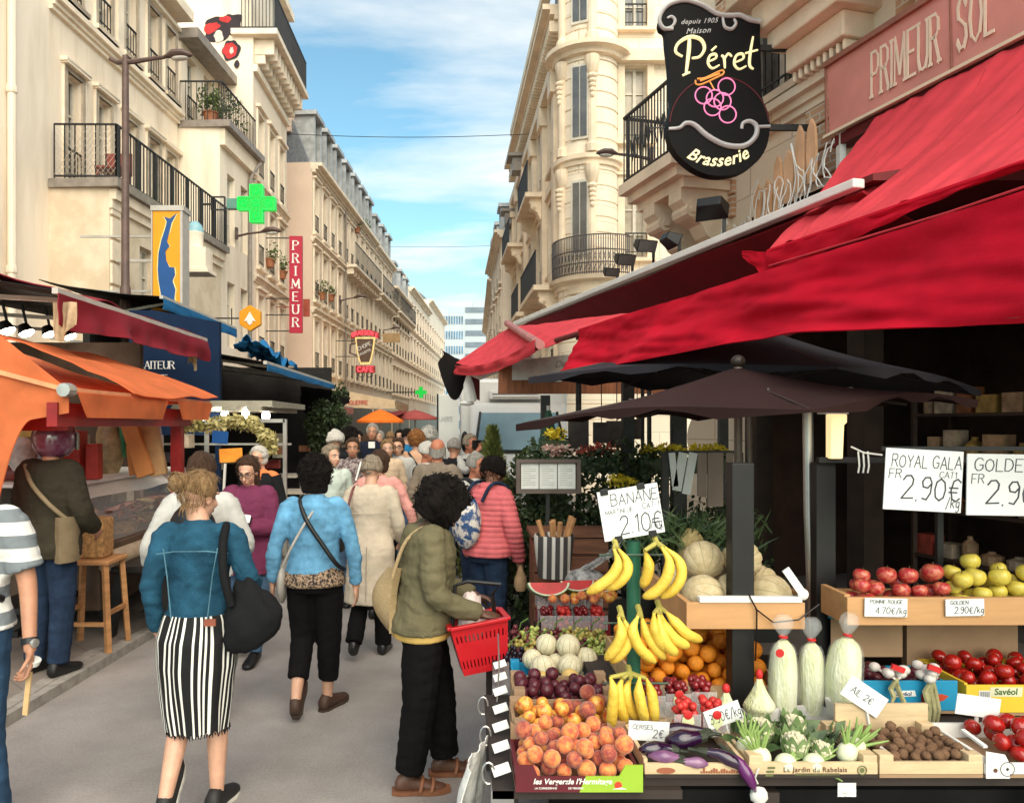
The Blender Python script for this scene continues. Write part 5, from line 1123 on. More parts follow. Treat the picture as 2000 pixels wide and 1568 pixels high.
def flood(label,px,py,Y,s,yaw,stem=.28):
 c=P(px,py,Y);T=thing('floodlight',label,'floodlight',c,'floodlights above the white gutter');M=rotz(yaw)@Matrix.Rotation(R(25),3,'X');m=MB()
 p=[V(q_)*s for q_ in((-.5,-.3,-.28),(.5,-.3,-.28),(.36,.3,-.16),(-.36,.3,-.16),(-.5,-.3,.28),(.5,-.3,.28),(.36,.3,.16),(-.36,.3,.16))];m.hexa([c+M@q_ for q_ in p]);obj('housing',m,BLACK,T,bev=.01)
 m=MB();m.obox(c+M@V((0,-.31*s,0)),(.9*s,.02*s,.46*s),M);obj('lens',m,GLASSD,T,smooth=0)
 m=MB();m.bar(c+V((s*.42,0,0)),c+V((s*.42,0,-stem)),.03);m.bar(c+V((s*.42,0,-stem)),c+V((s*.7,.3,-stem-.12)),.03);obj('stem',m,BLACK,T,smooth=0)
flood('big black floodlight standing clear of the white gutter below the black sign',1388,405,7.6,.32,R(150))
flood('black floodlight right of the smaller ones, half behind the gutter',1308,468,8.6,.26,R(100),.2)
flood('lamp unit with a white front above the gutter, nearest of the row',1258,478,9.0,.26,R(20),.15)
flood('middle small lamp unit above the gutter',1218,505,9.6,.26,R(20),.15)
flood('farthest small lamp unit low above the gutter',1192,530,10.2,.22,R(20),.15)
Y=8.6;T=thing('terrace_sign','scalloped white terrace board on timber, tucked under the red valance','sign',P(1075,765,Y));a=P(1000,765,Y);b=P(1160,697,Y)
m=MB();m.box((a.x-.15,Y+.02,a.z-.02),(b.x+.9,Y+.1,b.z-.05));obj('timber_board',m,mat('terrace_timber',(.24,.075,.025),.6,.3,3,stretch=(9,1,1)),T,smooth=0)
m=MB();w_=b.x-a.x;m.prism([(a.x,a.z+.13),(a.x+w_*.2,a.z+.13),(a.x+w_*.28,a.z+.18),(a.x+w_*.42,a.z+.18),(a.x+w_*.52,a.z+.11),(a.x+w_*.6,a.z+.11),(a.x+w_*.68,a.z+.17),(b.x,a.z+.17),(b.x,b.z+.06),(a.x,b.z-.05)],(0,Y-.01,0),(1,0,0),(0,0,1),(0,.02,0));obj('white_panel',m,mat('panel_grey_white',(.58,.55,.52),.6),T,smooth=0)
m=type_mb('Depuis',(a.x+w_*.52,Y-.012,b.z-.12),(1,0,.12),(-.12,0,1),.07,0,.4,.003);obj('lettering',m,mat('faint_grey',(.25,.22,.2),.7),T,smooth=0)
# parasols over the stall
def square_parasol(label,c,r,zrim,ztop,col,rot,lean=0,val=.10,pole=True):
 T=thing('parasol',label,'parasol',(c[0],c[1],0));M=Matrix.Rotation(lean,3,'Y');o=V((c[0],c[1],zrim));rings=[];n=40
 def sq(t):a=2*math.pi*t;k=1/max(abs(math.cos(a)),abs(math.sin(a)));k=min(k,1.38);return V((math.cos(a)*k,math.sin(a)*k,0))
 for t in(1.0,.8,.6,.4,.2,.03):
  rings.append([o+M@(rotz(rot)@(sq(j/n)*r*t)+V((0,0,(ztop-zrim)*(1-t)-.03*math.sin(math.pi*t)-(.05*(1-abs(math.cos(4*math.pi*j/n)))*t))))for j in range(n)])
 m=MB();m.loft([[p-V((0,0,val*(.6+.4*math.sin(i*1.7))))for i,p in enumerate(rings[0])]]+rings,False);obj('canopy',m,col,T,smooth=40)
 m=MB()
 for k in range(8):
  e=o+M@(rotz(rot)@(sq(k/8)*r*.97)+V((0,0,-.05)));m.tube([o+V((0,0,ztop-zrim-.06)),e],.008,5);m.tube([o+V((0,0,-.06)),o.lerp(e,.5)+V((0,0,(ztop-zrim)*.4))],.007,5)
 m.ell(o+V((0,0,ztop-zrim+.03)),(.04,.04,.035),8,6);obj('ribs',m,mat('rib_brown',(.03,.018,.014),.5),T)
 if pole:m=MB();m.tube([(c[0],c[1],.05),(c[0],c[1],ztop)],.021,10);obj('pole',m,mat('pole_grey',(.16,.12,.10),.4,metal=.4),T)
 return T
BROWNC=cloth('brown_canvas',(.030,.013,.012));GREYC=cloth('charcoal_canvas',(.032,.029,.036))
square_parasol('square brown parasol spread over the fruit stall',(1.46,4.05),.85,1.985,2.175,BROWNC,R(38),R(-3),.05)
square_parasol('larger charcoal parasol between the brown parasol and the red valance',(2.1,5.6),1.16,2.22,2.60,GREYC,R(40),R(2),.06)
def folded(label,c,h,col):
 T=thing('folded_parasol',label,'parasol',c);c=V(c);rings=[]
 for t,r in((0,.13),(.15,.15),(.4,.12),(.7,.075),(1,.02)):
  rings.append([c+V((math.cos(2*math.pi*j/24)*r*(1+.28*(j%3==0)),math.sin(2*math.pi*j/24)*r*(1+.28*(j%3==0)),h-1.0+t*1.0))for j in range(24)])
 m=MB();m.loft(rings);obj('canopy',m,col,T,smooth=50);m=MB();m.tube([c,c+V((0,0,h+.05))],.02,8);obj('pole',m,SIGNG,T)
folded('folded dark green parasol in front of the white van',(.90,7.9,0),2.02,cloth('green_canvas',(.03,.07,.045)))
# white van
VANW=mat('van_white',(.62,.60,.57),.3,.04,1.5,spec=.5,coat=.4);VG=mat('windscreen',(.13,.24,.30),.35,.15,1.5,spec=.25)
T=thing('delivery_van','white box van parked facing the viewer with its side door swung open','van',(.65,13,.04))
m=MB();m.box((-.02,12.4,.55),(1.72,16.5,2.62));obj('cargo_box',m,VANW,T,bev=.06)
m=MB();prof=[(12.38,.5),(11.3,.5),(11.22,.62),(11.22,1.15),(11.3,1.28),(11.55,1.45),(11.95,2.14),(12.1,2.22),(12.38,2.22)]
m.prism([(y,z)for y,z in prof],(.14,0,0),(0,1,0),(0,0,1),(1.5,0,0));obj('cab',m,VANW,T,bev=.05)
m=MB();m.hexa([(.24,11.53,1.50),(1.54,11.53,1.50),(1.54,11.62,1.52),(.24,11.62,1.52),(.32,11.86,2.06),(1.46,11.86,2.06),(1.46,11.94,2.05),(.32,11.94,2.05)]);obj('windscreen',m,VG,T,smooth=0)
m=MB();m.bar((.20,11.54,1.47),(1.58,11.54,1.47),.06,.03);m.bar((.215,11.53,1.5),(.30,11.86,2.07),.03,.03);m.bar((1.565,11.53,1.5),(1.48,11.86,2.07),.03,.03);m.box((.3,11.18,.95),(1.5,11.219,1.1));m.box((.16,11.15,.5),(1.62,11.219,.72));obj('trim',m,BLACK,T,smooth=0)
for sx in(.28,1.5):m=MB();m.ell((sx,11.24,1.0),(.13,.06,.1),10,6);obj('headlight',m,mat('headlight',(.6,.6,.58),.15),T)
for sx in(.06,1.70):m=MB();m.ell((sx,11.6,1.62),(.06,.08,.16),10,8);obj('wing_mirror',m,BLACK,T)
for sx in(.22,1.5):
 for y in(11.7,15.5):
  m=MB();m.tube([(sx-.1,y,.34),(sx+.1,y,.34)],.34,18);w_=obj('wheel',m,BLACK,T);m=MB();m.tube([(sx-.11,y,.34),(sx+.11,y,.34)],.2,14);obj('rim',m,CHROME,w_)
m=MB();m.box((.45,12.15,2.28),(1.28,12.4,2.42));m.box((.5,12.12,2.31),(1.23,12.149,2.34));m.box((.5,12.12,2.36),(1.23,12.149,2.39));obj('roof_unit',m,VANW,T,bev=.02)
m=MB();m.box((-.36,12.35,.6),(-.03,12.4,2.36));d_=obj('side_door',m,VANW,T,bev=.01)
m=MB();m.box((-.385,12.34,.6),(-.361,12.41,2.37));obj('door_seal',m,BLACK,d_,smooth=0)
m=MB();script(m,'LAVERTE',(-.34,12.345,1.93),(.55,0,0),(0,0,1),.07,pen=.05,depth=.002);obj('door_lettering',m,mat('grey_letter',(.3,.3,.3),.6),d_,smooth=0)
# terrace planting and furniture
T=thing('conifer','yellow green conifer at the left corner of the terrace hedge','shrub',(.26,7.3,0))
m=MB()
for k in range(5200):
 t=rnd.random()**.7;a=rnd.uniform(0,6.28);r=(.42*(1-t)+.02)*(rnd.random()**.35)*(1+.25*noise.noise(V((math.cos(a)*2,math.sin(a)*2,t*5))));p=V((.30+math.cos(a)*r,7.3+math.sin(a)*r,.25+1.58*t));s=rnd.uniform(.02,.045);d=V((math.cos(a)*.5+rnd.gauss(0,.3),math.sin(a)*.5+rnd.gauss(0,.3),.8)).normalized();b=d.orthogonal().normalized()*s*.22
 m.add([p-b,p+b,p+d*s*1.6+b*.3,p+d*s*1.6-b*.3],[(0,1,2,3)])
obj('needles',m,mat('conifer_green',(.05,.07,.015),.6,.4,4,col2=(.16,.16,.04),blend=(.3,.7)),T,smooth=0)
m=MB();m.lathe([(.16,0),(.22,.3),(.2,.3),(.02,.31),(.015,1.2)],(.3,7.3,.04),12);obj('trunk',m,BLACK,T)
def hedge(label,c,r,n,mt_,leaf,seed,name='hedge'):
 T=thing(name,label,'hedge',(c[0],c[1],.04));m=MB();foliage(m,c,r,n,leaf,seed,.4);obj('leaves',m,mt_,T,smooth=0)
 m=MB()
 for k in range(7):x=c[0]+r[0]*(k-3)/4;m.tube([(x,c[1],.04),(x+.05,c[1]+.03,c[2]*.7),(x-.02,c[1],c[2])],.014,5)
 m.box((c[0]-r[0],c[1]-.12,.04),(c[0]+r[0],c[1]+.12,.36));obj('planter',m,BLACK,T,smooth=0);return T
hedge('ivy hedge behind the woman in the pink quilted jacket',(.62,6.55,.82),(.30,.28,.95),2600,LEAFD,.07,51)
hedge('dark leafy hedge behind the menu board',(.98,6.9,.85),(.45,.3,.8),2200,LEAFD,.065,52)
hedge('dense hedge right of the menu board and behind the banana sign',(1.5,6.8,1.05),(.62,.32,.72),3200,LEAFD,.06,53)
hedge('leafy planting below the newspaper rack',(2.2,6.6,.8),(.5,.3,.5),1500,LEAFD,.06,54)
T=thing('menu_board','brown framed menu board with three white pages on a black stand','menu board',(P(1071,930,6.1).x,6.1,.04));c=P(1071,930,6.1)
m=MB();w_,h=.255,.135
for(x0,x1,z0,z1)in((-w_,w_,h-.03,h),(-w_,w_,-h,-h+.03),(-w_,-w_+.03,-h+.0301,h-.0301),(w_-.03,w_,-h+.0301,h-.0301)):m.box((c.x+x0,6.08,c.z+z0),(c.x+x1,6.13,c.z+z1))
m.box((c.x-w_+.01,6.115,c.z-h+.01),(c.x+w_-.01,6.128,c.z+h-.01));obj('frame',m,mat('menu_frame',(.12,.085,.07),.5),T,smooth=0)
for k in range(3):
 m=MB();x=c.x-.215+k*.146;m.box((x,6.105,c.z-.10),(x+.138,6.114,c.z+.10));pg=obj('page',m,PAPERW,T,smooth=0)
 m=MB()
 for j in range(9):m.box((x+.015,6.1035,c.z+.075-j*.018),(x+.015+(.10 if j%3 else .06),6.1049,c.z+.079-j*.018))
 obj('print_lines',m,mat('print_grey',(.45,.42,.38),.8),pg,smooth=0)
m=MB();m.bar((c.x-.02,6.14,.04),(c.x,6.14,c.z-h),.03)
for s in(-1,1):m.bar((c.x+s*.25,6.05,.04),(c.x,6.14,.75),.025)
obj('stand',m,IRON,T,smooth=0)
for k,(px,w_,Y,top)in enumerate(((1226,.10,6.9,2.6),(1268,.035,7.2,2.6),(1325,.12,6.9,2.6),(1130,.05,7.6,2.5),(1065,.10,8.6,2.2),(1255,.03,7.4,2.6),(1412,.08,7.4,2.6))):
 x=P(px,0,Y).x;m=MB();m.bar((x,Y,.04),(x,Y,top),w_)
 single('terrace_post',m,IRON,'black post of the terrace under the parasols','post','black posts of the terrace',smooth=0)
for k,(px,py,w_,h,Y)in enumerate(((1130,850,.2,.3,7.5),(1175,845,.16,.2,7.3),(1205,848,.2,.26,7.4),(1245,838,.12,.2,7.6))):
 c=P(px,py,Y);m=MB();m.box((c.x-w_/2,Y,c.z-h/2),(c.x+w_/2,Y+.02,c.z+h/2));m.bar((c.x,Y+.01,c.z+h/2),(c.x,Y+.01,2.5),.008);single('slate_board',m,mat('slate_board',(.05,.035,.03),.6,.4,8),['large dark slate hanging above the menu board','small brown slate hanging between two larger ones','brown slate hanging left of the thick black post','narrow slate hanging right of the thick black post'][k],'board',smooth=0)
FLY=mat('yellow_petal',(.75,.55,.03),.6,.2,20);FLP=mat('pink_petal',(.55,.22,.18),.6,.4,20,col2=(.7,.6,.5));FLR=mat('red_petal',(.45,.08,.05),.6,.4,20)
for k,(px,py,Y,rx,mt_,n)in enumerate(((1300,880,6.8,.24,FLY,260),(1380,880,6.9,.2,FLY,240),(1240,905,7.0,.12,FLY,150),(1100,880,7.2,.25,FLP,260),(1180,880,7.0,.25,FLR,240),(1215,940,6.6,.16,FLY,150),(1085,848,7.4,.12,FLY,120))):
 c=P(px,py,Y);T=thing('flower_box',['yellow flowers in a box left of the curved white tube','yellow flowers in a box right of the thick black post','small yellow flowers beside the black post','pale pink flowers above the menu board','red and cream flowers above the dense hedge','yellow flowers low behind the banana sign','few yellow blooms under the brown parasol tip'][k],'flowers',c)
 m=MB();foliage(m,c,(rx,.12,.07),n,.05,70+k);obj('petals',m,mt_,T,smooth=0)
 m=MB();m.box((c.x-rx,Y-.08,c.z-.2),(c.x+rx,Y+.08,c.z-.06));foliage(m,c-V((0,0,.04)),(rx,.12,.06),n//2,.05,90+k);obj('trough',m,LEAFD,T,smooth=0)
c=P(1372,855,6.9);m=MB();m.tube([c+V((.16*math.cos(t),0,.26*math.sin(t)))for t in[R(80+250*j/16)for j in range(17)]],.022,8);single('ring_light',m,mat('white_tube_light',(.95,.85,.6),.4,.02,2,emit=.35),'curved white tube light hanging by the yellow flowers','lamp')
T=thing('newspaper_rack','dark rack hung with white and brown paper strips beside the thick black post','rack',(P(1370,1000,5.6).x,5.6,.05))
a=P(1300,884,5.6);b=P(1445,884,5.6);m=MB();m.bar(a,b,.03);m.bar((a.x,5.62,.05),(a.x,5.62,a.z),.05);m.bar((b.x,5.62,.05),(b.x,5.62,b.z),.05);obj('frame',m,IRON,T,smooth=0)
for k,(x0,x1,h,mt_)in enumerate(((1306,1318,66,PAPERW),(1326,1343,75,PAPERW),(1346,1362,82,PAPERW),(1362,1380,85,'b'),(1382,1412,105,'b'),(1418,1432,60,'b'))):
 mt_=mat('brown_paper',(.26,.19,.15),.8,.1,5)if mt_=='b' else mt_
 p=P((x0+x1)/2,884,5.58);w_=(x1-x0)/F*5.58;h=h/F*5.58;m=MB();M=Matrix.Rotation(R(10 if k in(1,2)else-6 if k==0 else 0),3,'Y');m.obox(p+M@V((0,0,-h/2)),(w_,.015,h),M);obj('paper_strip',m,mt_,T,smooth=0)
T=thing('timber_chest','brown slatted timber chest behind the watermelons','chest',(P(1110,1100,5.7).x,5.7,.04));c=P(1112,1045,5.7);TIM=mat('chest_wood',(.16,.06,.03),.6,.3,3,stretch=(1,1,10))
m=MB()
for k in range(5):m.box((c.x-.27,5.6,c.z-.12-k*.13),(c.x+.27,5.64,c.z-.01-k*.13))
m.box((c.x-.27,5.641,.04),(c.x+.27,6.0,c.z-.05));m.box((c.x-.29,5.58,c.z),(c.x+.29,6.02,c.z+.03));obj('slats',m,TIM,T,smooth=0)
T=thing('striped_bin','striped basket of cutlery and bread at the left of the timber chest','basket',(P(1080,1110,5.3).x,5.3,.4));c=P(1082,1120,5.3)
m=MB();m.lathe([(.11,-.02),(.13,.15),(.14,.26),(.135,.27),(.12,.25)],c,16);sb=obj('bin',m,stripes(mat('bin_cloth',(.06,.05,.05),.8),'X',.055,.6,(.62,.56,.5)),T)
m=MB()
for k in range(7):a=rnd.uniform(0,6.28);m.tube([c+V((math.cos(a)*.06,math.sin(a)*.06,.15)),c+V((math.cos(a)*.14,math.sin(a)*.1,.36+.05*rnd.random()))],.018,6)
obj('bread_sticks',m,mat('bread',(.45,.22,.09),.8,.3,8),T)
m=MB()
for k in range(11):a=P(1120+k*7,1130-5*k+rnd.uniform(-8,8),5.2);m.tube([a,a+V((.1,.02,.06))],.012,5)
m.ell(P(1140,1130,5.25),(.15,.1,.07),12,8);single('tool_bag',m,mat('bag_stripe',(.12,.11,.11),.5,.5,20,col2=(.6,.56,.52)),'black and white striped bag lying by the watermelons','bag')
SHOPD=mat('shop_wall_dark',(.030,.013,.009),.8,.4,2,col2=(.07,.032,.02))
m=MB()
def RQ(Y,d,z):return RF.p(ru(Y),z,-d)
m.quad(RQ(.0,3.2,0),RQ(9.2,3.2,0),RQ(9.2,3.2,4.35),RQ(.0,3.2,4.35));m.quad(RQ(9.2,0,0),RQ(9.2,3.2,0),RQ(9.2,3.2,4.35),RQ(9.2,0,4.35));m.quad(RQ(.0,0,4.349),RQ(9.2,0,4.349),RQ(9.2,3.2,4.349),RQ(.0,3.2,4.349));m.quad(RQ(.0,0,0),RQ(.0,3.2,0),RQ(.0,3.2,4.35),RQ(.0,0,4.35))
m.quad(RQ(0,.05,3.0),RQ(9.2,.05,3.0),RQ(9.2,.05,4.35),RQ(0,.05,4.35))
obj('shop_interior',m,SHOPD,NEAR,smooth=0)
m=MB()
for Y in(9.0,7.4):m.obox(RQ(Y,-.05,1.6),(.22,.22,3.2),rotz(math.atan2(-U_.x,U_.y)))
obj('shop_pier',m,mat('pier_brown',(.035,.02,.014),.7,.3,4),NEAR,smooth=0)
q=random.Random(77)
for r_,(Y0,Y1)in enumerate(((3.4,4.6),(4.8,6.0),(6.2,7.4))):
 T=thing('shop_shelf',['dark shelf unit of goods at the right, deep in the fruit shop','dark shelf unit of goods in the middle of the fruit shop','dark shelf unit of goods at the far left of the fruit shop'][r_],'shelf',RQ((Y0+Y1)/2,.9,.04));m=MB()
 for z in(.6,1.05,1.5,1.95):m.hexa([RQ(Y0,.5,z),RQ(Y1,.5,z),RQ(Y1,1.0,z),RQ(Y0,1.0,z),RQ(Y0,.5,z+.03),RQ(Y1,.5,z+.03),RQ(Y1,1.0,z+.03),RQ(Y0,1.0,z+.03)])
 for Y in(Y0,Y1):m.bar(RQ(Y,.98,.04),RQ(Y,.98,2.3),.05);m.bar(RQ(Y,.52,.04),RQ(Y,.52,2.3),.04)
 obj('shelves',m,mat('shelf_brown',(.04,.02,.013),.6,.3,4),T,smooth=0)
 for z in(.63,1.08,1.53,1.98):
  Y=Y0+.12
  while Y<Y1-.15:
   w_=q.uniform(.1,.22);h=q.uniform(.1,.3);m=MB();c=RQ(Y+w_/2,.62,z+h/2);M=rotz(math.atan2(-U_.x,U_.y))
   if q.random()<.5:m.obox(c,(.16,w_*.9,h),M)
   else:m.lathe([(w_*.4,-h/2),(w_*.42,-h*.3),(w_*.42,h*.2),(w_*.15,h*.38),(w_*.15,h*.5)],c,10)
   single('packet',m,mat('shop_goods_%d'%q.randrange(7),[(.34,.2,.11),(.24,.08,.03),(.07,.045,.04),(.42,.31,.22),(.28,.04,.025),(.34,.2,.05),(.12,.14,.04)][q.randrange(7)],.5,.35,9),'packet or jar on the dark shelves of the fruit shop','packet','packets on the shelves of the fruit shop',smooth=30);Y+=w_+.03
m=MB();m.obox(RQ(5.6,.1,2.75),(.1,1.2,.08),rotz(math.atan2(-U_.x,U_.y)));single('lit_canopy_strip',m,mat('lit_canopy_tan',(.42,.20,.08),.6),'tan timber beam under the awning, behind the brown parasol','beam',smooth=0)  # tan colour stands in for a canopy edge lit by a lamp
# people
SK={'light':mat('skin_light',(.56,.31,.21),.5,.10,14,.08,90,sub=.12),'tan':mat('skin_tan',(.42,.20,.12),.5,.12,14,.08,90,sub=.1),'dark':mat('skin_dark',(.10,.045,.028),.45,.15,14,.08,90),'ruddy':mat('skin_ruddy',(.44,.16,.09),.5,.12,14,.08,90,sub=.1)}
def hairm(name,col,col2=None):return mat(name,col,.6,.45,9,.8,40,col2=col2,stretch=(9,9,1.3),blend=(.3,.7),spec=.15)
HR={'dark':hairm('hair_dark',(.004,.003,.0025),(.016,.010,.008)),'brown':hairm('hair_brown',(.035,.018,.011),(.10,.055,.034)),'blond':hairm('hair_blond',(.14,.075,.032),(.42,.26,.13)),'grey':hairm('hair_grey',(.20,.175,.15),(.45,.42,.38)),'white':hairm('hair_white',(.5,.46,.4),(.78,.74,.68)),'ginger':hairm('hair_ginger',(.22,.08,.025),(.45,.20,.07)),'ash':hairm('hair_ash',(.14,.10,.07),(.46,.37,.27))}
EYEW=mat('eye_white',(.7,.66,.6),.3);EYEB=mat('eye_dark',(.02,.015,.012),.2);LIPS=mat('lips',(.36,.10,.08),.45)
def denim(name,col):return _M[name]if name in _M else mat(name,col,.85,.3,9,.5,220,col2=tuple(min(1,c*2.3)for c in col),blend=(.35,.8),spec=.15)
def cl(name,col,**k):return _M[name]if name in _M else mat(name,col,.85,.16,6,.35,170,spec=.12,**k)
BASE=dict(pel=(0,0,.93),neck=(0,-.012,1.435),head=(0,.022,1.575))
for s_,k_ in((-1,'L'),(1,'R')):
 BASE['sh'+k_]=(s_*.165,-.012,1.385);BASE['el'+k_]=(s_*.235,-.03,1.10);BASE['wr'+k_]=(s_*.25,.05,.86)
 BASE['hip'+k_]=(s_*.088,0,.90);BASE['kn'+k_]=(s_*.095,.02,.49);BASE['an'+k_]=(s_*.095,-.02,.085)
def lerps(tab,z):
 if z<=tab[0][0]:return tab[0][1:]
 for a,b in zip(tab,tab[1:]):
  if z<=b[0]:
   t=(z-a[0])/(b[0]-a[0]);return tuple(x+(y-x)*t for x,y in zip(a[1:],b[1:]))
 return tab[-1][1:]
TORSO=[(.80,.155,.115,-.005),(.90,.172,.125,-.01),(.98,.162,.115,0),(1.08,.142,.102,.005),(1.2,.155,.11,.005),(1.3,.172,.112,0),(1.38,.165,.095,-.01),(1.425,.10,.07,-.012),(1.45,.06,.06,-.01)]
class Fig:
 def __init__(s,label,X,Y,h,rot=0,pose=None,lean=0.,skin='light',vox=.012,group=None,wide=1.,hyaw=0,hpitch=0,hroll=0):
  s.k=h/1.7;s.J={k:V(v)for k,v in BASE.items()};s.vox=vox;s.wide=wide;s.lean=lean;s.sk=SK[skin];s.rz=rotz(rot)
  for k,v in(pose or{}).items():s.J[k]=V(v)
  s.T=thing('person',label,'person',(X,Y,.0),group);s.hM=rotz(hyaw)@Matrix.Rotation(-hpitch,3,'X')@Matrix.Rotation(hroll,3,'Y')
  s.D={k:s.bend(v)for k,v in s.J.items()}
 def bend(s,p):
  if not s.lean:return V(p)
  t=min(1,max(0,(p[2]-.86)/.3));c,q=math.cos(s.lean*t),math.sin(s.lean*t);z=p[2]-.9
  return V((p[0],p[1]*c+z*q,.9+z*c-p[1]*q))if p[2]>.86 else V(p)
 def out(s,name,mb,m,smooth=60,st=False,parent=None):
  mb.v=[s.rz@(p*s.k)+s.T.location for p in mb.v]
  return obj(name,mb,m,parent or s.T,smooth=smooth,st=st)
 def torso(s,mb,z0,z1,grow=.02,hemw=0.,n=22,flare=None):
  rings=[];k=max(4,int((z1-z0)/.045))
  for i in range(k+1):
   z=z0+(z1-z0)*i/k;rx,ry,yo=lerps(TORSO,z);f=max(0,(1.0-z))*hemw
   rings.append([s.bend((math.cos(a)*(rx*s.wide+grow+f),yo+math.sin(a)*(ry*s.wide+grow+f),z))for a in[2*math.pi*j/n for j in range(n)]])
  mb.loft(rings)
 def limb(s,mb,ks,rs,n=12,ext=None):
  """tapering limb through joints ks with radii rs"""
  P_=[s.D[k]if isinstance(k,str)else V(k)for k in ks];pts=[];rr=[]
  for i in range(len(P_)-1):
   for j in range(5):
    t=j/5;pts.append(P_[i].lerp(P_[i+1],t));rr.append(rs[i]+(rs[i+1]-rs[i])*t)
  pts.append(P_[-1]);rr.append(rs[-1])
  for _ in range(2):pts=[pts[0]]+[(a+b*2+c)/4 for a,b,c in zip(pts,pts[1:],pts[2:])]+[pts[-1]]
  mb.tube(pts,rr,n)
 def hand(s,mb,k,d=None,n=None,curl=.5,sz=1.):
  sg=-1 if k=='L' else 1;w=s.D['wr'+k];d=V(d).normalized()if d else(w-s.D['el'+k]).normalized();n=V(n or(-sg,.15,0));n=(n-d*n.dot(d)).normalized();x=d.cross(n).normalized()
  fwd=x if x.y>0 or(abs(x.y)<.2 and x.z>0)else-x
  M=Matrix((fwd,n,d)).transposed();mb.ell(w+d*.048*sz,(.042*sz,.017*sz,.056*sz),12,8,M)
  mb.tube([w-d*.03,w+d*.02],[.027*sz,.026*sz],10)
  for i,(o,l)in enumerate(((.030,.9),(.011,1.02),(-.010,.95),(-.029,.76))):
   p=w+d*.088*sz+fwd*o*sz;a=0;pts=[p-d*.02];q=p
   for j,seg in enumerate((.040,.026,.021)):
    a+=curl*(.55+.25*j+.08*i);q=q+(d*math.cos(a)+n*math.sin(a)+fwd*o*1.5)*seg*l*sz;pts.append(q)
   mb.tube(pts,[.0088*sz,.0086*sz,.0078*sz,.0062*sz],8)
  p=w+d*.025*sz+fwd*.03*sz;mb.tube([p-fwd*.012,p+fwd*.022*sz+d*.022*sz+n*.012*sz,p+fwd*.034*sz+d*.05*sz+n*(.02+.015*curl)*sz,p+fwd*.030*sz+d*.075*sz+n*(.026+.03*curl)*sz],[.013*sz,.0115*sz,.0095*sz,.007*sz],8)
 def foot(s,mb,k,pitch=0.,yaw=0.,grow=0.):
  a=s.D['an'+k];M=rotz(yaw)@Matrix.Rotation(-pitch,3,'X');rings=[]
  for y,hw,top,bot in((-.075,.018,-.02,-.06),(-.06,.032,.01,-.078),(-.02,.036,.035,-.082),(.05,.040,.0,-.082),(.11,.046,-.025,-.082),(.16,.044,-.04,-.082),(.195,.028,-.05,-.08),(.205,.012,-.056,-.075)):
   rings.append([a+M@V(((hw+grow)*math.cos(t),y*(1+grow*3),(top+bot)/2+((top-bot)/2+grow)*math.sin(t)))for t in[2*math.pi*j/14 for j in range(14)]])
  mb.loft(rings)
 def headpts(s,p):return s.D['head']+s.hM@V(p)
 def head(s,mb,fat=1.):
  c=s.headpts;M=s.hM
  mb.ell(c((0,-.012,.028)),(.074*fat,.094,.086),18,12,M);mb.ell(c((0,.024,-.035)),(.060*fat,.066,.080),16,10,M);mb.ell(c((0,.052,-.088)),(.032*fat,.032,.026),12,8,M)
  mb.tube([c((0,.088,.012)),c((0,.100,-.012)),c((0,.110,-.034)),c((0,.092,-.044))],[.008,.010,.015,.012],8);mb.ell(c((0,.086,.022)),(.05,.012,.010),12,6,M)
  for q in(-1,1):mb.ell(c((q*.074*fat,-.008,-.018)),(.011,.022,.032),8,8,M);mb.ell(c((q*.034,.066,-.035)),(.022,.02,.022),8,6,M)
  mb.ell(c((0,.088,-.068)),(.024,.011,.012),10,6,M)
  mb.tube([s.D['neck']+V((0,-.01,-.06)),s.D['neck']+V((0,0,.02)),c((0,-.02,-.06)),c((0,-.01,0))],[.066,.054,.052,.055],14)
 def body(s,arms=('',''),feet=((0,0),(0,0)),hands=(None,None),legs=True,bare=False):
  mb=MB();s.torso(mb,.82,1.44,-.012);s.head(mb)
  for i,k in enumerate('LR'):
   s.limb(mb,['sh'+k,'el'+k,'wr'+k],[.048,.040,.027]);s.hand(mb,k,**(hands[i]or{}))
   if legs:s.limb(mb,['hip'+k,'kn'+k,(s.D['kn'+k]*.62+s.D['an'+k]*.38+V((0,-.012,0))),'an'+k],[.082,.050,.052,.034]);s.foot(mb,k,*feet[i])
  s.feet=feet
  return s.out('body',union(mb,s.vox*.62 if s.vox<.011 else s.vox*.8,3),s.sk)
 def face(s,glasses=False,brow='brown'):
  for q in(-1,1):
   m=MB();m.ell(s.headpts((q*.031,.079,.002)),(.0125,.009,.0075),10,6,s.hM);s.out('eye',m,EYEW)
   m=MB();m.ell(s.headpts((q*.031,.0865,.002)),(.006,.003,.0065),8,6,s.hM);s.out('iris',m,EYEB)
   m=MB();m.tube([s.headpts((q*.012,.094,.022)),s.headpts((q*.03,.092,.028)),s.headpts((q*.05,.078,.022))],[.004,.0045,.003],6);s.out('eyebrow',m,HR[brow])
  m=MB();m.ell(s.headpts((0,.0965,-.066)),(.021,.006,.0045),10,6,s.hM);m.ell(s.headpts((0,.096,-.074)),(.017,.006,.0045),10,6,s.hM);s.out('lips',m,LIPS)
  if glasses:
   m=MB()
   for q in(-1,1):
    m.tube([s.headpts((q*.033+.024*math.cos(t),.104,.001+.019*math.sin(t)))for t in[j*math.pi/7 for j in range(15)]],.0028,5);m.tube([s.headpts((q*.057,.104,.008)),s.headpts((q*.08,0,.006))],.0025,5)
   m.tube([s.headpts((-.01,.108,.004)),s.headpts((.01,.108,.004))],.0025,5);s.out('glasses',m,BLACK)
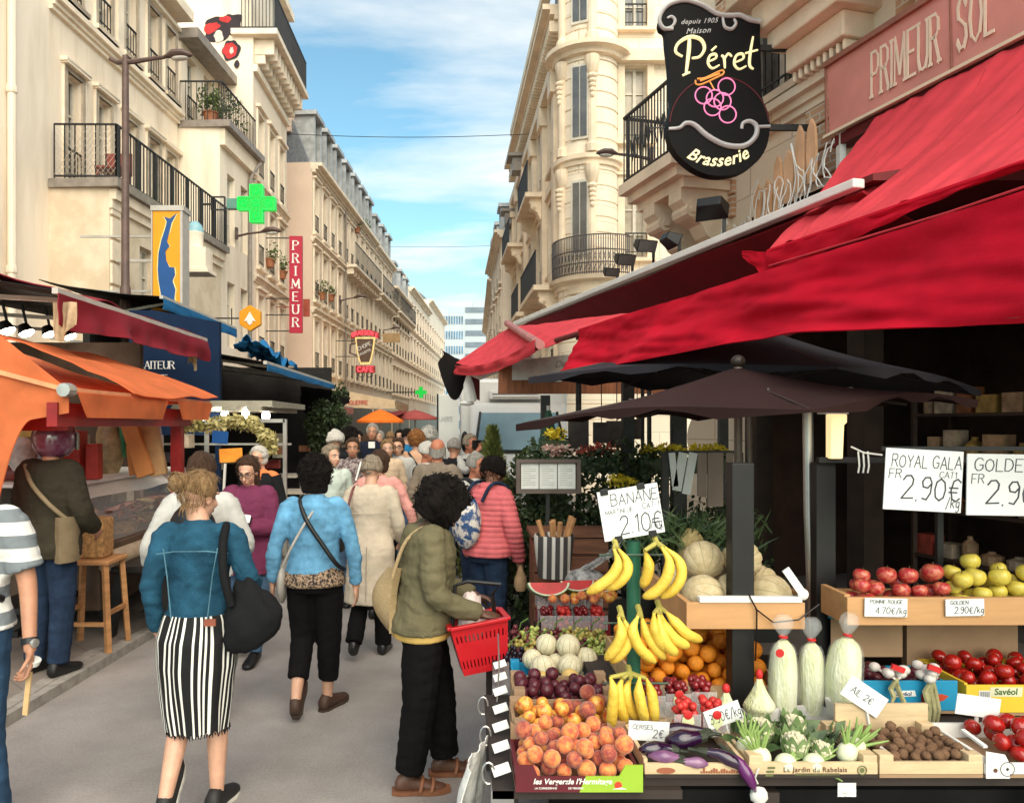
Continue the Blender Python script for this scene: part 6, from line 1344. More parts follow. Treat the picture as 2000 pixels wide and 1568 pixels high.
 def top(s,name,m,hem=.93,ztop=1.435,grow=.024,sleeve=1.,r=(.066,.056,.046),hemw=.0,wrinkle=.006,collar=True,arms=True,seed=0,parts='LR'):
  mb=MB();s.torso(mb,hem,ztop,grow,hemw)
  if arms:
   for k in parts:
    a,b,c=s.D['sh'+k],s.D['el'+k],s.D['wr'+k];inn=a.lerp(V((0,a.y,a.z)),.35)
    if sleeve>=.9:s.limb(mb,[a,b,a.lerp(b,0)*0+b.lerp(c,sleeve*.98)],[r[0],r[1],r[2]])
    else:e=a.lerp(b,sleeve*2)if sleeve<.5 else b.lerp(c,sleeve*2-1);s.limb(mb,[a,b,e]if sleeve>=.5 else[a,e],[r[0],r[1],r[1]*.92]if sleeve>=.5 else[r[0],r[1]+.004])
    mb.ell(a.lerp(inn,.4),(r[0]*1.15,r[0]*1.05,r[0]*1.0),12,8)
  if collar:c=s.D['neck'];mb.lathe([(.078,-.05),(.074,-.01),(.068,.022),(.056,.026)],c,16)
  def fn(q):return wrinkle*(.8*noise.noise(V((q.x*6+seed,q.y*6,q.z*11)))+.55*noise.noise(V((q.x*12+q.z*16,q.y*12,q.z*24-q.x*9+seed)))+.2*noise.noise(q*40)-.40*max(0,.10-abs(noise.noise(V((q.x*5+q.z*8+seed,q.y*5,q.z*6-q.x*7)))))/.10)
  return s.out(name,union(mb,s.vox,3,fn),m)
 def trousers(s,m,hem=1.,r=(.098,.072,.060),waist=.98,wrinkle=.005,name='trousers',seed=3):
  mb=MB();s.torso(mb,.82,waist,.012)
  for k in 'LR':
   a=s.D['kn'+k].lerp(s.D['an'+k],hem);s.limb(mb,[s.D['hip'+k]+V((0,0,.02)),s.D['hip'+k]*.55+s.D['kn'+k]*.45,'kn'+k,a],[r[0],(r[0]+r[1])/2+.006,r[1],r[2]])
  def fn(p):return wrinkle*(noise.noise(V((p.x*12,p.y*12,p.z*26+seed)))+.5*noise.noise(V((p.x*30,p.y*30,p.z*9))))
  return s.out(name,union(mb,s.vox,3,fn),m)
 def shoes(s,m,sole=None,grow=.007):
  for i,k in enumerate('LR'):
   mb=MB();s.foot(mb,k,*s.feet[i],grow=grow);o=s.out('shoe',mb,m)
   if sole:
    a=s.D['an'+k];M=rotz(s.feet[i][1])@Matrix.Rotation(-s.feet[i][0],3,'X');mb=MB()
    pr=[(.02,-.085),(.042,-.05),(.042,.03),(.053,.11),(.048,.17),(.025,.215),(-.025,.215),(-.048,.17),(-.053,.11),(-.042,.03),(-.042,-.05),(-.02,-.085)]
    mb.prism(pr,a+M@V((0,0,-.094)),M@V((1,0,0)),M@V((0,1,0)),M@V((0,0,.026)));s.out('sole',mb,sole,30,parent=None)
 def hair(s,m,style='short',vol=.012,length=.0,seed=1,name='hair',mask=(.50,.15),wave=.0):
  mb=MB();nu,nv=30,22;rings=[]
  for i in range(nv+1):
   th=math.pi*(i+.02)/(nv+.04);ring=[]
   for j in range(nu):
    ph=2*math.pi*j/nu;d=V((math.sin(th)*math.cos(ph),math.sin(th)*math.sin(ph),math.cos(th)))
    ax=V((.076,.096,.090));base=V((d.x*ax.x,d.y*ax.y-.012,d.z*ax.z+.028))
    f=(d.y-mask[0]+max(0,d.z-.35)*-1.1)/mask[1];g=(-d.z-(.55 if style!='short' else .42)+max(0,-d.y)*.25)/.15
    cut=min(1,max(0,max(f,g if not length else f)))
    nz=noise.noise(d*2.6+V((seed,0,0)))*.5+noise.noise(d*6+V((0,seed,0)))*.35
    v_=vol*(1+.9*nz)*(1 if style=='curly' else min(1,max(.12,(.5-cut)*4 if cut else 1)))+(.02*abs(noise.noise(d*11+V((seed,0,3))))if style=='curly' else 0)
    p=base+d*v_ if cut<.5 else base*.8
    if length and cut<.5 and d.z<.0 and d.y<.42:
     t=min(1,-d.z*1.15);k=1-t*.25;p=V((base.x/max(.35,math.sqrt(1-d.z*d.z*.8))*(.9)+d.x*v_,(base.y)/max(.35,math.sqrt(1-d.z*d.z*.8))*.8-.012+min(0,d.y)*v_,.028-length*t-wave*abs(nz)*t))
    ring.append(s.headpts(p))
   rings.append(ring)
  mb.loft(rings)
  if style=='curly':
   q=random.Random(seed)
   for _ in range(460):
    d=V((q.gauss(0,1),q.gauss(0,1),q.gauss(.25,1))).normalized()
    if d.y-.55-max(0,d.z-.3)>0 or(d.z<-.75):continue
    c=V((d.x*.074,d.y*.094-.012,d.z*.088+.028))+d*vol*q.uniform(.7,1.25);a=d.orthogonal().normalized();b=d.cross(a);r=q.uniform(.006,.016);ph=q.uniform(0,6)
    mb.tube([s.headpts(c+a*r*math.cos(ph+t)+b*r*math.sin(ph+t)+d*(t-2)*.006)for t in[k*.8 for k in range(8)]],.0027,3)
  elif s.vox<.012:
   q=random.Random(seed)
   for _ in range(300):
    d=V((q.gauss(0,1),q.gauss(-.6,1),q.gauss(.1,1))).normalized()
    if d.y>.35:continue
    c=V((d.x*.076,d.y*.096-.012,d.z*.09+.028))+d*vol*1.0;dn=(V((0,0,-1))-d*-d.z).normalized()*q.uniform(.03,.07)
    mb.tube([s.headpts(c),s.headpts(c+dn*.5+d*.008),s.headpts(c+dn+d*q.uniform(-.004,.01))],[.0016,.0016,.0006],3)
  return s.out(name,mb,m,80)
def strap(f,name,pts,w_,m,th=.006):
 mb=MB();pts=[V(p)for p in pts]
 out=[]
 for i in range(len(pts)-1):
  a,b,c,d=pts[max(i-1,0)],pts[i],pts[i+1],pts[min(i+2,len(pts)-1)]
  for q in range(5):
   t=q/5;out.append(.5*((2*b)+(c-a)*t+(2*a-5*b+4*c-d)*t*t+(3*b-a-3*c+d)*t**3))
 out.append(pts[-1]);mb.tube(out,w_/2,8,asp=1);return f.out(name,mb,m)
f=Fig('woman walking away in dark teal denim jacket and long black and white striped skirt',-1.27,3.72,1.65,R(4),dict(elL=(-.225,-.05,1.13),wrL=(-.215,.06,.90),elR=(.262,-.06,1.15),wrR=(.24,.19,1.10),anL=(-.10,-.20,.165),knL=(-.085,.05,.49),anR=(.085,.03,.085),knR=(.085,.06,.49)),.03,'light',.0095,hyaw=R(-32),hpitch=R(12),wide=.84)
f.body(feet=((R(-52),0),(R(0),R(-12))),hands=(dict(curl=.5),dict(curl=.7)))
TEAL=denim('dark_teal_denim',(.012,.050,.085));f.top('denim_jacket',TEAL,.985,1.435,.020,1,(.062,.053,.044),.06,.011,seed=2)
m=MB();f.torso(m,.965,1.0,.030);f.out('waistband',union(m,.009,2),TEAL)
m=MB();m.obox((.10,-.168,.985),(.055,.012,.032));f.out('leather_patch',m,mat('leather_patch',(.22,.06,.03),.7),0)
m=MB()
for x in(-.085,.085):m.tube([f.bend((x*1.5,-.148,1.33)),f.bend((x*1.25,-.156,1.2)),f.bend((x,-.158,1.0))],.003,5)
m.tube([f.bend((-.17,-.118,1.30)),f.bend((-.08,-.146,1.315)),f.bend((.08,-.146,1.315)),f.bend((.17,-.118,1.30))],.003,5);f.out('jacket_seams',m,denim('pale_seam',(.06,.13,.17)))
SKIRT=stripes(mat('skirt_black',(.005,.0045,.005),.85,.2,8),'X',1.5,.5,(.74,.70,.64),attr=True,noise_amt=.012,steps=[(0,0),(.05,1),(.085,0),(.16,1),(.20,0),(.24,1),(.275,0),(.33,1),(.385,0),(.56,1),(.60,0),(.65,1),(.69,0),(.75,1),(.775,0),(.86,1),(.91,0)])
tab=[(.36,.150,.125,.0),(.42,.150,.13,0),(.55,.168,.145,0),(.75,.196,.160,-.01),(.88,.195,.160,-.015),(.97,.172,.14,0),(1.0,.16,.13,0)]
mb=MB();nu,nv=120,40;rings=[];st=[]
for i in range(nv+1):
 ring=[];z=.425+.575*i/nv
 for j in range(nu):
  a=2*math.pi*j/nu;rx,ry,yo=lerps(tab,z);fold=.010*math.sin(a*9+z*6)*(1.1-z)+.008*noise.noise(V((math.cos(a)*3,math.sin(a)*3,z*5)))
  zz=z+(.022*noise.noise(V((math.cos(a)*9,math.sin(a)*9,2)))if i==0 else 0);ring.append(V((math.cos(a)*(rx+fold)+.012*math.sin(z*9)*(1-z),yo+math.sin(a)*(ry+fold),zz)));st.append((j/nu*6+.03*math.sin(z*11),z,0))
 rings.append(ring)
mb.loft(rings,False,True,st);f.out('skirt',mb,SKIRT,70,st=True)
mb=MB()
for k in range(70):
 a=2*math.pi*k/70;p=V((math.cos(a)*.152,math.sin(a)*.127,.43));mb.tube([p,p+V((rnd.uniform(-.008,.008),0,-.012-rnd.random()*.014))],[.004,.0015],4)
f.out('fringe',mb,SKIRT)
f.shoes(mat('black_sneaker',(.015,.014,.014),.6),mat('white_sole',(.68,.64,.58),.6))
f.hair(HR['blond'],'short',.011,0,5,mask=(.42,.12))
mb=MB();mb.ell(f.headpts((-.025,-.125,.045)),(.050,.044,.050),22,16,fn=lambda p:p*(1+.14*noise.noise(p*2.2)+.05*math.sin(9*math.atan2(p.z,p.x)+5*p.y)))
q=random.Random(4)
for k in range(16):
 t=q.uniform(0,6.28);c=V((-.025,-.125,.045));mb.tube([f.headpts(c+V((math.cos(t+j*.35)*.047,-.012+.02*math.sin(k+j*.5),math.sin(t+j*.35)*.048))*1.0)for j in range(6)],[.001,.004,.0045,.004,.003,.001],4)
f.out('hair_bun',mb,HR['blond'])
mb=MB()
for k in range(16):a=R(195+9*k);p=V((math.cos(a)*.062,math.sin(a)*.078-.01,-.05));mb.tube([f.headpts(p),f.headpts(p+V((0,-.008,-.03))),f.headpts(p+V((q.uniform(-.02,.02),-.015,-.045-.03*q.random())))],[.004,.003,.0008],4)
f.out('loose_strands',mb,HR['blond'])
BAGB=cl('black_bag_cloth',(.010,.010,.011))
mb=MB();mb.ell(f.bend((.285,-.10,.985)),(.150,.085,.165),30,22,Matrix.Rotation(R(-28),3,'Y'),fn=lambda p:V((p.x*(1-.42*p.z)+.18*p.z,p.y*(1-.3*p.z),p.z*(.8 if p.z<0 else 1.15)))*(1+.16*noise.noise(p*1.9)+.07*noise.noise(p*6)))
f.out('shoulder_bag',mb,BAGB)
strap(f,'bag_strap',[f.bend((.13,.06,1.40)),f.bend((.145,-.05,1.425)),f.bend((.15,-.135,1.34)),f.bend((.165,-.175,1.2)),f.bend((.2,-.17,1.06))],.042,BAGB)
f=Fig('woman walking away in light blue denim jacket, leopard blouse and cropped black trousers',-.95,5.0,1.655,R(2),dict(elL=(-.265,-.04,1.10),wrL=(-.285,.04,.87),elR=(.265,-.05,1.10),wrR=(.275,.0,.85),anL=(-.095,-.17,.15),knL=(-.085,.05,.50),anR=(.075,.08,.085)),.02,'light',.011)
f.body(feet=((R(-42),0),(R(-4),R(-28))),hands=(dict(curl=.35),dict(curl=.4)))
LTD=denim('light_denim',(.085,.21,.33));f.top('denim_jacket',LTD,.945,1.435,.022,.97,(.062,.053,.045),.10,.009,seed=7)
LEO=mat('leopard_blouse',(.02,.014,.011),.8,.3,70,col2=(.30,.20,.13),blend=(.47,.53));f.top('blouse',LEO,.86,1.0,.016,0,arms=False,collar=False,hemw=.22)
f.trousers(cl('black_trousers',(.005,.0045,.005)),.68,(.105,.082,.070));f.shoes(mat('brown_shoe',(.06,.03,.02),.6),mat('dark_sole',(.05,.03,.02),.7),.004)
f.hair(HR['dark'],'curly',.030,.13,9,mask=(.5,.15),wave=.03)
strap(f,'bag_strap',[f.bend((-.06,.05,1.44)),f.bend((-.085,-.07,1.425)),f.bend((-.03,-.15,1.3)),f.bend((.07,-.158,1.15)),f.bend((.16,-.14,1.02)),f.bend((.2,-.05,.97))],.03,BLACK)
strap(f,'bag_strap',[f.bend((.05,-.07,1.425)),f.bend((-.04,-.152,1.28)),f.bend((-.13,-.15,1.12)),f.bend((-.19,-.1,1.0))],.018,mat('grey_strap',(.36,.33,.3),.7))
mb=MB();mb.ell((-.21,-.02,.86),(.035,.10,.12),14,10);f.out('hip_bag',mb,mat('grey_bag',(.30,.27,.24),.7))
COAT=cl('cream_coat',(.52,.43,.33))
f=Fig('woman walking away in long cream coat and black boots, blond grey hair pinned up',-.73,6.25,1.62,R(-6),dict(elL=(-.25,-.04,1.12),wrL=(-.21,.12,1.0),elR=(.25,-.04,1.12),wrR=(.23,.12,.98),anL=(-.10,-.20,.16),knL=(-.09,.03,.48),anR=(.09,.08,.085)),.03,'light',.012)
f.body(feet=((R(-40),0),(0,0)))
f.top('coat',COAT,.46,1.435,.030,1,(.068,.058,.05),.09,.005,seed=4)
m=MB();m.tube([f.bend((-.17,-.128,1.22)),f.bend((0,-.162,1.215)),f.bend((.17,-.128,1.22))],.004,5);m.tube([(0,-.165,.95),(0,-.20,.5)],.004,5);f.out('coat_seams',m,mat('seam_shadow',(.36,.3,.24),.8))
f.trousers(cl('black_trousers',(.005,.0045,.005)),1,(.09,.075,.075));f.shoes(mat('black_leather',(.012,.011,.011),.35),None,.010)
f.hair(HR['ash'],'short',.018,0,3,mask=(.45,.15));mb=MB()
for k in range(4):mb.ell(f.headpts((.02*math.sin(k*2),-.085+.006*k,.085-.032*k)),(.055-.004*k,.032,.018),12,8,Matrix.Rotation(R(15-10*k),3,'Y'))
f.out('hair_roll',mb,HR['ash'])
strap(f,'bag_strap',[f.bend((-.13,.04,1.44)),f.bend((-.14,-.08,1.42)),f.bend((-.16,-.16,1.27)),f.bend((-.18,-.16,1.13))],.022,mat('maroon_strap',(.12,.03,.03),.5))
mb=MB();mb.ell(f.bend((-.21,-.13,1.02)),(.05,.06,.13),14,10,Matrix.Rotation(R(10),3,'Y'));f.out('handbag',mb,mat('black_leather'))
OLIVE=cl('olive_jacket',(.135,.115,.065));ol_rot=R(-84)
f=Fig('woman in olive jacket looking down beside the fruit stall, holding a red basket',-.20,4.02,1.60,ol_rot,dict(shR=(.165,.0,1.385),elR=(.225,.03,1.08),wrR=(.16,.30,.98),elL=(-.225,.04,1.09),wrL=(-.13,.30,1.02),anR=(.10,-.08,.085),knR=(.10,-.02,.49),anL=(-.10,.13,.085),knL=(-.095,.10,.49),head=(0,.055,1.53),neck=(0,.015,1.42)),.08,'dark',.0098,hpitch=R(38),hyaw=R(5),wide=1.12)
f.body(feet=((0,R(4)),(0,R(4))),hands=(dict(d=(.25,.9,-.2),n=(.3,0,-1),curl=.75),dict(d=(-.15,.95,-.15),n=(-.3,0,-1),curl=.8)))
f.top('jacket',OLIVE,.865,1.435,.034,.98,(.078,.068,.048),.06,.013,seed=6)
m=MB();f.torso(m,.862,.90,.038);f.out('jacket_hem',union(m,.01,2),OLIVE)
m=MB();f.torso(m,.825,.90,.030);f.out('yellow_tee',union(m,.01,2),cl('yellow_tee',(.62,.40,.12)))
f.trousers(cl('black_trousers',(.005,.0045,.005)),.93,(.118,.094,.082),wrinkle=.007)
SAND=mat('sandal_brown',(.20,.075,.035),.6,.2,9)
for i,k in enumerate('LR'):
 a=f.D['an'+k];mb=MB();mb.prism([(.03,-.09),(.046,-.05),(.046,.03),(.058,.11),(.05,.18),(.025,.225),(-.025,.225),(-.05,.18),(-.058,.11),(-.046,.03),(-.046,-.05),(-.03,-.09)],a+V((0,0,-.083)),(1,0,0),(0,1,0),(0,0,.022));f.out('sandal_sole',mb,SAND,30)
 mb=MB()
 for y in(.06,.12):mb.tube([a+V((math.cos(t)*.056,y+.015*math.sin(t),-.062+(.055 if y<.1 else .04)*math.sin(t)))for t in[math.pi*j/10 for j in range(11)]],.011,6)
 f.out('sandal_strap',mb,SAND)
f.hair(HR['dark'],'curly',.058,.12,15,mask=(.62,.15),wave=.03)
mb=MB();mb.obox(f.headpts((.035,-.02,.165)),(.05,.018,.028),f.hM@Matrix.Rotation(R(15),3,'Y'));hc=f.out('hair_clip',mb,BLACK,0)
STRAW=mat('straw',(.50,.33,.15),.85,.35,30,.8,60,col2=(.68,.50,.28),stretch=(2,2,14))
m=MB();m.sheet(lambda u,v:f.bend((.09-.30*u+.0,-.185-.10*math.sin(math.pi*u)*math.sin(math.pi*min(1,v*.9+.1)),1.17-.34*v+.03*math.cos(3*u))),16,12,.05);f.out('straw_bag',m,STRAW,60)
strap(f,'bag_strap',[f.bend((.12,-.19,1.15)),f.bend((.13,-.13,1.36)),f.bend((.13,.0,1.445)),f.bend((.12,.1,1.36))],.02,STRAW)
RB=mat('red_plastic',(.52,.012,.018),.3,.1,3,spec=.5);c0=V((.115,3.95,.63))
T=thing('shopping_basket','red plastic shopping basket with black handle held by the woman in olive','basket',c0)
def bk(u,v,z):a_=.112+.035*z;b_=.085+.03*z;return V((u*a_,v*b_,z*.25))
tilt=Matrix.Rotation(R(-9),3,'Y')@rotz(R(8))
m=MB()
def wall(a,b):
 a=V(a);b=V(b)
 def L2(t,z):q=a.lerp(b,t);return c0+tilt@bk(q.x,q.y,z)
 m.quad(L2(0,0),L2(1,0),L2(1,.14),L2(0,.14));m.quad(L2(0,.3),L2(1,.3),L2(1,.68),L2(0,.68));m.quad(L2(0,.82),L2(1,.82),L2(1,1),L2(0,1))
 for z0_,z1_ in((.14,.3),(.68,.82)):
  for k in range(13):t=k/13;m.quad(L2(t,z0_),L2(t+.05,z0_),L2(t+.05,z1_),L2(t,z1_))
  m.quad(L2(.962,z0_),L2(1,z0_),L2(1,z1_),L2(.962,z1_))
for a,b in(((-1,-1),(1,-1)),((1,-1),(1,1)),((1,1),(-1,1)),((-1,1),(-1,-1))):wall((*a,0),(*b,0))
m.quad(*[c0+tilt@bk(u,v,.01)for u,v in((-1,-1),(1,-1),(1,1),(-1,1))]);obj('basket_walls',m,RB,T,smooth=0)
m=MB();ring=[c0+tilt@bk(u,v,1.0)for u,v in((-1,-1),(1,-1),(1,1),(-1,1),(-1,-1))]
for a,b in zip(ring,ring[1:]):m.bar(a,b,.03,.016)
obj('basket_rim',m,RB,T,smooth=0,bev=.003)
m=MB();hp=[c0+tilt@V((.10,-.0,.23)),c0+tilt@V((.105,0,.36)),c0+V((.09,.02,.42)),c0+V((-.08,.02,.435)),c0+V((-.145,.03,.41)),c0+tilt@V((-.125,0,.23))]
m.tube(hp,.011,8);obj('basket_handle',m,BLACK,T)
PLB=mat('plastic_film',(.75,.60,.56),.25,.12,12,.6,30,alpha=.75)
m=MB();m.ell(c0+V((-.06,-.02,.25)),(.07,.06,.13),18,14,fn=lambda p:p*(1+.28*noise.noise(p*2.7)));single('produce_bag',m,PLB,'crumpled pinkish plastic bag sticking out of the red basket','bag',smooth=60)
f=Fig('man in white and grey striped shirt cut off by the left edge, wearing a wristwatch',-2.24,3.5,1.76,R(176),dict(shL=(-.18,-.01,1.385),elL=(-.262,-.02,1.13),wrL=(-.335,.08,.865),elR=(.25,-.05,1.1),wrR=(.26,.06,.86),anL=(-.1,-.05,.085),anR=(.1,.12,.085)),0,'tan',.0105)
f.body(hands=(dict(d=(-.08,.12,-1),n=(.7,.6,0),curl=.8),dict(curl=.5)));f.face()
SHIRT=stripes(mat('shirt_white',(.70,.68,.64),.85,.06,10),'Z',.115,.5,(.17,.19,.205),soft=.02,noise_amt=.01);f.top('striped_shirt',SHIRT,.92,1.435,.028,.42,(.078,.074,.05),.05,.009)
f.trousers(denim('dark_jeans',(.02,.045,.085)),1);f.shoes(BLACK,None);f.hair(HR['dark'],'short',.012,0,2)
strap(f,'backpack_strap',[f.bend((-.12,-.10,1.42)),f.bend((-.125,.06,1.42)),f.bend((-.13,.13,1.3)),f.bend((-.14,.12,1.12)),f.bend((-.17,.02,1.05))],.035,BLACK)
w_=f.D['wrL'];d_=(w_-f.D['elL']).normalized();m=MB();m.tube([w_-d_*.032,w_-d_*.006],.0335,14);wt=f.out('wristwatch',m,BLACK);m=MB();M=frame(V((-1,.45,0)));m.lathe([(.019,0),(.019,.010),(.015,.012)],w_-d_*.019+V((-.027,.014,0)),14,M);f.out('watch_dial',m,CHROME)
m=MB();m.tube([w_+V((-.02,.0,-.055)),w_+V((-.01,.0,-.075))],.036,12,asp=.7);f.out('white_bandage',m,PAPERW)
hp=f.rz@(f.D['wrL']*f.k)+f.T.location;m=MB();m.obox(hp+V((.0,-.02,-.20)),(.022,.010,.19),Matrix.Rotation(R(6),3,'Y'));single('wooden_stick',m,mat('pale_wood',(.55,.36,.17),.7,.2,8),'short pale wooden stick held in the hand of the man in striped shirt','stick',smooth=0)
f=Fig('man in purple motorcycle helmet and dark olive jacket standing at the delicatessen counter',-2.98,5.57,1.80,R(-14),dict(elL=(-.25,.02,1.12),wrL=(-.2,.2,1.0),elR=(.25,.0,1.1),wrR=(.21,.18,.98),anL=(-.12,.0,.085),anR=(.10,-.03,.085)),.04,'tan',.0105,wide=1.1)
f.T.location.z=.075
f.body();f.top('jacket',cl('dark_olive_jacket',(.036,.030,.020)),.80,1.435,.042,1,(.086,.078,.06),.05,.008,seed=11);f.trousers(denim('navy_jeans',(.012,.022,.045)),1,(.105,.082,.07));f.shoes(BLACK,None)
m=MB();m.ell(f.headpts((0,0,.03)),(.135,.155,.15),24,16,f.hM,fn=lambda p:V((p.x,p.y,max(p.z,-.85))));f.out('helmet',m,mat('helmet_purple',(.14,.02,.06),.18,.4,4,spec=.7,col2=(.28,.18,.2),coat=.6))
m=MB();m.sheet(lambda u,v:f.headpts((.142*math.cos(R(20+140*u)),.162*math.sin(R(20+140*u)),.07-.12*v)),16,6,.006);f.out('visor',m,GLASSD);m=MB();m.lathe([(.03,0),(.03,.012),(.02,.016)],f.headpts((-.134,.0,.01)),14,frame((-1,0,0)));f.out('visor_hinge',m,BLACK)
m=MB();m.sheet(lambda u,v:f.bend((.21+.03*math.sin(3.1*u),.05-.2*u,1.08-.30*v)),10,10,.06);f.out('shoulder_bag',m,cl('khaki_bag',(.20,.15,.09)));strap(f,'bag_strap',[f.bend((-.12,-.1,1.42)),f.bend((.02,-.19,1.3)),f.bend((.15,-.18,1.17)),f.bend((.22,-.1,1.07))],.03,mat('khaki_bag'))
f=Fig('man in white shirt with black backpack half hidden behind the woman in dark denim',-1.64,4.85,1.70,R(5),dict(elL=(-.30,-.06,1.12),wrL=(-.33,.08,.93),elR=(.29,-.04,1.13),wrR=(.25,.15,1.05)),.02,'light',.012)
f.body();f.top('white_shirt',cl('white_cotton',(.47,.45,.42)),.92,1.435,.03,.82,(.068,.058,.048),.08,.006);f.trousers(denim('navy_jeans',(0,0,0)),1);f.shoes(BLACK,None);f.hair(HR['brown'],'short',.014,0,3)
m=MB();m.ell(f.bend((0,-.20,1.2)),(.15,.09,.20),16,12);f.out('backpack',m,BLACK)
f=Fig('long haired woman in purple coat and glasses reading an open book',-1.70,6.2,1.62,R(176),dict(elL=(-.23,.03,1.10),wrL=(-.06,.25,1.13),elR=(.23,.03,1.10),wrR=(.10,.24,1.12),anL=(-.09,.14,.085),anR=(.09,-.12,.12)),.04,'light',.011,hpitch=R(20))
f.body(feet=((0,0),(R(-25),0)),hands=(dict(d=(.5,.5,.3),n=(0,.2,1),curl=.5),dict(d=(-.5,.5,.3),n=(0,.2,1),curl=.5)));f.face(True);PUR=cl('purple_coat',(.16,.032,.075));f.top('coat',PUR,.72,1.435,.038,1,(.078,.070,.058),.12,.007,seed=14)
f.trousers(denim('mid_jeans',(.05,.09,.15)),1);f.shoes(BLACK,None);f.hair(HR['brown'],'long',.016,.26,6,mask=(.35,.15),wave=.02)
c=f.bend((.02,.31,1.19));bc=f.rz@(c*f.k)+f.T.location;T=thing('book','open book in the hands of the woman in the purple coat','book',bc);M=f.rz
for s in(-1,1):
 m=MB();m.sheet(lambda u,v:bc+M@V((s*(.12*u),.01-.10*v*.55,.012*math.sin(math.pi*u)+.10*v*.8-.04+.012*u)),8,6,.010);obj('page_block',m,PAPERW,T,smooth=40)
m=MB();m.obox(bc+M@V((0,-.002,-.012)),(.25,.012,.15),M@Matrix.Rotation(R(55),3,'X'));obj('cover',m,BLACK,T)
# the crowd
def passer(label,px,py,Y,rot,hair,hst,top,bottom='black',skin='light',hem=.92,sleeve=1.,lean=.02,face=True,hyaw=0,hpitch=0,pose=None,shoe=None,glasses=False,vox=.016,hlen=0,vol=.014,wide=1.,walk=1,body_only=False,trous=True):
 X=(px-CX)/F*Y;ztop=EYE-(py-CY)/F*Y;h=ztop/1.02
 p=dict(anL=(-.09,.12*walk,.085),anR=(.09,-.14*walk,.13));p.update(pose or{})
 f=Fig(label,X,Y,h,rot,p,lean,skin,vox,None,wide*.95,hyaw,hpitch)
 f.body(feet=((0,0),(R(-28*walk),0)))
 if face:f.face(glasses,'brown' if hair in('dark','brown')else 'grey')
 f.top('top',top,hem,1.435,.020,sleeve,(.062,.054,.046),.05,.010,seed=px)
 if trous:f.trousers(bottom if not isinstance(bottom,str)else{'black':cl('black_trousers',()),'jeans':denim('mid_jeans',()),'navy':denim('navy_jeans',())}[bottom],1)
 f.shoes(shoe or BLACK,None)
 if hair:f.hair(HR[hair],hst,vol,hlen,px%17,mask=(.42,.15))
 return f
PI_=math.pi
f=passer('white haired woman in glasses with an orange top under a black cardigan',508,866,8.1,PI_+R(-14),'white','long',cl('orange_top',(.75,.20,.07)),glasses=True,hlen=.10,vol=.022)
m=MB();f.torso(m,.85,1.42,.045);cut=union(m,.016,2);keep=[i for i,p in enumerate(cut.f)if not all(cut.v[j].y>.06 and abs(cut.v[j].x)<.085 for j in p)];cut.f=[cut.f[i]for i in keep];cut.m=[0]*len(cut.f);f.out('cardigan',cut,cl('black_knit',(.012,.012,.014)))
for k in 'LR':m=MB();f.limb(m,['sh'+k,'el'+k,'wr'+k],[.078,.07,.056]);f.out('cardigan_sleeve',m,mat('black_knit'))
f=passer('blond woman looking left in a pale mint top and grey cardigan',646,862,8.1,PI_+R(25),'ash','long',cl('mint_top',(.50,.56,.50)),hlen=.09,vol=.02,hyaw=R(25),sleeve=.4,bottom='jeans')
f=passer('man with crossed arms in a grey patterned shirt, facing the viewer',689,849,9.3,PI_+R(6),'brown','short',mat('patterned_shirt',(.08,.055,.055),.85,.3,34,col2=(.30,.24,.23),blend=(.45,.55)),'jeans','tan',sleeve=.4,pose=dict(elL=(-.24,.06,1.1),wrL=(.06,.20,1.12),elR=(.24,.06,1.1),wrR=(-.06,.22,1.14)),walk=0)
strap(f,'camera_strap',[f.bend((-.1,-.08,1.43)),f.bend((-.09,.1,1.38)),f.bend((-.04,.16,1.2))],.025,PAPERW)
f=passer('tall man in a navy sweater with a white collar, standing above the crowd',728,822,12.2,PI_,'grey','short',cl('navy_sweater',(.012,.016,.03)),'black','tan',walk=0)
m=MB();m.obox(f.bend((0,.115,1.40)),(.09,.03,.09));f.out('shirt_collar',m,PAPERW)
f=passer('woman in a white bonnet with her back turned, left in the crowd',655,838,10.6,R(10),'white','short',cl('black_knit',()),face=False,vol=.04)
f=passer('dark haired person in black beside the white bonnet',680,834,11.2,R(-30),'dark','curly',cl('black_knit',()),face=False,vol=.04,hlen=.08)
f=passer('brown haired woman in a pink blouse just beyond the cream coat',741,874,7.35,R(-5),'brown','long',cl('pink_blouse',(.66,.30,.26)),'black',hem=.85,face=False,hlen=.12,vol=.026,pose=dict(elL=(-.34,.02,1.18),wrL=(-.42,.12,1.02),elR=(.31,-.03,1.12),wrR=(.36,.06,.88)),vox=.013)
f=passer('blond woman in beige coming towards the viewer, beside a brunette in white',756,853,10.2,PI_+R(10),'blond','long',cl('beige_top',(.60,.44,.30)),'jeans',hlen=.16,vol=.018,sleeve=.5)
f=passer('brunette woman in a white top coming towards the viewer',778,850,10.4,PI_-R(4),'brown','long',cl('white_cotton',()),'jeans',hlen=.12,vol=.02,sleeve=.5,glasses=True)
f=passer('person in a bright blue hooded top with back turned, in the far crowd',795,832,12.4,R(0),'dark','short',cl('bright_blue',(.02,.16,.33)),'black',face=False,wide=1.25)
f=passer('ginger haired woman in peach with a black strap, back turned',813,838,10.6,R(0),'ginger','curly',cl('peach_top',(.68,.40,.26)),'black',face=False,vol=.032,hlen=.08)
strap(f,'bag_strap',[f.bend((-.1,-.08,1.43)),f.bend((0,-.15,1.3)),f.bend((.12,-.15,1.1))],.025,BLACK)
f=passer('white curly haired woman at the back of the crowd near the van',838,832,11.4,R(0),'white','curly',cl('white_cotton',()),'black',face=False,vol=.036)
f=passer('old man in glasses and dark waistcoat over white shirt, facing right',831,856,8.6,R(-110),'white','short',cl('white_cotton',()),'jeans','ruddy',glasses=True,sleeve=.5)
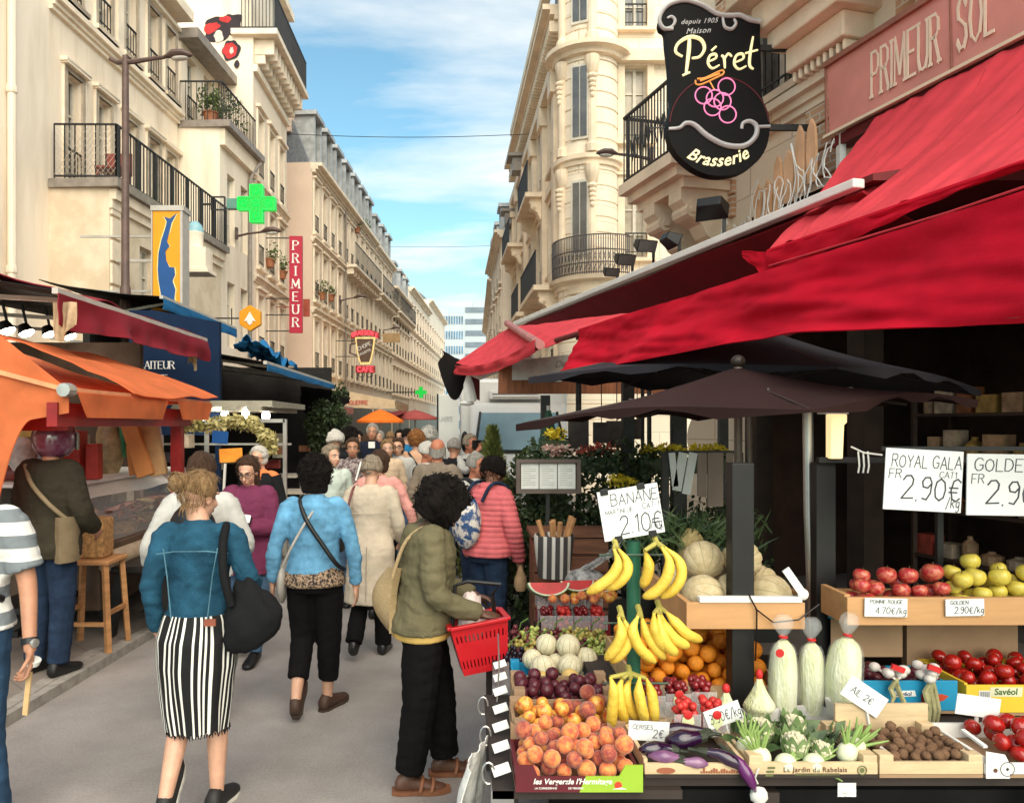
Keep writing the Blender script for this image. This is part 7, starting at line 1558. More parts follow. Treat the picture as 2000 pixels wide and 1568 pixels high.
m=MB();f.torso(m,.92,1.42,.045);f.out('waistcoat',union(m,.016,2),cl('black_knit',()))
f=passer('bald man in a grey brown jacket walking away',854,848,7.8,R(-8),None,'short',cl('taupe_jacket',(.23,.18,.135)),'jeans','ruddy',hem=.85,face=False,wide=1.15,vox=.013,pose=dict(elL=(-.28,-.02,1.1),wrL=(-.26,.12,.9),elR=(.28,-.02,1.1),wrR=(.22,.16,.98)))
m=MB();m.sheet(lambda u,v:f.headpts((.079*math.cos(R(172+196*u)),.1*math.sin(R(172+196*u))-.012,.022+.012*math.sin(9*u)-.085*v)),30,8,.004);f.out('hair_fringe',m,HR['grey'])
f=passer('grey haired man in a black jacket beyond the bald man',886,850,9.6,R(-15),'grey','short',cl('black_jacket',(.014,.013,.014)),'black','tan',face=False)
f=passer('weathered man with grey hair, white shirt and black rucksack strap, facing right',926,878,7.1,R(-125),'grey','short',cl('white_cotton',()),'navy','ruddy',sleeve=.5,vox=.013,wide=1.1)
strap(f,'rucksack_strap',[f.bend((.13,-.12,1.40)),f.bend((.14,.0,1.45)),f.bend((.14,.13,1.36)),f.bend((.16,.12,1.12))],.045,BLACK)
QUILT=cl('pink_quilted',(.62,.14,.15))
f=Fig('dark haired woman in a pink quilted jacket with a flowered backpack',.22,6.25,1.60,R(-48),dict(elR=(.27,.03,1.08),wrR=(.22,.16,.84),elL=(-.25,.02,1.1),wrL=(-.2,.2,.95),anL=(-.09,.05,.085),anR=(.1,-.06,.085)),.08,'tan',.010,hpitch=R(12),wide=1.12)
f.body(feet=((0,0),(0,0)));
mb=MB();f.torso(mb,.88,1.43,.036,.05)
for k in 'LR':f.limb(mb,[f.D['sh'+k].lerp(V((0,f.D['sh'+k].y,1.38)),.35),'sh'+k,'el'+k,'wr'+k],[.078,.078,.07,.052])
mb.lathe([(.10,-.06),(.095,0),(.085,.05),(.07,.055)],f.D['neck'],16)
f.out('quilted_jacket',union(mb,.0095,2,lambda p:.011*abs(math.sin(p.z*math.pi/.045))**.6+.003*noise.noise(p*20)),QUILT)
f.trousers(denim('navy_jeans',()),1,(.11,.085,.075));f.shoes(BLACK,None);f.hair(HR['dark'],'short',.030,0,8,mask=(.5,.15))
FLOR=mat('flowered_cloth',(.03,.07,.18),.7,.5,16,col2=(.62,.55,.50),blend=(.46,.54));m=MB();m.ell(f.bend((-.04,-.235,1.15)),(.15,.11,.23),18,14,fn=lambda p:V((p.x,p.y,p.z))*(1+.08*noise.noise(p*3)));f.out('backpack',m,FLOR)
for x in(-.12,.10):strap(f,'backpack_strap',[f.bend((x,-.20,1.33)),f.bend((x,-.10,1.475)),f.bend((x,.06,1.475)),f.bend((x*1.1,.165,1.34)),f.bend((x*1.3,.175,1.2))],.03,denim('navy_jeans',()))
q_=f.rz@(f.D['wrR']*f.k)+f.T.location;m=MB();m.lathe([(.015,-.03),(.025,-.08),(.05,-.14),(.055,-.2),(.04,-.24)],q_+V((.01,-.01,-.01)),12);single('paper_bag',m,mat('brown_bag',(.40,.25,.13),.8,.2,20),'small brown bag hanging from the hand of the woman in the pink quilted jacket','bag',smooth=50)
f=passer('photographer with a black camera held to his face beside the van',916,842,9.7,PI_+R(40),'ash','short',cl('white_cotton',()),'black','ruddy',pose=dict(elL=(-.22,.18,1.25),wrL=(-.05,.22,1.5),elR=(.22,.18,1.25),wrR=(.07,.22,1.5)),walk=0)
q_=f.rz@(f.headpts((0,.15,0))*f.k)+f.T.location;m=MB();m.obox(q_,(.16,.08,.11),f.rz);m.lathe([(.045,0),(.045,.1)],q_,12,frame(f.rz@V((0,1,0))));single('camera',m,BLACK,'black camera held by the photographer beside the van','camera',smooth=30)
q=random.Random(8);desc=['black coat','red top','white shirt','tan jacket','grey coat','pink top','dark green jacket','brown coat','beige top','navy coat']
cols=[(.02,.02,.022),(.35,.04,.03),(.65,.62,.58),(.36,.24,.14),(.2,.19,.18),(.55,.25,.24),(.03,.05,.03),(.1,.06,.04),(.5,.4,.3),(.02,.03,.06)]
place=[(700,838,14),(716,845,13.2),(742,838,16),(762,840,17),(782,836,15),(806,836,17),(822,838,19),(846,838,16),(852,838,23),(828,838,26)]
for k,(px,py,Y)in enumerate(place):
 hk=['dark','brown','grey','blond','dark','white','brown','ash','dark','grey'][k];away=k%2
 passer('far pedestrian in a %s, %s hair, %s'%(desc[k],{'ash':'light brown'}.get(hk,hk),'walking away' if away else 'walking towards the viewer'),px,py,Y,R(q.uniform(-15,15))+(0 if away else PI_),hk,'short',cl('far_'+desc[k].replace(' ','_'),cols[k]),['black','jeans','navy'][k%3],face=not away,vox=.022,vol=.02)
# the fruit stall on the right
DWOOD=mat('dark_table',(.030,.020,.016),.7,.3,4);CRATEW=mat('crate_wood',(.50,.31,.15),.75,.16,3,.15,60,stretch=(1,6,8));CRATEP=mat('pale_crate_wood',(.60,.44,.26),.75,.16,3,.15,60,stretch=(1.5,6,9));BOARD=mat('shelf_board',(.56,.30,.13),.6,.12,2,.1,50,stretch=(1,6,7))
CARDB=mat('cardboard',(.34,.21,.12),.85,.12,5);MAROON=mat('maroon_card',(.11,.010,.016),.55,.1,3);LIME=mat('lime_card',(.30,.46,.035),.55,.1,3);BLUEBOX=mat('blue_card',(.015,.26,.46),.5,.1,3);YELBOX=mat('yellow_card',(.80,.52,.04),.5,.08,3);WHITEC=mat('white_card',(.78,.76,.72),.6,.05,5);INK=mat('marker_ink',(.05,.05,.06),.7);PRINT=mat('brown_print',(.12,.05,.03),.7)
T=thing('stall_table','long dark trestle table carrying the fruit crates','table',(1.3,3.2,0))
m=MB();m.box((.10,2.43,.69),(.70,3.29,.718));m.box((.17,3.2901,.57),(.80,4.28,.60));m.box((.5801,2.46,.7181),(2.6,3.75,.752));obj('table_top',m,DWOOD,T,smooth=0)
m=MB();m.box((.30,2.60,.05),(2.5,2.64,.64));obj('front_cloth',m,mat('black_cloth',(.010,.008,.008),.9,.3,6),T,smooth=0)
for x,y in((.16,2.5),(.16,4.1),(1.0,2.5),(1.9,2.5),(2.5,2.5)):m=MB();m.bar((x,y,.04),(x,y,.689),.05);obj('leg',m,DWOOD,T,smooth=0)
for k,x in enumerate((.42,1.0,1.52,2.05)):
 T=thing('plastic_crate',['black slatted crate under the peach end of the table','black slatted crate under the aubergines','black slatted crate under the cauliflowers','black slatted crate under the walnuts'][k],'crate',(x,2.5,.33));m=MB()
 for z in(.34,.42,.50,.58):m.box((x-.22,2.47,z),(x+.22,2.488,z+.05))
 for j in range(6):m.box((x-.22+j*.084,2.4881,.34),(x-.20+j*.084,2.50,.63))
 m.box((x-.22,2.501,.33),(x+.22,2.59,.345));obj('slats',m,BLACK,T,smooth=0)
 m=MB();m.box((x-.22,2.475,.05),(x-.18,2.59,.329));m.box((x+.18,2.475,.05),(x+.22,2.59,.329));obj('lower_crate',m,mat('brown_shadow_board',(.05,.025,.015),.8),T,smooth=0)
def crate(label,x0,x1,y0,y1,z0,h,m_,fh=None,th=.012,name='crate',liner=None,corner=None,bh=None):
 """open box; fh is the height of its front, corner the height of its corner posts"""
 T=thing(name,label,'crate',((x0+x1)/2,y0,z0));fh=fh or h;bh=bh or h;m=MB()
 m.box((x0,y0,z0),(x1,y1,z0+.010));obj('bottom',m,liner or m_,T,smooth=0)
 m=MB();m.box((x0,y0,z0+.011),(x1,y0+th,z0+fh));fr=obj('front_panel',m,m_,T,smooth=0,bev=.0015)
 m=MB();m.box((x0,y1-th,z0+.011),(x1,y1,z0+bh));obj('back_panel',m,m_,T,smooth=0)
 for a in(x0,x1-th):m=MB();m.box((a,y0+th+.0005,z0+.011),(a+th,y1-th-.0005,z0+h));obj('side_panel',m,m_,T,smooth=0)
 if corner:
  for a in(x0+.001,x1-.045):
   for b in(y0+.0005,y1-.05):m=MB();m.box((a,b,z0+.012),(a+.044,b+.045,z0+corner));obj('corner_post',m,m_,T,smooth=0,bev=.002)
 return T
def heap(x0,x1,y0,y1,z0,r,n,seed,slope=0.,tries=26,jit=.16):
 """let n balls drop into a box one after another and settle on those already there"""
 q=random.Random(seed);out=[]
 for _ in range(n):
  rr=r*(1+q.uniform(-jit,jit));best=None
  for _ in range(tries):
   x=q.uniform(x0+rr,x1-rr);y=q.uniform(y0+rr,y1-rr);z=z0+rr+slope*(y-y0)
   for(a,b,c,s)in out:
    d2=(x-a)**2+(y-b)**2;R2=(rr+s*.98)**2
    if d2<R2:z=max(z,c+math.sqrt(R2-d2)*.96)
   if best is None or z<best[2]:best=(x,y,z,rr)
  out.append(best)
 return out
FR={}
def fruit_proto(name,mb,mats,smooth=70):me=mesh_of(name,mb,smooth);[me.materials.append(m)for m in(mats if isinstance(mats,list)else[mats])];FR[name]=me
def put(name,mesh,p,r,label,cat,group,seed=0,flat=False,rot=None):
 o=bpy.data.objects.new(name,FR[mesh]);SC.collection.objects.link(o);o.location=p;o.scale=(r,r,r);q=random.Random(seed)
 o.rotation_euler=rot or((q.uniform(0,6.28),q.uniform(0,6.28),q.uniform(0,6.28))if not flat else(q.uniform(-.3,.3),q.uniform(-.3,.3),q.uniform(0,6.28)));tag(o,label,cat,group);return o
def pile(name,meshes,box,r,n,label,cat,group,seed,slope=0.,flat=False,**k):
 for i,(x,y,z,rr)in enumerate(heap(*box,r,n,seed,slope,**k)):put(name,meshes[i%len(meshes)],(x,y,z),rr,label,cat,group,seed*100+i,flat)
def round_fruit(name,m_,dent=.16,seam=.0,elong=1.,nn=18,stem=None,lumps=0,lobes=0,seed=0):
 def fn(p):
  k=1.0
  if p.z>0:k-=dent*max(0,(p.z-.55)/.45)**2
  if seam:k-=seam*max(0,1-abs(math.atan2(p.y,p.x))/.35)*(1-p.z*p.z)
  if lumps:k+=lumps*noise.noise(p*2.5+V((seed,0,0)))
  if lobes:k-=lobes[1]*(abs(math.sin(math.atan2(p.y,p.x)*lobes[0]/2))<.25)*(1-p.z**4)
  return V((p.x*k,p.y*k,p.z*k*elong))
 mb=MB();mb.ell((0,0,0),1,nn,12,fn=fn)
 ms=[m_]
 if stem:mb.mi=1;mb.tube([(0,0,(1-dent)*elong*.92),(.05,0,(1-dent)*elong+.25)],[.06,.05],5);ms.append(stem)
 fruit_proto(name,mb,ms)
STEM=mat('fruit_stem',(.10,.06,.02),.8);GREENSTEM=mat('green_stem',(.08,.16,.03),.7)
round_fruit('peach',mat('peach_skin',(.55,.085,.04),.75,.3,1.3,col2=(.80,.33,.08),blend=(.38,.66),obj_rand=1,sheen=.3),.12,.10);round_fruit('peach_dark',mat('peach_red',(.28,.045,.035),.75,.3,1.4,col2=(.62,.19,.07),blend=(.42,.72),obj_rand=1,sheen=.3),.12,.10)
round_fruit('nectarine',mat('nectarine_skin',(.52,.05,.025),.35,.3,1.1,col2=(.86,.46,.08),blend=(.36,.60),obj_rand=1,coat=.2),.12,.07);round_fruit('plum',mat('plum_skin',(.045,.008,.014),.35,.5,2,col2=(.13,.02,.03),obj_rand=1),.10,.06,1.05)
round_fruit('orange',mat('orange_skin',(.78,.25,.015),.45,.16,2,.35,26,obj_rand=1),.06,0,.96);round_fruit('tomato',mat('tomato_skin',(.36,.012,.008),.18,.2,2,obj_rand=1,coat=.3),.16,0,.84,stem=GREENSTEM,lobes=0)
round_fruit('apple_red',mat('apple_skin',(.42,.022,.03),.3,.3,1.6,col2=(.70,.28,.14),blend=(.42,.78),obj_rand=1,coat=.2),.22,0,.92,stem=STEM);round_fruit('apple_gold',mat('golden_skin',(.66,.52,.08),.35,.14,2,obj_rand=1,coat=.2),.22,0,.95,stem=STEM)
round_fruit('pear',mat('pear_skin',(.62,.42,.14),.5,.2,3,obj_rand=1),.05,0,1.25);round_fruit('walnut',mat('walnut_shell',(.30,.16,.085),.8,.25,3,.8,8,obj_rand=1),.05,0,1.1,12,lumps=.16);round_fruit('cherry',mat('cherry_skin',(.20,.008,.012),.2,.3,2,obj_rand=1,coat=.3),.1,0,1,10)
MEL=stripes(mat('melon_skin',(.50,.38,.20),.8,.12,4,.4,30,col2=(.62,.50,.31),obj_rand=1),'X',1.0,.5,(.30,.26,.14),attr=True,steps=[(0,0),(.47,1),(.53,0)])
mb=MB();rings=[];st=[]
for i in range(17):
 th=math.pi*(i+.03)/16.06;ring=[]
 for j in range(40):
  a=2*math.pi*j/40;k=1-.06*abs(math.cos(a*5))**8*math.sin(th);ring.append(V((math.sin(th)*math.cos(a)*k,math.sin(th)*math.sin(a)*k,-math.cos(th)*.96)));st.append((j/40*10+.5-(1e-4),0,0))
 rings.append(ring)
mb.loft(rings,True,True,st);me=mesh_of('melon',mb,70,True);me.materials.append(MEL);FR['melon']=me;me=me.copy();me.materials[0]=stripes(mat('small_melon_skin',(.58,.50,.32),.75,.08,3,.2,30,col2=(.72,.64,.46),obj_rand=1),'X',1.0,.5,(.34,.36,.18),attr=True,steps=[(0,0),(.46,1),(.54,0)]);FR['melon_small']=me
def X1(Y):return .0690*Y
def box1(y0):return X1(y0),X1(y0)+.40
z0=.7185
a,b=.172,.572
T=crate('maroon and lime green peach box at the front corner of the stall',a,b,2.42,2.70,z0,.055,MAROON,.035,name='fruit_box',liner=CARDB)
m=MB();m.mi=0;m.prism([(0,0),(.20,0),(.22,.05),(.07,.05),(.055,.085),(0,.085)],(a,2.4195,z0),(1,0,0),(0,0,1),(0,-.004,0));m.mi=1;m.prism([(.2005,0),(.4,0),(.4,.085),(.345,.085),(.325,.05),(.2205,.05)],(a,2.4195,z0),(1,0,0),(0,0,1),(0,-.004,0));obj('printed_front',m,[MAROON,LIME],T,smooth=0)
m=type_mb("les Vergers",(a+.055,2.4153,z0+.026),(1,0,0),(0,0,1),.017,.018,.25,.0006);obj('lettering',m,WHITEC,T,smooth=0);m=MB();m.join(type_mb("de l'Hermitage",(a+.158,2.4153,z0+.026),(1,0,0),(0,0,1),.017,.018,.25,.0006));obj('lettering',m,WHITEC,T,smooth=0)
m=type_mb("LA CORREZIENNE",(a+.06,2.4153,z0+.010),(1,0,0),(0,0,1),.006,.01,0,.0006);m.join(type_mb("DE VERGERS",(a+.165,2.4153,z0+.010),(1,0,0),(0,0,1),.006,.01,0,.0006));obj('small_lettering',m,WHITEC,T,smooth=0)
m=MB();m.prism([(.012*math.cos(t),.012*math.sin(t))for t in[k*.45 for k in range(14)]],(a+.322,2.4153,z0+.022),(1,0,0),(0,0,1),(0,-.0008,0));m.mi=1;m.prism([(-.02,-.012),(.028,-.012),(.01,-.006)],(a+.322,2.4145,z0+.022),(1,0,0),(0,0,1),(0,-.0008,0));obj('emblem',m,[mat('emblem_red',(.6,.05,.02),.6),WHITEC],T,smooth=0)
for xx in(a+.002,b-.06):
 m=MB();m.prism([(0,0),(.055,0),(.058,.03),(0,.085)],(xx,2.60 if 0 else 2.69,z0+.03),(1,0,0),(0,0,1),(0,.008,0));obj('corner_flap',m,CARDB,T,smooth=0)
pile('peach',['peach','peach','peach_dark'],(a+.01,b-.01,2.435,2.69,z0+.012),.0272,50,'velvety orange and red peach in the maroon and lime box','peach','peaches in the front box',3,.05)
T=crate('cardboard box of nectarines behind the peaches',*box1(2.73),2.73,3.0,z0,.075,CARDB,.06,name='fruit_box',corner=.10);x0,x1=box1(2.73)
pile('nectarine',['nectarine','nectarine','nectarine','peach_dark'],(x0+.01,x1-.01,2.745,2.99,z0+.012),.0272,40,'shiny yellow and red nectarine in the cardboard box behind the peaches','nectarine','nectarines in the second box',4,.05)
T=crate('cardboard box of dark plums behind the nectarines',*box1(3.03),3.03,3.28,z0,.085,CARDB,.07,name='fruit_box',corner=.11);x0,x1=box1(3.03)
pile('plum',['plum'],(x0+.01,x1-.01,3.045,3.27,z0+.012),.0245,46,'dark purple plum in the third box','plum','plums in the third box',5,.04)
T=crate('shallow box of yellow pears behind the plums',*box1(3.30),3.30,3.48,.645,.09,CRATEP,.08,name='fruit_box');x0,x1=box1(3.30)
pile('pear',['pear'],(x0+.01,x1-.01,3.31,3.47,.66),.034,10,'small yellow pear in the shallow box behind the plums','pear','pears behind the plums',6,.1)
x0,x1=X1(3.5),X1(3.5)+.50
T=crate('bright blue box of small pale melons',x0,x1,3.50,3.80,.6005,.10,BLUEBOX,.065,name='fruit_box',corner=.12)
pile('small_melon',['melon_small'],(x0+.03,x1-.08,3.515,3.79,.605),.053,10,'small pale ribbed melon in the bright blue box','melon','melons in the blue box',7,.0,True)
x0,x1=X1(3.86),X1(3.86)+.50
T=crate('low crate of grapes behind the blue melon box',x0,x1,3.85,4.22,.6005,.09,CRATEP,.08,name='fruit_box')
GRP=[mat('grape_red',(.13,.025,.035),.3,.4,8,obj_rand=1),mat('grape_green',(.42,.46,.12),.3,.2,8,obj_rand=1),mat('grape_black',(.018,.012,.022),.3,.4,8),mat('grape_gold',(.45,.36,.10),.3,.25,8)]
q=random.Random(9)
def grapes(label,c,mt_,n=42,s=.075):
 T=thing('grape_bunch',label,'grapes',c,'grape bunches behind the melons');m=MB()
 for _ in range(n):
  d=V((q.gauss(0,1),q.gauss(0,1),q.gauss(0,.8))).normalized()*s*(q.random()**.4);m.ell(V(c)+V((d.x*1.3,d.y,abs(d.z)*.9)),q.uniform(.011,.015),8,6)
 obj('grapes',m,mt_,T,smooth=80);m=MB();m.tube([V(c)+V((0,0,s*.7)),V(c)+V((.01,0,s*1.2)),V(c)+V((.05,.02,s*1.45))],.004,5);obj('stalk',m,GREENSTEM,T)
for k in range(15):
 i,j=k%5,k//5;c=(x0+.05+i*.098+q.uniform(-.01,.01),3.93+j*.11,.655+.03*j);mi=[0,1,3,0,0,0,3,1,0,3,0,1,0,3,0][(k*4+j)%15]
 grapes(['dull red bunch of grapes behind the melons','pale green bunch of grapes behind the melons','','golden green bunch of grapes behind the melons'][mi],c,GRP[mi])
grapes('black bunch of grapes hanging at the left corner of the grape crate',(x0-.02,3.9,.675),GRP[2],60,.085)
T=crate('dark red crate with packed fruit punnets, under the cut watermelons',.46,.86,4.42,4.75,.58,.16,mat('red_crate',(.24,.012,.016),.5,.15,4),name='fruit_box')
m=MB();m.box((.3,4.4,.02),(1.0,4.8,.575));single('crate_stack',m,BLACK,'black crates stacked under the red crate','crate',smooth=0)
PUN=mat('clear_plastic',(.9,.9,.9),.08,.02,1,spec=.6,alpha=.18)
def punnet(label,c,w_,d_,h,fill,nf,rf,group=None,lid=None):
 T=thing('fruit_punnet',label,'punnet',c,group);c=V(c);m=MB()
 for(ax,ay,bx,by)in((-w_,-d_,w_,-d_+.003),(-w_,d_-.003,w_,d_),(-w_,-d_+.0031,-w_+.003,d_-.0031),(w_-.003,-d_+.0031,w_,d_-.0031)):m.box((c.x+ax,c.y+ay,c.z),(c.x+bx,c.y+by,c.z+h))
 m.box((c.x-w_,c.y-d_,c.z-.003),(c.x+w_,c.y+d_,c.z-.0005));obj('clear_box',m,PUN,T,smooth=0)
 m=MB();
 for(x,y,z,r)in heap(c.x-w_+.004,c.x+w_-.004,c.y-d_+.004,c.y+d_-.004,c.z,rf,nf,int(c.x*999),0,12):m.ell((x,y,min(z,c.z+h+.02)),r,9,7)
 obj('fruit',m,fill,T,smooth=80)
 if lid:m=MB();m.prism([(.0,-.025),(.022,0),(.018,.022),(0,.016),(-.018,.022),(-.022,0)],(c.x,c.y-d_-.002,c.z+h*.62),(1,0,0),(0,0,1),(0,-.001,0));m.mi=1;m.ell((c.x,c.y-d_-.003,c.z+h*.62+.028),(.016,.003,.016),10,6);obj('sticker',m,[mat('label_cream',(.6,.62,.35),.6),mat('label_red',(.55,.02,.02),.5)],T,smooth=0)
CH=FR['cherry'].materials[0];STRAWB=mat('strawberry',(.50,.03,.025),.35,.2,20)
for k in range(8):punnet('clear punnet of red fruit packed under the watermelons',(.50+(k%4)*.098,4.47+(k//4)*.15,.70+.085*(k//4)),.046,.07,.08,[CH,STRAWB][k%2],22,.017,'punnets under the watermelons')
WR=mat('watermelon_rind',(.06,.12,.03),.4,.4,6,col2=(.30,.40,.14));WW=mat('watermelon_white',(.75,.74,.58),.6);WF=mat('watermelon_flesh',(.58,.04,.04),.5,.16,16)
for k,(x,y,r,tl)in enumerate(((.515,4.52,.125,-18),(.69,4.56,.105,-30),(.86,4.62,.12,-14))):
 c=V((x,y,.865));T=thing('watermelon_wedge',['large cut watermelon wedge at the left of the three','middle cut watermelon wedge, tilted','right hand watermelon wedge half behind the green post'][k],'watermelon',c);M=rotz(R(6*k))@Matrix.Rotation(R(tl),3,'X')
 def half(rr,th):return[c+V((0,0,.02))+M@V((rr*math.cos(t),th,rr*math.sin(t)*.62+.09*.62))for t in[R(180+180*j/20)for j in range(21)]]
 m=MB();A=half(r,-.03);B=half(r,.05);n_=len(A);m.add(A+B,[(i,i+1,n_+i+1,n_+i)for i in range(n_-1)]+[tuple(range(n_-1,-1,-1)),tuple(range(n_,2*n_)),(0,n_,2*n_-1,n_-1)]);obj('rind',m,WR,T,smooth=30)
 m=MB();A=half(r*.96,-.032);m.add(A,[tuple(range(n_-1,-1,-1))]);B=half(r*.96,.02);m.add(A+B,[(i,i+1,n_+i+1,n_+i)for i in range(n_-1)]);obj('white_rind',m,WW,T,smooth=0)
 m=MB();A=half(r*.87,-.035);B=half(r*.87,.02);m.add(A+B,[(i,i+1,n_+i+1,n_+i)for i in range(n_-1)]+[tuple(range(n_-1,-1,-1)),(0,n_,2*n_-1,n_-1)]);obj('flesh',m,WF,T,smooth=30)
pile('apricot',['nectarine','peach'],(.47,.95,4.44,4.6,.83),.028,14,'loose apricot lying in front of the watermelon wedges','apricot','apricots by the watermelons',23)
T=thing('plastic_crate','black mesh crate standing on the ground left of the dark red crate','crate',(.36,4.4,.3));m=MB()
for z in range(7):m.bar((.29,4.36,.40+z*.055),(.45,4.36,.40+z*.055),.010)
for x in range(6):m.bar((.29+x*.032,4.36,.40),(.29+x*.032,4.36,.76),.010)
for z in range(7):m.bar((.29,4.36,.40+z*.055),(.29,4.7,.40+z*.055),.010)
for y in range(6):m.bar((.29,4.36+y*.068,.40),(.29,4.36+y*.068,.76),.010)
m.box((.29,4.36,.02),(.45,4.7,.39));obj('mesh',m,BLACK,T,smooth=0)
RAIL=mat('grey_rail',(.20,.19,.185),.5,.15,6,metal=.2);T=thing('card_rail','grey metal side rail of the stall clipped with small white price cards','rail',(.13,3.0,.66));m=MB();m.hexa([(.095,2.43,.665),(.168,2.43,.665),(.235,3.75,.665),(.155,3.75,.665),(.095,2.43,.716),(.168,2.43,.716),(.235,3.75,.716),(.155,3.75,.716)]);obj('rail',m,RAIL,T,smooth=0)
for k,Y in enumerate((2.5,2.68,2.86,3.04,3.24,3.42,3.6)):
 c=V((.128+.047*(Y-2.43),Y,.752));m=MB();m.obox(c,(.058,.003,.032),Matrix.Rotation(R(-38),3,'X')@Matrix.Rotation(R(-18),3,'Y'));single('price_card',m,WHITEC,'small blank white card clipped along the grey side rail','price card','white cards on the side rail',smooth=0)
for k,Y in enumerate((2.5,2.8,3.1)):m=MB();m.tube([(.10+.02*math.cos(t)-.01,Y+.0,.74+.035*math.sin(t))for t in[j*.5 for j in range(11)]],.0035,5);obj('wire_hook',m,CHROME,T)
m=MB();m.tube([(.15,3.2,.72),(.17,3.4,.80),(.18,3.72,.86)],.004,5);obj('wire_arm',m,CHROME,T)
BAGW=mat('white_film',(.80,.78,.74),.35,.06,8,.5,25,alpha=.9)
m=MB();m.sheet(lambda u,v:V((.075-.035*math.sin(3*u+1)-.09*math.sin(math.pi*min(1,v*.75+.05))*(1-.6*u)+.03*noise.noise(V((u*5,v*5,1))),2.52+.30*u,.735-.62*v+.03*noise.noise(V((u*4,v*3,5))))),18,24,.004);single('bag_roll',m,BAGW,'white plastic bags hanging crumpled from the side of the stall','bags',smooth=70)
m=MB();m.ell((.05,2.62,.17),(.09,.12,.16),18,14,fn=lambda p:p*(1+.25*noise.noise(p*2.5)));single('plastic_bag',m,BAGW,'bulging white plastic bag on the ground at the stall corner','bag',smooth=70)
T=crate('printed wooden crate of aubergines',.583,.902,2.44,2.74,.7525,.055,CRATEP,.045,name='vegetable_crate',liner=DWOOD)
m=MB();m.prism([(.03*math.cos(t),.010*math.sin(t))for t in[k*.45 for k in range(14)]],(.65,2.4385,.776),(1,0,0),(0,0,1),(0,-.0008,0));obj('oval_print',m,mat('faded_print',(.32,.10,.05),.8),T,smooth=0)
m=MB();q=random.Random(2)
for k in range(16):x=.76+k*.008;m.box((x,2.4375,.768),(x+.006,2.4388,.768+.006+.014*abs(math.sin(k*.9))*q.random()))
obj('skyline_print',m,mat('faded_print'),T,smooth=0)
AUB=mat('aubergine_skin',(.018,.003,.022),.15,.4,3,coat=.4,spec=.6);AUBL=mat('aubergine_striped',(.10,.02,.10),.2,.5,6,col2=(.34,.18,.28),coat=.3)
def aub(label,pts,r,mt_):
 pts=[V(p)for p in pts];T=thing('aubergine',label,'aubergine',pts[0],'aubergines in the printed crate');k=len(pts);m=MB();fine=[pts[0].lerp(pts[1],t)for t in(0,.5)]+[pts[1].lerp(pts[2],t)for t in(0,.33,.66)]+[pts[2].lerp(pts[3],t)for t in(0,.5,1)]
 m.tube(fine,[r*s for s in(.55,.7,.85,1.0,1.08,1.0,.75,.2)],14);obj('flesh',m,mt_,T,smooth=80);d=(pts[0]-pts[1]).normalized();m=MB();m.tube([pts[0]-d*.02,pts[0]+d*.004,pts[0]+d*.012,pts[0]+d*.04],[r*.72,r*.62,.007,.006],8);obj('calyx',m,mat('calyx_dark',(.03,.035,.02),.6),T)
aub('long pale streaked aubergine lying at the left of the crate',[(.70,2.50,.815),(.655,2.50,.822),(.615,2.49,.822),(.575,2.48,.826)],.024,AUB);aub('streaked mauve aubergine lying crosswise',[(.71,2.47,.80),(.67,2.46,.81),(.64,2.46,.812),(.60,2.47,.81)],.02,AUBL)
aub('thick glossy dark aubergine on top of the others',[(.80,2.53,.85),(.755,2.52,.845),(.71,2.52,.84),(.67,2.53,.838)],.03,AUB);aub('short mauve aubergine in the middle of the crate',[(.70,2.45,.80),(.73,2.445,.80),(.76,2.445,.798),(.785,2.44,.795)],.017,AUBL)
aub('long aubergine drooping over the right end of the crate',[(.77,2.47,.825),(.82,2.455,.822),(.86,2.44,.806),(.90,2.43,.785)],.02,AUB);aub('violet aubergine hanging down over the crate corner',[(.86,2.46,.82),(.885,2.435,.80),(.905,2.42,.765),(.925,2.415,.72)],.019,mat('aubergine_violet',(.09,.010,.085),.16,.4,4,coat=.4));aub('dark aubergine at the back of the crate',[(.84,2.6,.83),(.78,2.62,.83),(.72,2.62,.83),(.66,2.62,.825)],.026,AUB)
for k,(x,y,z,mt_,lid)in enumerate(((.70,2.86,.81,CH,0),(.80,2.88,.81,CH,1),(.785,2.72,.795,STRAWB,1),(.885,2.72,.795,STRAWB,1),(.90,2.9,.81,CH,0))):
 punnet(['clear punnet of cherries next to the green post','clear punnet of cherries with a heart shaped sticker','clear punnet of strawberries behind the aubergines','second strawberry punnet, right behind the aubergines','clear punnet of cherries behind the pointed cabbage'][k],(x,y,z),.046,.06,.075,mt_,26,.015,None,lid)
m=MB();m.box((.6,2.76,.7525),(.96,3.0,.80));single('wooden_riser',m,CRATEP,'flat crate turned over under the cherry punnets','crate',smooth=0)
T=crate('deep crate of oranges behind the bananas and the cherries',.70,1.28,3.12,3.72,.7525,.10,CRATEW,.06,name='fruit_box')
pile('orange',['orange'],(.71,1.27,3.13,3.71,.765),.0335,125,'bright orange in the deep crate behind the bananas','orange','oranges in the deep crate',8,.10,tries=30)
T=crate('wooden crate of cauliflowers and fennel with a market garden name on its front',.914,1.322,2.44,2.74,.7525,.055,CRATEP,.048,name='vegetable_crate',liner=DWOOD,corner=.07)
m=MB();m.join(type_mb('Le Jardin de Rabelais',(1.022,2.4385,.772),(1,0,0),(0,0,1),.0155,.004,.0,.0006,space=1.08));obj('lettering',m,PRINT,T,smooth=0)
m=MB();m.tube([(1.272+.014*math.cos(t),2.438,.777+.014*math.sin(t))for t in[j*math.pi/8 for j in range(17)]],.0016,4);m.prism([(.008*math.cos(t),.008*math.sin(t))for t in[k*.63 for k in range(10)]],(1.272,2.4387,.777),(1,0,0),(0,0,1),(0,-.0006,0))
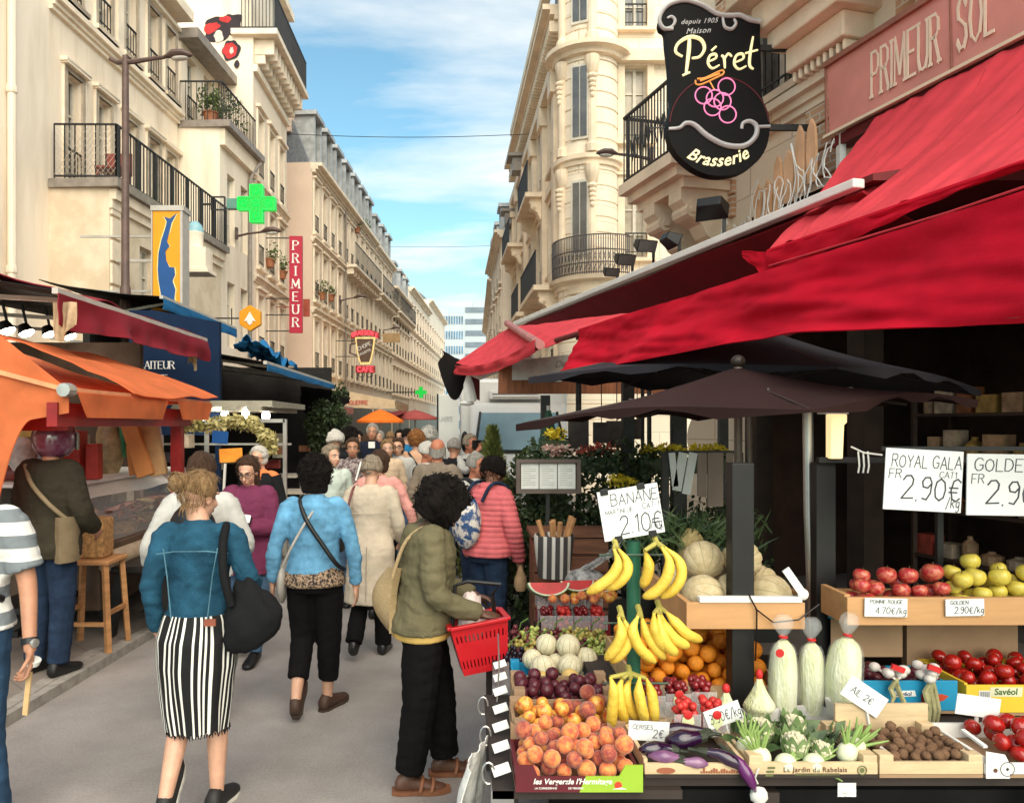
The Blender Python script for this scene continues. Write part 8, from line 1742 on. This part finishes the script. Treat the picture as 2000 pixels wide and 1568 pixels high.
for k in range(3):m.box((.965+.004*k,2.4378,.758+.012*k),(.99+.003*k,2.4389,.764+.012*k))
m.box((1.06,2.438,.760),(1.20,2.4389,.7612));m.box((1.06,2.438,.767),(1.20,2.4389,.7682));obj('round_stamp',m,mat('green_print',(.12,.14,.05),.8),T,smooth=0)
CAUL=mat('cauliflower_curd',(.70,.64,.44),.8,.12,20,.8,90);FEN=mat('fennel_white',(.66,.66,.46),.6,.12,8)
def cauli(label,c,r,leaves=10):
 T=thing('cauliflower',label,'cauliflower',c,'cauliflowers in the garden crate');c=V(c);q=random.Random(int(c.x*1e3));m=MB();m.ell(c,(r,r,r*.85),18,12,fn=lambda p:p*(1+.10*noise.noise(p*5)))
 for _ in range(60):d=V((q.gauss(0,1),q.gauss(-.3,1),abs(q.gauss(.3,1)))).normalized()*r*.93;m.ell(c+V((d.x,d.y,d.z*.85)),r*q.uniform(.13,.2),7,5)
 obj('curd',m,CAUL,T,smooth=70);m=MB()
 for k in range(leaves):
  a=2*math.pi*k/leaves+q.uniform(-.2,.2);o=V((math.cos(a),math.sin(a),0));s=V((-o.y,o.x,0));h=r*q.uniform(1.2,1.9)
  m.sheet(lambda u,v:c+o*(r*(.75+.5*v-.15*v*v))+s*((u-.5)*r*1.0*math.sin(math.pi*min(1,.25+v*.7)))+V((0,0,-r*.7+h*v+.1*r*math.sin(u*9+k))),5,6,.0015)
 obj('leaves',m,mat('cauliflower_leaf',(.07,.13,.035),.55,.4,9,col2=(.22,.30,.12)),T,smooth=60)
cauli('big white cauliflower head in the middle of the garden crate',(1.085,2.50,.835),.042,9);cauli('small cauliflower at the right of the garden crate',(1.17,2.50,.815),.034,8);cauli('leafy cauliflower turned away at the left of the garden crate',(1.01,2.60,.84),.045,12);cauli('half hidden cauliflower at the back of the garden crate',(1.14,2.64,.84),.04,12)
def fennel(label,c,tilt):
 T=thing('fennel',label,'fennel',c,'fennel bulbs in the garden crate');c=V(c);m=MB();M=Matrix.Rotation(tilt,3,'Y');m.ell(c,(.035,.028,.036),14,10,M);obj('bulb',m,FEN,T,smooth=70);m=MB();q=random.Random(int(c.x*1e3))
 for k in range(7):a=(k-3)*.2;d=M@V((math.sin(a),q.uniform(-.2,.2),math.cos(a)));m.tube([c+d*.03,c+d*.07,c+d*q.uniform(.08,.11)],[.006,.0045,.002],6)
 obj('stalks',m,mat('fennel_green',(.25,.36,.10),.6,.3,8),T);return T
fennel('fennel bulb at the left front of the garden crate',(.965,2.48,.80),R(-15));fennel('fennel bulb by the left corner post',(.945,2.54,.81),R(10));fennel('fennel at the right front of the garden crate',(1.25,2.49,.81),R(20));fennel('white turnip like fennel at the front edge',(1.04,2.465,.785),R(70));fennel('pale fennel bulb under the small cauliflower',(1.13,2.465,.785),R(85));fennel('feathery fennel lying at the right end',(1.29,2.52,.815),R(40))
m=MB()
for k in range(46):x=rnd.uniform(.93,1.30);y=rnd.uniform(2.55,2.7);d=V((rnd.gauss(0,.6),rnd.gauss(-.2,.4),rnd.uniform(.1,.7))).normalized()*rnd.uniform(.05,.10);b=d.orthogonal().normalized()*.018;p=V((x,y,.80));m.add([p-b*.3,p+d*.5-b,p+d,p+d*.5+b],[(0,1,2,3)])
tag(obj('greens',m,mat('dark_greens',(.03,.065,.02),.5,.5,8,col2=(.12,.18,.06)),smooth=0),'loose dark green leaves among the cauliflowers','greens',kind='stuff')
CAB=mat('chinese_cabbage',(.58,.60,.30),.7,.2,4,.6,22,col2=(.80,.79,.60),stretch=(6,6,1.3));FILM=mat('cabbage_film',(.92,.92,.9),.12,.02,3,.6,40,spec=.8,alpha=.14)
def cabbage(label,px,ytop,ybot,wpx,Y,twist=0,bag=True):
 a=P(px,ybot,Y);b=P(px,ytop,Y);h=b.z-a.z;r=wpx/F*Y/2;T=thing('chinese_cabbage',label,'cabbage',a,'chinese cabbages in clear bags');M=Matrix.Rotation(twist,3,'Y')
 def prof(t):return r*(.72+.28*math.sin(math.pi*min(1,t*.9+.12)))*(1 if t<.78 else math.sqrt(max(0,1-((t-.78)/.24)**2)))
 m=MB();rings=[]
 for i in range(19):
  t=i/18;rings.append([a+M@V((math.cos(q_)*prof(t)*(1+.07*noise.noise(V((math.cos(q_)*2,math.sin(q_)*2,t*4+px))))*(1+.05*math.sin(q_*5+t*2)),math.sin(q_)*prof(t)*.9,h*t))for q_ in[2*math.pi*j/24 for j in range(24)]])
 m.loft(rings);obj('head',m,CAB,T,smooth=70)
 if bag:
  m=MB();rings=[]
  for i in range(22):
   t=i/21;k=prof(min(t*1.03,1))+.006 if t<.93 else .012;rings.append([a+M@V((math.cos(q_)*k*(1+.05*noise.noise(V((math.cos(q_)*4,math.sin(q_)*4,t*9+px)))),math.sin(q_)*k*.93,h*t*1.05))for q_ in[2*math.pi*j/20 for j in range(20)]])
  m.loft(rings);m.loft([[a+M@V((math.cos(q_)*rr*(1+.5*noise.noise(V((math.cos(q_)*3,math.sin(q_)*3,z+px)))),math.sin(q_)*rr*.7,h*1.05+z))for q_ in[2*math.pi*j/16 for j in range(16)]]for z,rr in((0,.010),(.02,.026),(.045,.042),(.07,.036),(.085,.02))]);obj('clear_bag',m,FILM,T,smooth=80)
  m=MB();m.tube([a+M@V((.013*math.cos(q_),.013*math.sin(q_),h*1.045))for q_ in[j*.7 for j in range(10)]],.005,5);obj('red_tie',m,mat('label_red'),T)
cabbage('tall bagged chinese cabbage with a round red sticker, left of the three',1530,1250,1400,54,2.95);cabbage('bagged chinese cabbage in the middle of the three',1585,1255,1392,50,2.98);cabbage('fat bagged chinese cabbage leaning right, raised on a plastic tub',1642,1245,1372,66,2.93,R(6))
m=MB();c=P(1523,1275,2.88);m.lathe([(.016,0),(.016,.002)],c,16,frame((0,-1,0)));m.lathe([(.011,.0021),(.011,.0026)],c,16,frame((0,-1,0)));single('red_sticker',m,mat('label_red'),'round red sticker on the left bagged chinese cabbage','sticker',smooth=0)
def pointed(label,px,ytop,ybot,wpx,Y):
 a=P(px,ybot,Y);h=P(px,ytop,Y).z-a.z;r=wpx/F*Y/2;T=thing('pointed_cabbage',label,'cabbage',a,'pointed cabbages');m=MB();rings=[]
 for i in range(15):t=i/14;k=r*(.6+1.0*t if t<.25 else .85+.15*math.sin(t*6))*(1 if t<.3 else(1-(t-.3)/.72));rings.append([a+V((math.cos(q_)*k*(1+.05*math.sin(q_*6+t*5)),math.sin(q_)*k,h*t))for q_ in[2*math.pi*j/22 for j in range(22)]])
 m.loft(rings);obj('head',m,CAB,T,smooth=70);m=MB();m.ell(a+V((0,0,h*.95)),(r*.22,r*.22,h*.12),10,8);obj('red_cap',m,mat('label_red'),T)
pointed('pointed cabbage with a red tip beside the tall bagged cabbage',1483,1312,1405,62,2.9);pointed('pointed cabbage with a red tip behind the tilted price card',1418,1340,1425,70,2.82)
for k,(px,py,w_,h,Y)in enumerate(((1650,1440,62,68,2.86),(1500,1432,90,34,2.84),(1590,1425,70,36,2.9))):
 a=P(px,py,Y);w_=w_/F*Y;h=h/F*Y;m=MB();m.lathe([(w_*.48,0),(w_*.62,h),(w_*.64,h+.004),(w_*.58,h),(w_*.45,.004)],a,4,rotz(R(45)));single('plastic_tub',m,mat('tub_grey',(.62,.60,.58),.2,.08,6,alpha=.8),['tall clear plastic tub under the fat bagged cabbage','low clear tray under the pointed cabbage','clear tray behind the cauliflowers'][k],'tub',smooth=0,bev=.004)
T=crate('plain wooden crate of walnuts',1.328,1.656,2.44,2.74,.7525,.055,CRATEP,.05,name='vegetable_crate',liner=CARDB,corner=.072,bh=.13)
pile('walnut',['walnut'],(1.338,1.646,2.452,2.70,.765),.0155,100,'brown walnut in the plain wooden crate','walnut','walnuts in the wooden crate',10,.03,tries=12)
T=crate('blue cardboard box with a red pepper print and lettering on a white label',1.53,1.905,2.95,3.22,.765,.10,BLUEBOX,.125,name='fruit_box',liner=CARDB)
m=MB();m.box((1.55,3.223,.90),(1.85,3.226,1.06));obj('inner_back',m,CARDB,T,smooth=0);m=MB();m.box((1.54,3.215,1.06),(1.83,3.235,1.085));obj('blue_back_rim',m,BLUEBOX,T,smooth=0,bev=.005)
m=MB();m.prism([(-.045,-.012),(.045,-.008),(.04,.014),(-.045,.012)],(1.70,2.9495,.84),(1,0,0),(0,0,1),(0,-.001,0));obj('label',m,WHITEC,T,smooth=0)
m=type_mb('Savéol',(1.668,2.9483,.834),(1,0,0),(0,0,1),.016,.02,.1,.0006);obj('lettering',m,mat('print_navy',(.02,.04,.12),.7),T,smooth=0)
m=MB();m.prism([(-.05,-.018),(-.01,-.025),(.035,-.012),(.055,.004),(.03,.012),(.0,.012),(-.03,.02),(-.052,.008)],(1.815,2.949,.828),(1,0,0),(0,0,1),(0,-.0008,0));obj('pepper_print',m,mat('print_red',(.5,.06,.02),.6),T,smooth=0)
GAR=mat('garlic_skin',(.46,.38,.36),.7,.3,14,col2=(.70,.64,.58));SHAL=mat('shallot_red',(.16,.03,.05),.5,.4,9)
q=random.Random(6)
for k,(px,py,tails)in enumerate(((1745,1318,((1740,1345,1742,1372),(1752,1340,1778,1420))),(1815,1318,((1812,1350,1808,1420),(1818,1350,1822,1420),(1826,1350,1830,1415),(1806,1350,1815,1418))))):
 c=P(px,py,2.93);T=thing('garlic_bunch',['bunch of garlic with long dry stems trailing over the blue box, left','tied bunch of garlic with stems hanging straight down over the blue box, right'][k],'garlic',c);m=MB()
 for _ in range(9):o=c+V((q.uniform(-.065,.065),q.uniform(-.02,.05),q.uniform(-.02,.03)));m.ell(o,(.021,.021,.018),10,7,fn=lambda p:p*(1+.06*math.sin(6*math.atan2(p.y,p.x))));m.tube([o,o.lerp(c,.7)+V((0,-.02,-.01))],.005,5)
 obj('bulbs',m,GAR,T,smooth=60);m=MB()
 for(x0_,y0_,x1_,y1_)in tails:a=P(x0_,y0_,2.925);b=P(x1_,y1_,2.90);m.tube([c+V((0,-.02,-.01)),a,a.lerp(b,.5)+V((.004,-.01,0)),b],[.008,.010,.009,.005],6)
 obj('stems',m,mat('dry_stem',(.40,.36,.18),.8,.3,20),T);m=MB();m.obox(c+V((.0,-.03,.035)),(.05,.012,.02),Matrix.Rotation(R(20),3,'Y'));obj('red_tag',m,mat('label_red'),T,smooth=0)
pile('shallot',['plum'],(1.54,1.895,2.97,3.2,.80),.022,42,'small red shallot in the blue box','shallot','shallots in the blue box',26,.05,tries=10)
T=crate('yellow cardboard box of tomatoes with a white name label',1.925,2.36,2.93,3.25,.765,.12,YELBOX,.115,name='fruit_box',liner=CARDB)
m=MB();m.prism([(-.06,-.018),(.06,-.018),(.065,.018),(-.06,.018)],(2.075,2.9295,.855),(1,0,0),(0,0,1),(0,-.001,0));obj('label',m,mat('label_cream2',(.70,.66,.45),.6),T,smooth=0)
m=type_mb('Savéol',(2.03,2.9283,.845),(1,0,0),(0,0,1),.024,.02,.1,.0006);obj('lettering',m,mat('print_green',(.05,.12,.03),.7),T,smooth=0)
m=MB()
for k in range(14):m.box((1.975+.0028*k,2.9285,.835),(1.975+.0028*k+(.0016 if k%3 else .0008),2.9294,.857))
obj('barcode',m,INK,T,smooth=0);m=MB();m.box((1.972,2.9288,.832),(2.017,2.9293,.86));obj('barcode_ground',m,WHITEC,T,smooth=0)
pile('tomato',['tomato'],(1.935,2.35,2.94,3.24,.80),.030,48,'red tomato in the yellow box','tomato','tomatoes in the yellow box',11,.06)
m=MB();m.box((1.89,3.26,.765),(2.36,3.3,1.05));single('cardboard_sheet',m,CARDB,'brown cardboard backing behind the tomatoes','cardboard',smooth=0)
T=crate('white printed cardboard box of big tomatoes at the right picture edge',1.662,2.05,2.44,2.74,.7525,.06,WHITEC,.045,name='fruit_box',liner=CARDB)
m=MB();m.prism([(0,0),(.075,0),(.075,.045),(.06,.075),(0,.085)],(1.663,2.4385,.7525),(1,0,0),(0,0,1),(0,-.003,0));obj('corner_panel',m,WHITEC,T,smooth=0)
m=MB();m.tube([(1.730+.022*math.cos(t),2.4345,.782+.022*math.sin(t))for t in[j*math.pi/10 for j in range(21)]],.0012,4);m.prism([(.006,0),(0,.006),(-.006,0),(0,-.006)],(1.730,2.435,.782),(1,0,0),(0,0,1),(0,-.0008,0));obj('round_print',m,INK,T,smooth=0)
m=MB();m.prism([(.007*math.cos(t),.007*math.sin(t))for t in[k*.63 for k in range(10)]],(1.692,2.435,.778),(1,0,0),(0,0,1),(0,-.0008,0));obj('small_stamp',m,PRINT,T,smooth=0)
pile('tomato',['tomato'],(1.75,2.04,2.46,2.72,.765),.032,18,'large glossy tomato in the white box at the right edge','tomato','tomatoes in the white box',12,.1)
T=thing('display_shelf','left wooden display shelf holding the big melons','shelf',(1.11,3.0,1.07))
m=MB();m.box((.88,3.0,1.075),(1.342,3.022,1.178));obj('front_board',m,BOARD,T,smooth=0,bev=.002)
m=MB();m.box((.88,3.0225,1.075),(.902,3.75,1.178));m.box((1.32,3.0225,1.075),(1.342,3.75,1.178));m.box((.9025,3.0225,1.078),(1.3195,3.75,1.092));obj('shelf_bottom',m,BOARD,T,smooth=0)
T=thing('display_shelf','right wooden display shelf holding the red and golden apples','shelf',(1.9,3.0,1.09))
m=MB();m.box((1.507,3.0,1.09),(2.6,3.022,1.198));obj('front_board',m,BOARD,T,smooth=0,bev=.002)
m=MB();m.box((1.507,3.0225,1.09),(1.529,3.22,1.205));m.box((1.5295,3.0225,1.093),(2.6,3.6,1.107));obj('shelf_bottom',m,BOARD,T,smooth=0)
BPOST=mat('post_black',(.008,.007,.007),.5,.3,6)
m=MB();m.box((1.068,3.03,.752),(1.156,3.10,1.72));single('stall_post',m,BPOST,'thick black post standing in front of the melons','post',smooth=0,bev=.003)
T=thing('stall_post','thick black post with an arm, left of the apples','post',(1.545,3.07,.75));m=MB();m.box((1.507,3.26,.752),(1.59,3.32,1.71));obj('upright',m,BPOST,T,smooth=0,bev=.003);m=MB();m.box((1.50,3.22,1.712),(2.7,3.25,1.735));obj('arm',m,BPOST,T,smooth=0)
m=MB()
for x in(1.66,1.68,1.70):m.tube([(x,3.215,1.76),(x+.004,3.213,1.70),(x,3.215,1.67)],.004,5)
m.tube([(1.63,3.215,1.78),(1.68,3.21,1.755),(1.76,3.215,1.745)],.004,5);obj('white_ties',m,WHITEC,T)
m=MB();m.tube([(1.545,3.36,.752),(1.535,3.36,1.1),(1.52,3.36,1.5),(1.515,3.36,1.93)],.022,12);single('steel_pole',m,CHROME,'shiny steel pole left of the black apple post','pole')
T=thing('stall_lamp','lit cream lamp shade at the top of the steel pole','lamp',(1.56,3.2,1.71));m=MB();m.prism([(0,0),(.05,0),(.056,.14),(.068,.15),(.068,.185),(0,.185)],(1.535,3.19,1.73),(1,0,0),(0,0,1),(0,.05,0));obj('shade',m,mat('lamp_shade_lit',(.85,.60,.30),.5,.03,3,emit=.35),T,smooth=0,bev=.005);m=MB();m.box((1.505,3.185,1.9155),(1.605,3.25,1.928));obj('cap',m,WHITEC,T,smooth=0)
q=random.Random(1)
for k,(x,y,z,r)in enumerate(((.985,3.13,1.178,.085),(1.12,3.16,1.182,.082),(1.26,3.13,1.178,.085),(1.02,3.24,1.30,.085),(1.19,3.26,1.30,.083),(.97,3.36,1.185,.085),(1.14,3.38,1.185,.085),(1.30,3.34,1.18,.082))):
 put('melon','melon',(x,y,z),r,['ribbed melon at the front left of the upper shelf','ribbed melon directly behind the thick black post','ribbed melon right of the thick black post, beside the price clip','topmost ribbed melon left of the thick black post','topmost ribbed melon right of the thick black post','rear left melon of the upper shelf','rear middle melon of the upper shelf','rear right melon of the upper shelf'][k],'melon','big melons on the upper shelf',rot=(R(q.uniform(55,100)),R(q.uniform(-40,40)),R(q.uniform(0,360))))
m=MB();m.box((.93,2.995,1.1785),(1.33,3.03,1.20));single('styrofoam_strip',m,WHITEC,'white foam strip along the front of the melon shelf','strip',smooth=0,bev=.003)
m=MB();m.obox((1.30,3.0,1.26),(.03,.008,.12),Matrix.Rotation(R(-35),3,'Y'));m.ell((1.335,3.0,1.21),(.022,.01,.022),10,8);single('price_clip',m,WHITEC,'white plastic price clip at the right end of the melon shelf','clip',smooth=30)
T=thing('leafy_bundle','spiky dark green leaf bundle rising behind the melons','greens',(1.08,3.6,1.10));m=MB();q=random.Random(2)
for k in range(420):
 a=q.uniform(0,6.28);t=q.random();d=V((math.cos(a)*.7,math.sin(a)*.5,q.uniform(.25,1.1))).normalized();p=V((1.06+q.gauss(0,.13),3.6+q.gauss(0,.06),1.25+q.random()*.14));l=q.uniform(.08,.19);b=d.orthogonal().normalized()*.007;m.add([p-b,p+b,p+d*l*.6+b*.8+V((0,0,-.005)),p+d*l+V((0,0,-.015)),p+d*l*.6-b*.8],[(0,1,2,3,4)])
obj('leaves',m,mat('spiky_leaf',(.02,.045,.018),.5,.4,8,col2=(.09,.13,.05)),T,smooth=0)
m=MB();m.lathe([(.05,0),(.07,.08),(.05,.16),(.02,.2)],(1.05,3.5,1.2),14);obj('base',m,mat('pineapple_base',(.30,.22,.09),.8,.4,30),T)
pile('apple',['apple_red'],(1.56,1.955,3.025,3.2,1.125),.0345,22,'red apple on the right hand shelf','apple','red apples on the right shelf',13,.08,True)
pile('apple',['apple_gold'],(1.955,2.45,3.025,3.2,1.125),.0355,28,'yellow golden apple on the right hand shelf','apple','golden apples on the right shelf',14,.08,True)
CARDW=mat('sign_card',(.78,.78,.76),.55,.04,6)
price('handwritten ROYAL GALA price card above the red apples',P(1803,938,2.95),.298,.235,CARDW,R(3.0),lines=(('ROYAL GALA',-.42,.20,.20),('FR',-.45,.02,.15),('2.90€',-.28,-.32,.36),('CAT1',.2,.06,.10),('/kg',.30,-.42,.18)))
price('handwritten GOLDEN price card above the golden apples',P(1972,947,2.94),.33,.235,CARDW,R(1.0),lines=(('GOLDEN',-.42,.22,.20),('FR',-.45,.02,.15),('2.90€',-.28,-.32,.36),('CAT1',.2,.06,.10)))
m=MB();m.box((2.02,3.26,1.11),(2.045,3.28,1.72));m.box((1.62,2.955,P(0,876,2.95).z-.008),(2.4,2.965,P(0,876,2.95).z+.008));single('sign_holder',m,BPOST,'black holder bar behind the apple price cards','holder',smooth=0)
bt=price('tilted handwritten BANANE price card held by four black clips',P(1232,1000,2.80),.222,.182,CARDW,R(-9.5),lines=(('BANANE',-.30,.18,.22),('MARTINIQUE',-.42,.02,.085),('CAT-1',.2,.03,.11),('2.10€',-.22,-.40,.36),('/kg',.28,-.36,.18)))
Mt=Matrix.Rotation(R(-9.5),3,'Y');c=P(1232,1000,2.80)
for(x,z)in((-.085,.088),(.05,.088),(-.06,-.088),(.065,-.088)):m=MB();m.obox(c+Mt@V((x,-.003,z)),(.028,.016,.022),Mt);obj('clip',m,BLACK,bt,smooth=0,bev=.002)
price('white label with handwriting taped to the shelf under the red apples',P(1730,1186,2.99),.166,.072,CARDW,R(1),lines=(('POMME ROUGE',-.38,.22,.20),('4.70€/kg',-.25,-.32,.34)));price('white label with handwriting taped to the shelf under the golden apples',P(1884,1186,2.99),.15,.066,CARDW,R(-1),lines=(('GOLDEN',-.38,.2,.22),('2.90€/kg',-.28,-.32,.38)))
def clipcard(label,px,py,wpx,hpx,Y,tilt,lines=(),foot=None):
 T=price(label,P(px,py,Y),wpx/F*Y,hpx/F*Y,CARDW,tilt,lines=lines,th=.004)
 if foot:
  a=P(px,py,Y)+V((0,.004,0));b=P(foot[0],foot[1],Y+.01);m=MB();m.bar(a,b,.014,.006);m.ell(b,(.012,.008,.016),8,6);obj('clip_foot',m,WHITEC,T)
clipcard('white price card leaning sharply over the blue box',1688,1360,86,44,2.72,R(34),(('AIL 2€',-.35,-.15,.3),),(1700,1440));clipcard('white price card on a clip standing above the walnuts',1910,1379,86,40,2.70,R(8),(),(1905,1445));clipcard('blank white price card in front of the low bananas',1267,1427,80,38,2.60,R(3),(('CERISES',-.4,.1,.22),('2€',.1,-.3,.4)),(1265,1465));clipcard('grey white price card tilted up, 3.90 per kilo, before the pointed cabbage',1413,1396,72,38,2.66,R(-20),(('3.90€/kg',-.40,-.25,.5),),(1425,1445))
for k,(px,py)in enumerate(((1692,1455),(1880,1440))):
 m=MB();a=P(px,py-15,2.6);b=P(px+45,py+18,2.5);m.bar(a,b,.014,.008);single('card_clip',m,WHITEC,['white plastic clip lying between the cauliflower and walnut crates','white plastic clip lying between the walnuts and the white box'][k],'clip',smooth=0)
GP=mat('green_post_paint',(.018,.115,.065),.45,.2,6);T=thing('banana_stand','green enamelled post with wire hooks for the bananas','stand',(.642,2.86,.752));m=MB();m.tube([(.642,2.86,.752),(.642,2.86,1.44)],.0255,14);obj('post',m,GP,T)
m=MB()
for z,w_ in((1.395,.135),(1.145,.12),(.925,.12)):m.tube([(.642-w_,2.82,z),(.642+w_,2.82,z)],.004,6)
obj('hook_rods',m,mat('dark_wire',(.05,.09,.06),.5),T)
BAN=mat('banana_skin',(.58,.36,.03),.5,.12,9,.25,60,col2=(.80,.56,.08),blend=(.30,.55),obj_rand=1);BTIP=mat('banana_tip',(.06,.045,.02),.8);BST=mat('banana_stalk',(.42,.36,.08),.7)
bun={'pair of bananas hanging from the top rod left of the green post':[((1199,1072),(1207,1098),(1197,1122),(1172,1143),(1146,1158)),((1206,1070),(1223,1094),(1224,1118),(1206,1139),(1180,1148))],'three bananas hanging from the top rod right of the green post':[((1292,1068),(1307,1096),(1301,1130),(1280,1155),(1256,1166)),((1297,1068),(1324,1092),(1331,1122),(1317,1150),(1290,1166)),((1259,1075),(1267,1100),(1264,1125),(1254,1146))],'two bananas hanging from the middle rod left of the green post':[((1208,1205),(1214,1235),(1204,1262),(1182,1288)),((1218,1208),(1230,1240),(1219,1268),(1193,1293))],'two big bananas hanging in front of the green post':[((1246,1203),(1236,1232),(1250,1266),(1280,1293)),((1253,1204),(1262,1234),(1279,1262),(1299,1286))],'fan of four bananas spreading right from the middle rod':[((1277,1197),(1279,1226),(1290,1252),(1304,1268)),((1290,1197),(1300,1225),(1322,1250),(1346,1262)),((1300,1194),(1318,1214),(1343,1238),(1371,1250)),((1286,1200),(1292,1236),(1306,1262),(1322,1277))],'row of five bananas hanging straight down from the lowest rod':[((1192,1322),(1199,1350),(1196,1388),(1193,1424)),((1216,1324),(1208,1352),(1214,1388),(1223,1410)),((1232,1324),(1223,1350),(1231,1382),(1246,1406)),((1249,1322),(1248,1352),(1254,1384),(1261,1409)),((1262,1324),(1272,1352),(1277,1384),(1279,1409))]}
for label,lst in bun.items():
 px0=sum(b[0][0]for b in lst)/len(lst);py0=min(b[0][1]for b in lst);T=thing('banana_bunch',label,'bananas',P(px0,py0+60,2.77),'banana bunches on the green post')
 for i,b in enumerate(lst):
  Yb=2.745+.018*(i%3);ctrl=[P(x,y,Yb-.025*math.sin(math.pi*k/(len(b)-1)))for k,(x,y)in enumerate(b)];fine=[]
  for k in range(len(ctrl)-1):
   a_,b_,c_,d_=ctrl[max(k-1,0)],ctrl[k],ctrl[k+1],ctrl[min(k+2,len(ctrl)-1)]
   for s in range(5):t=s/5;fine.append(.5*((2*b_)+(c_-a_)*t+(2*a_-5*b_+4*c_-d_)*t*t+(3*b_-a_-3*c_+d_)*t**3))
  fine.append(ctrl[-1]);n_=len(fine)-1;rr=[.0195*min(1,.30+2.6*max(0,k/n_-.07))*(1 if k/n_<.80 else 1-.72*((k/n_-.80)/.20)**1.6)for k in range(n_+1)]
  m=MB();m.tube(fine,rr,6 if 0 else 10);bo=obj('banana',m,BAN,T,smooth=60);m=MB();m.tube([fine[-2].lerp(fine[-1],.55),fine[-1]+(fine[-1]-fine[-2])*.25],[.0075,.005],6);obj('tip',m,BTIP,bo)
  if i==0:
   m=MB();e=P(px0,py0-8,2.78)
   for q_ in lst:m.tube([P(*q_[0],2.75),e],[.007,.010],6)
   m.tube([e,e+V((.0,.03,.015))],.011,6);obj('stalk',m,BST,T)
m=MB();p=P(1482,1500,2.43);m.tube([p,p+V((-.012,0,-.03)),P(1480,1530,2.43)],.003,4);m.ell(P(1482,1553,2.43),(.028,.022,.028),12,9,fn=lambda p:p*(1+.2*noise.noise(p*3)));single('garlic_bulb',m,mat('garlic_white',(.72,.69,.64),.7,.1,20),'white garlic bulb hanging on a string below the garden crate','garlic')
m=MB();m.sheet(lambda u,v:P(1636+36*u,1528+27*v,2.455+.01*noise.noise(V((u*4,v*4,1)))),8,6,.001);single('torn_label',m,WHITEC,'torn white label stuck below the cauliflower crate','label',smooth=0)
m=MB();m.tube([P(1462,1160,2.99),P(1478,1190,2.985),P(1478,1230,2.99),P(1475,1290,3.0)],.003,4);m.tube([P(1475,1188,2.985),P(1510,1215,2.98),P(1560,1210,2.985),P(1600,1180,3.0)],.003,4);single('cable',m,BLACK,'thin black cable looped over the melon shelf board','cable')
for k,(a,b)in enumerate(((P(560,262,28),P(1040,262,28)),(P(700,480,50),P(1010,478,50)))):
 m=MB();m.tube([a.lerp(b,j/12)-V((0,0,.12*math.sin(math.pi*j/12)))for j in range(13)],.012,4);single('cable',m,BLACK,['thin cable strung across the street, the higher of two','thin cable strung across the street, the lower and farther of two'][k],'cable')
bpy.data.scenes.remove(TMP)
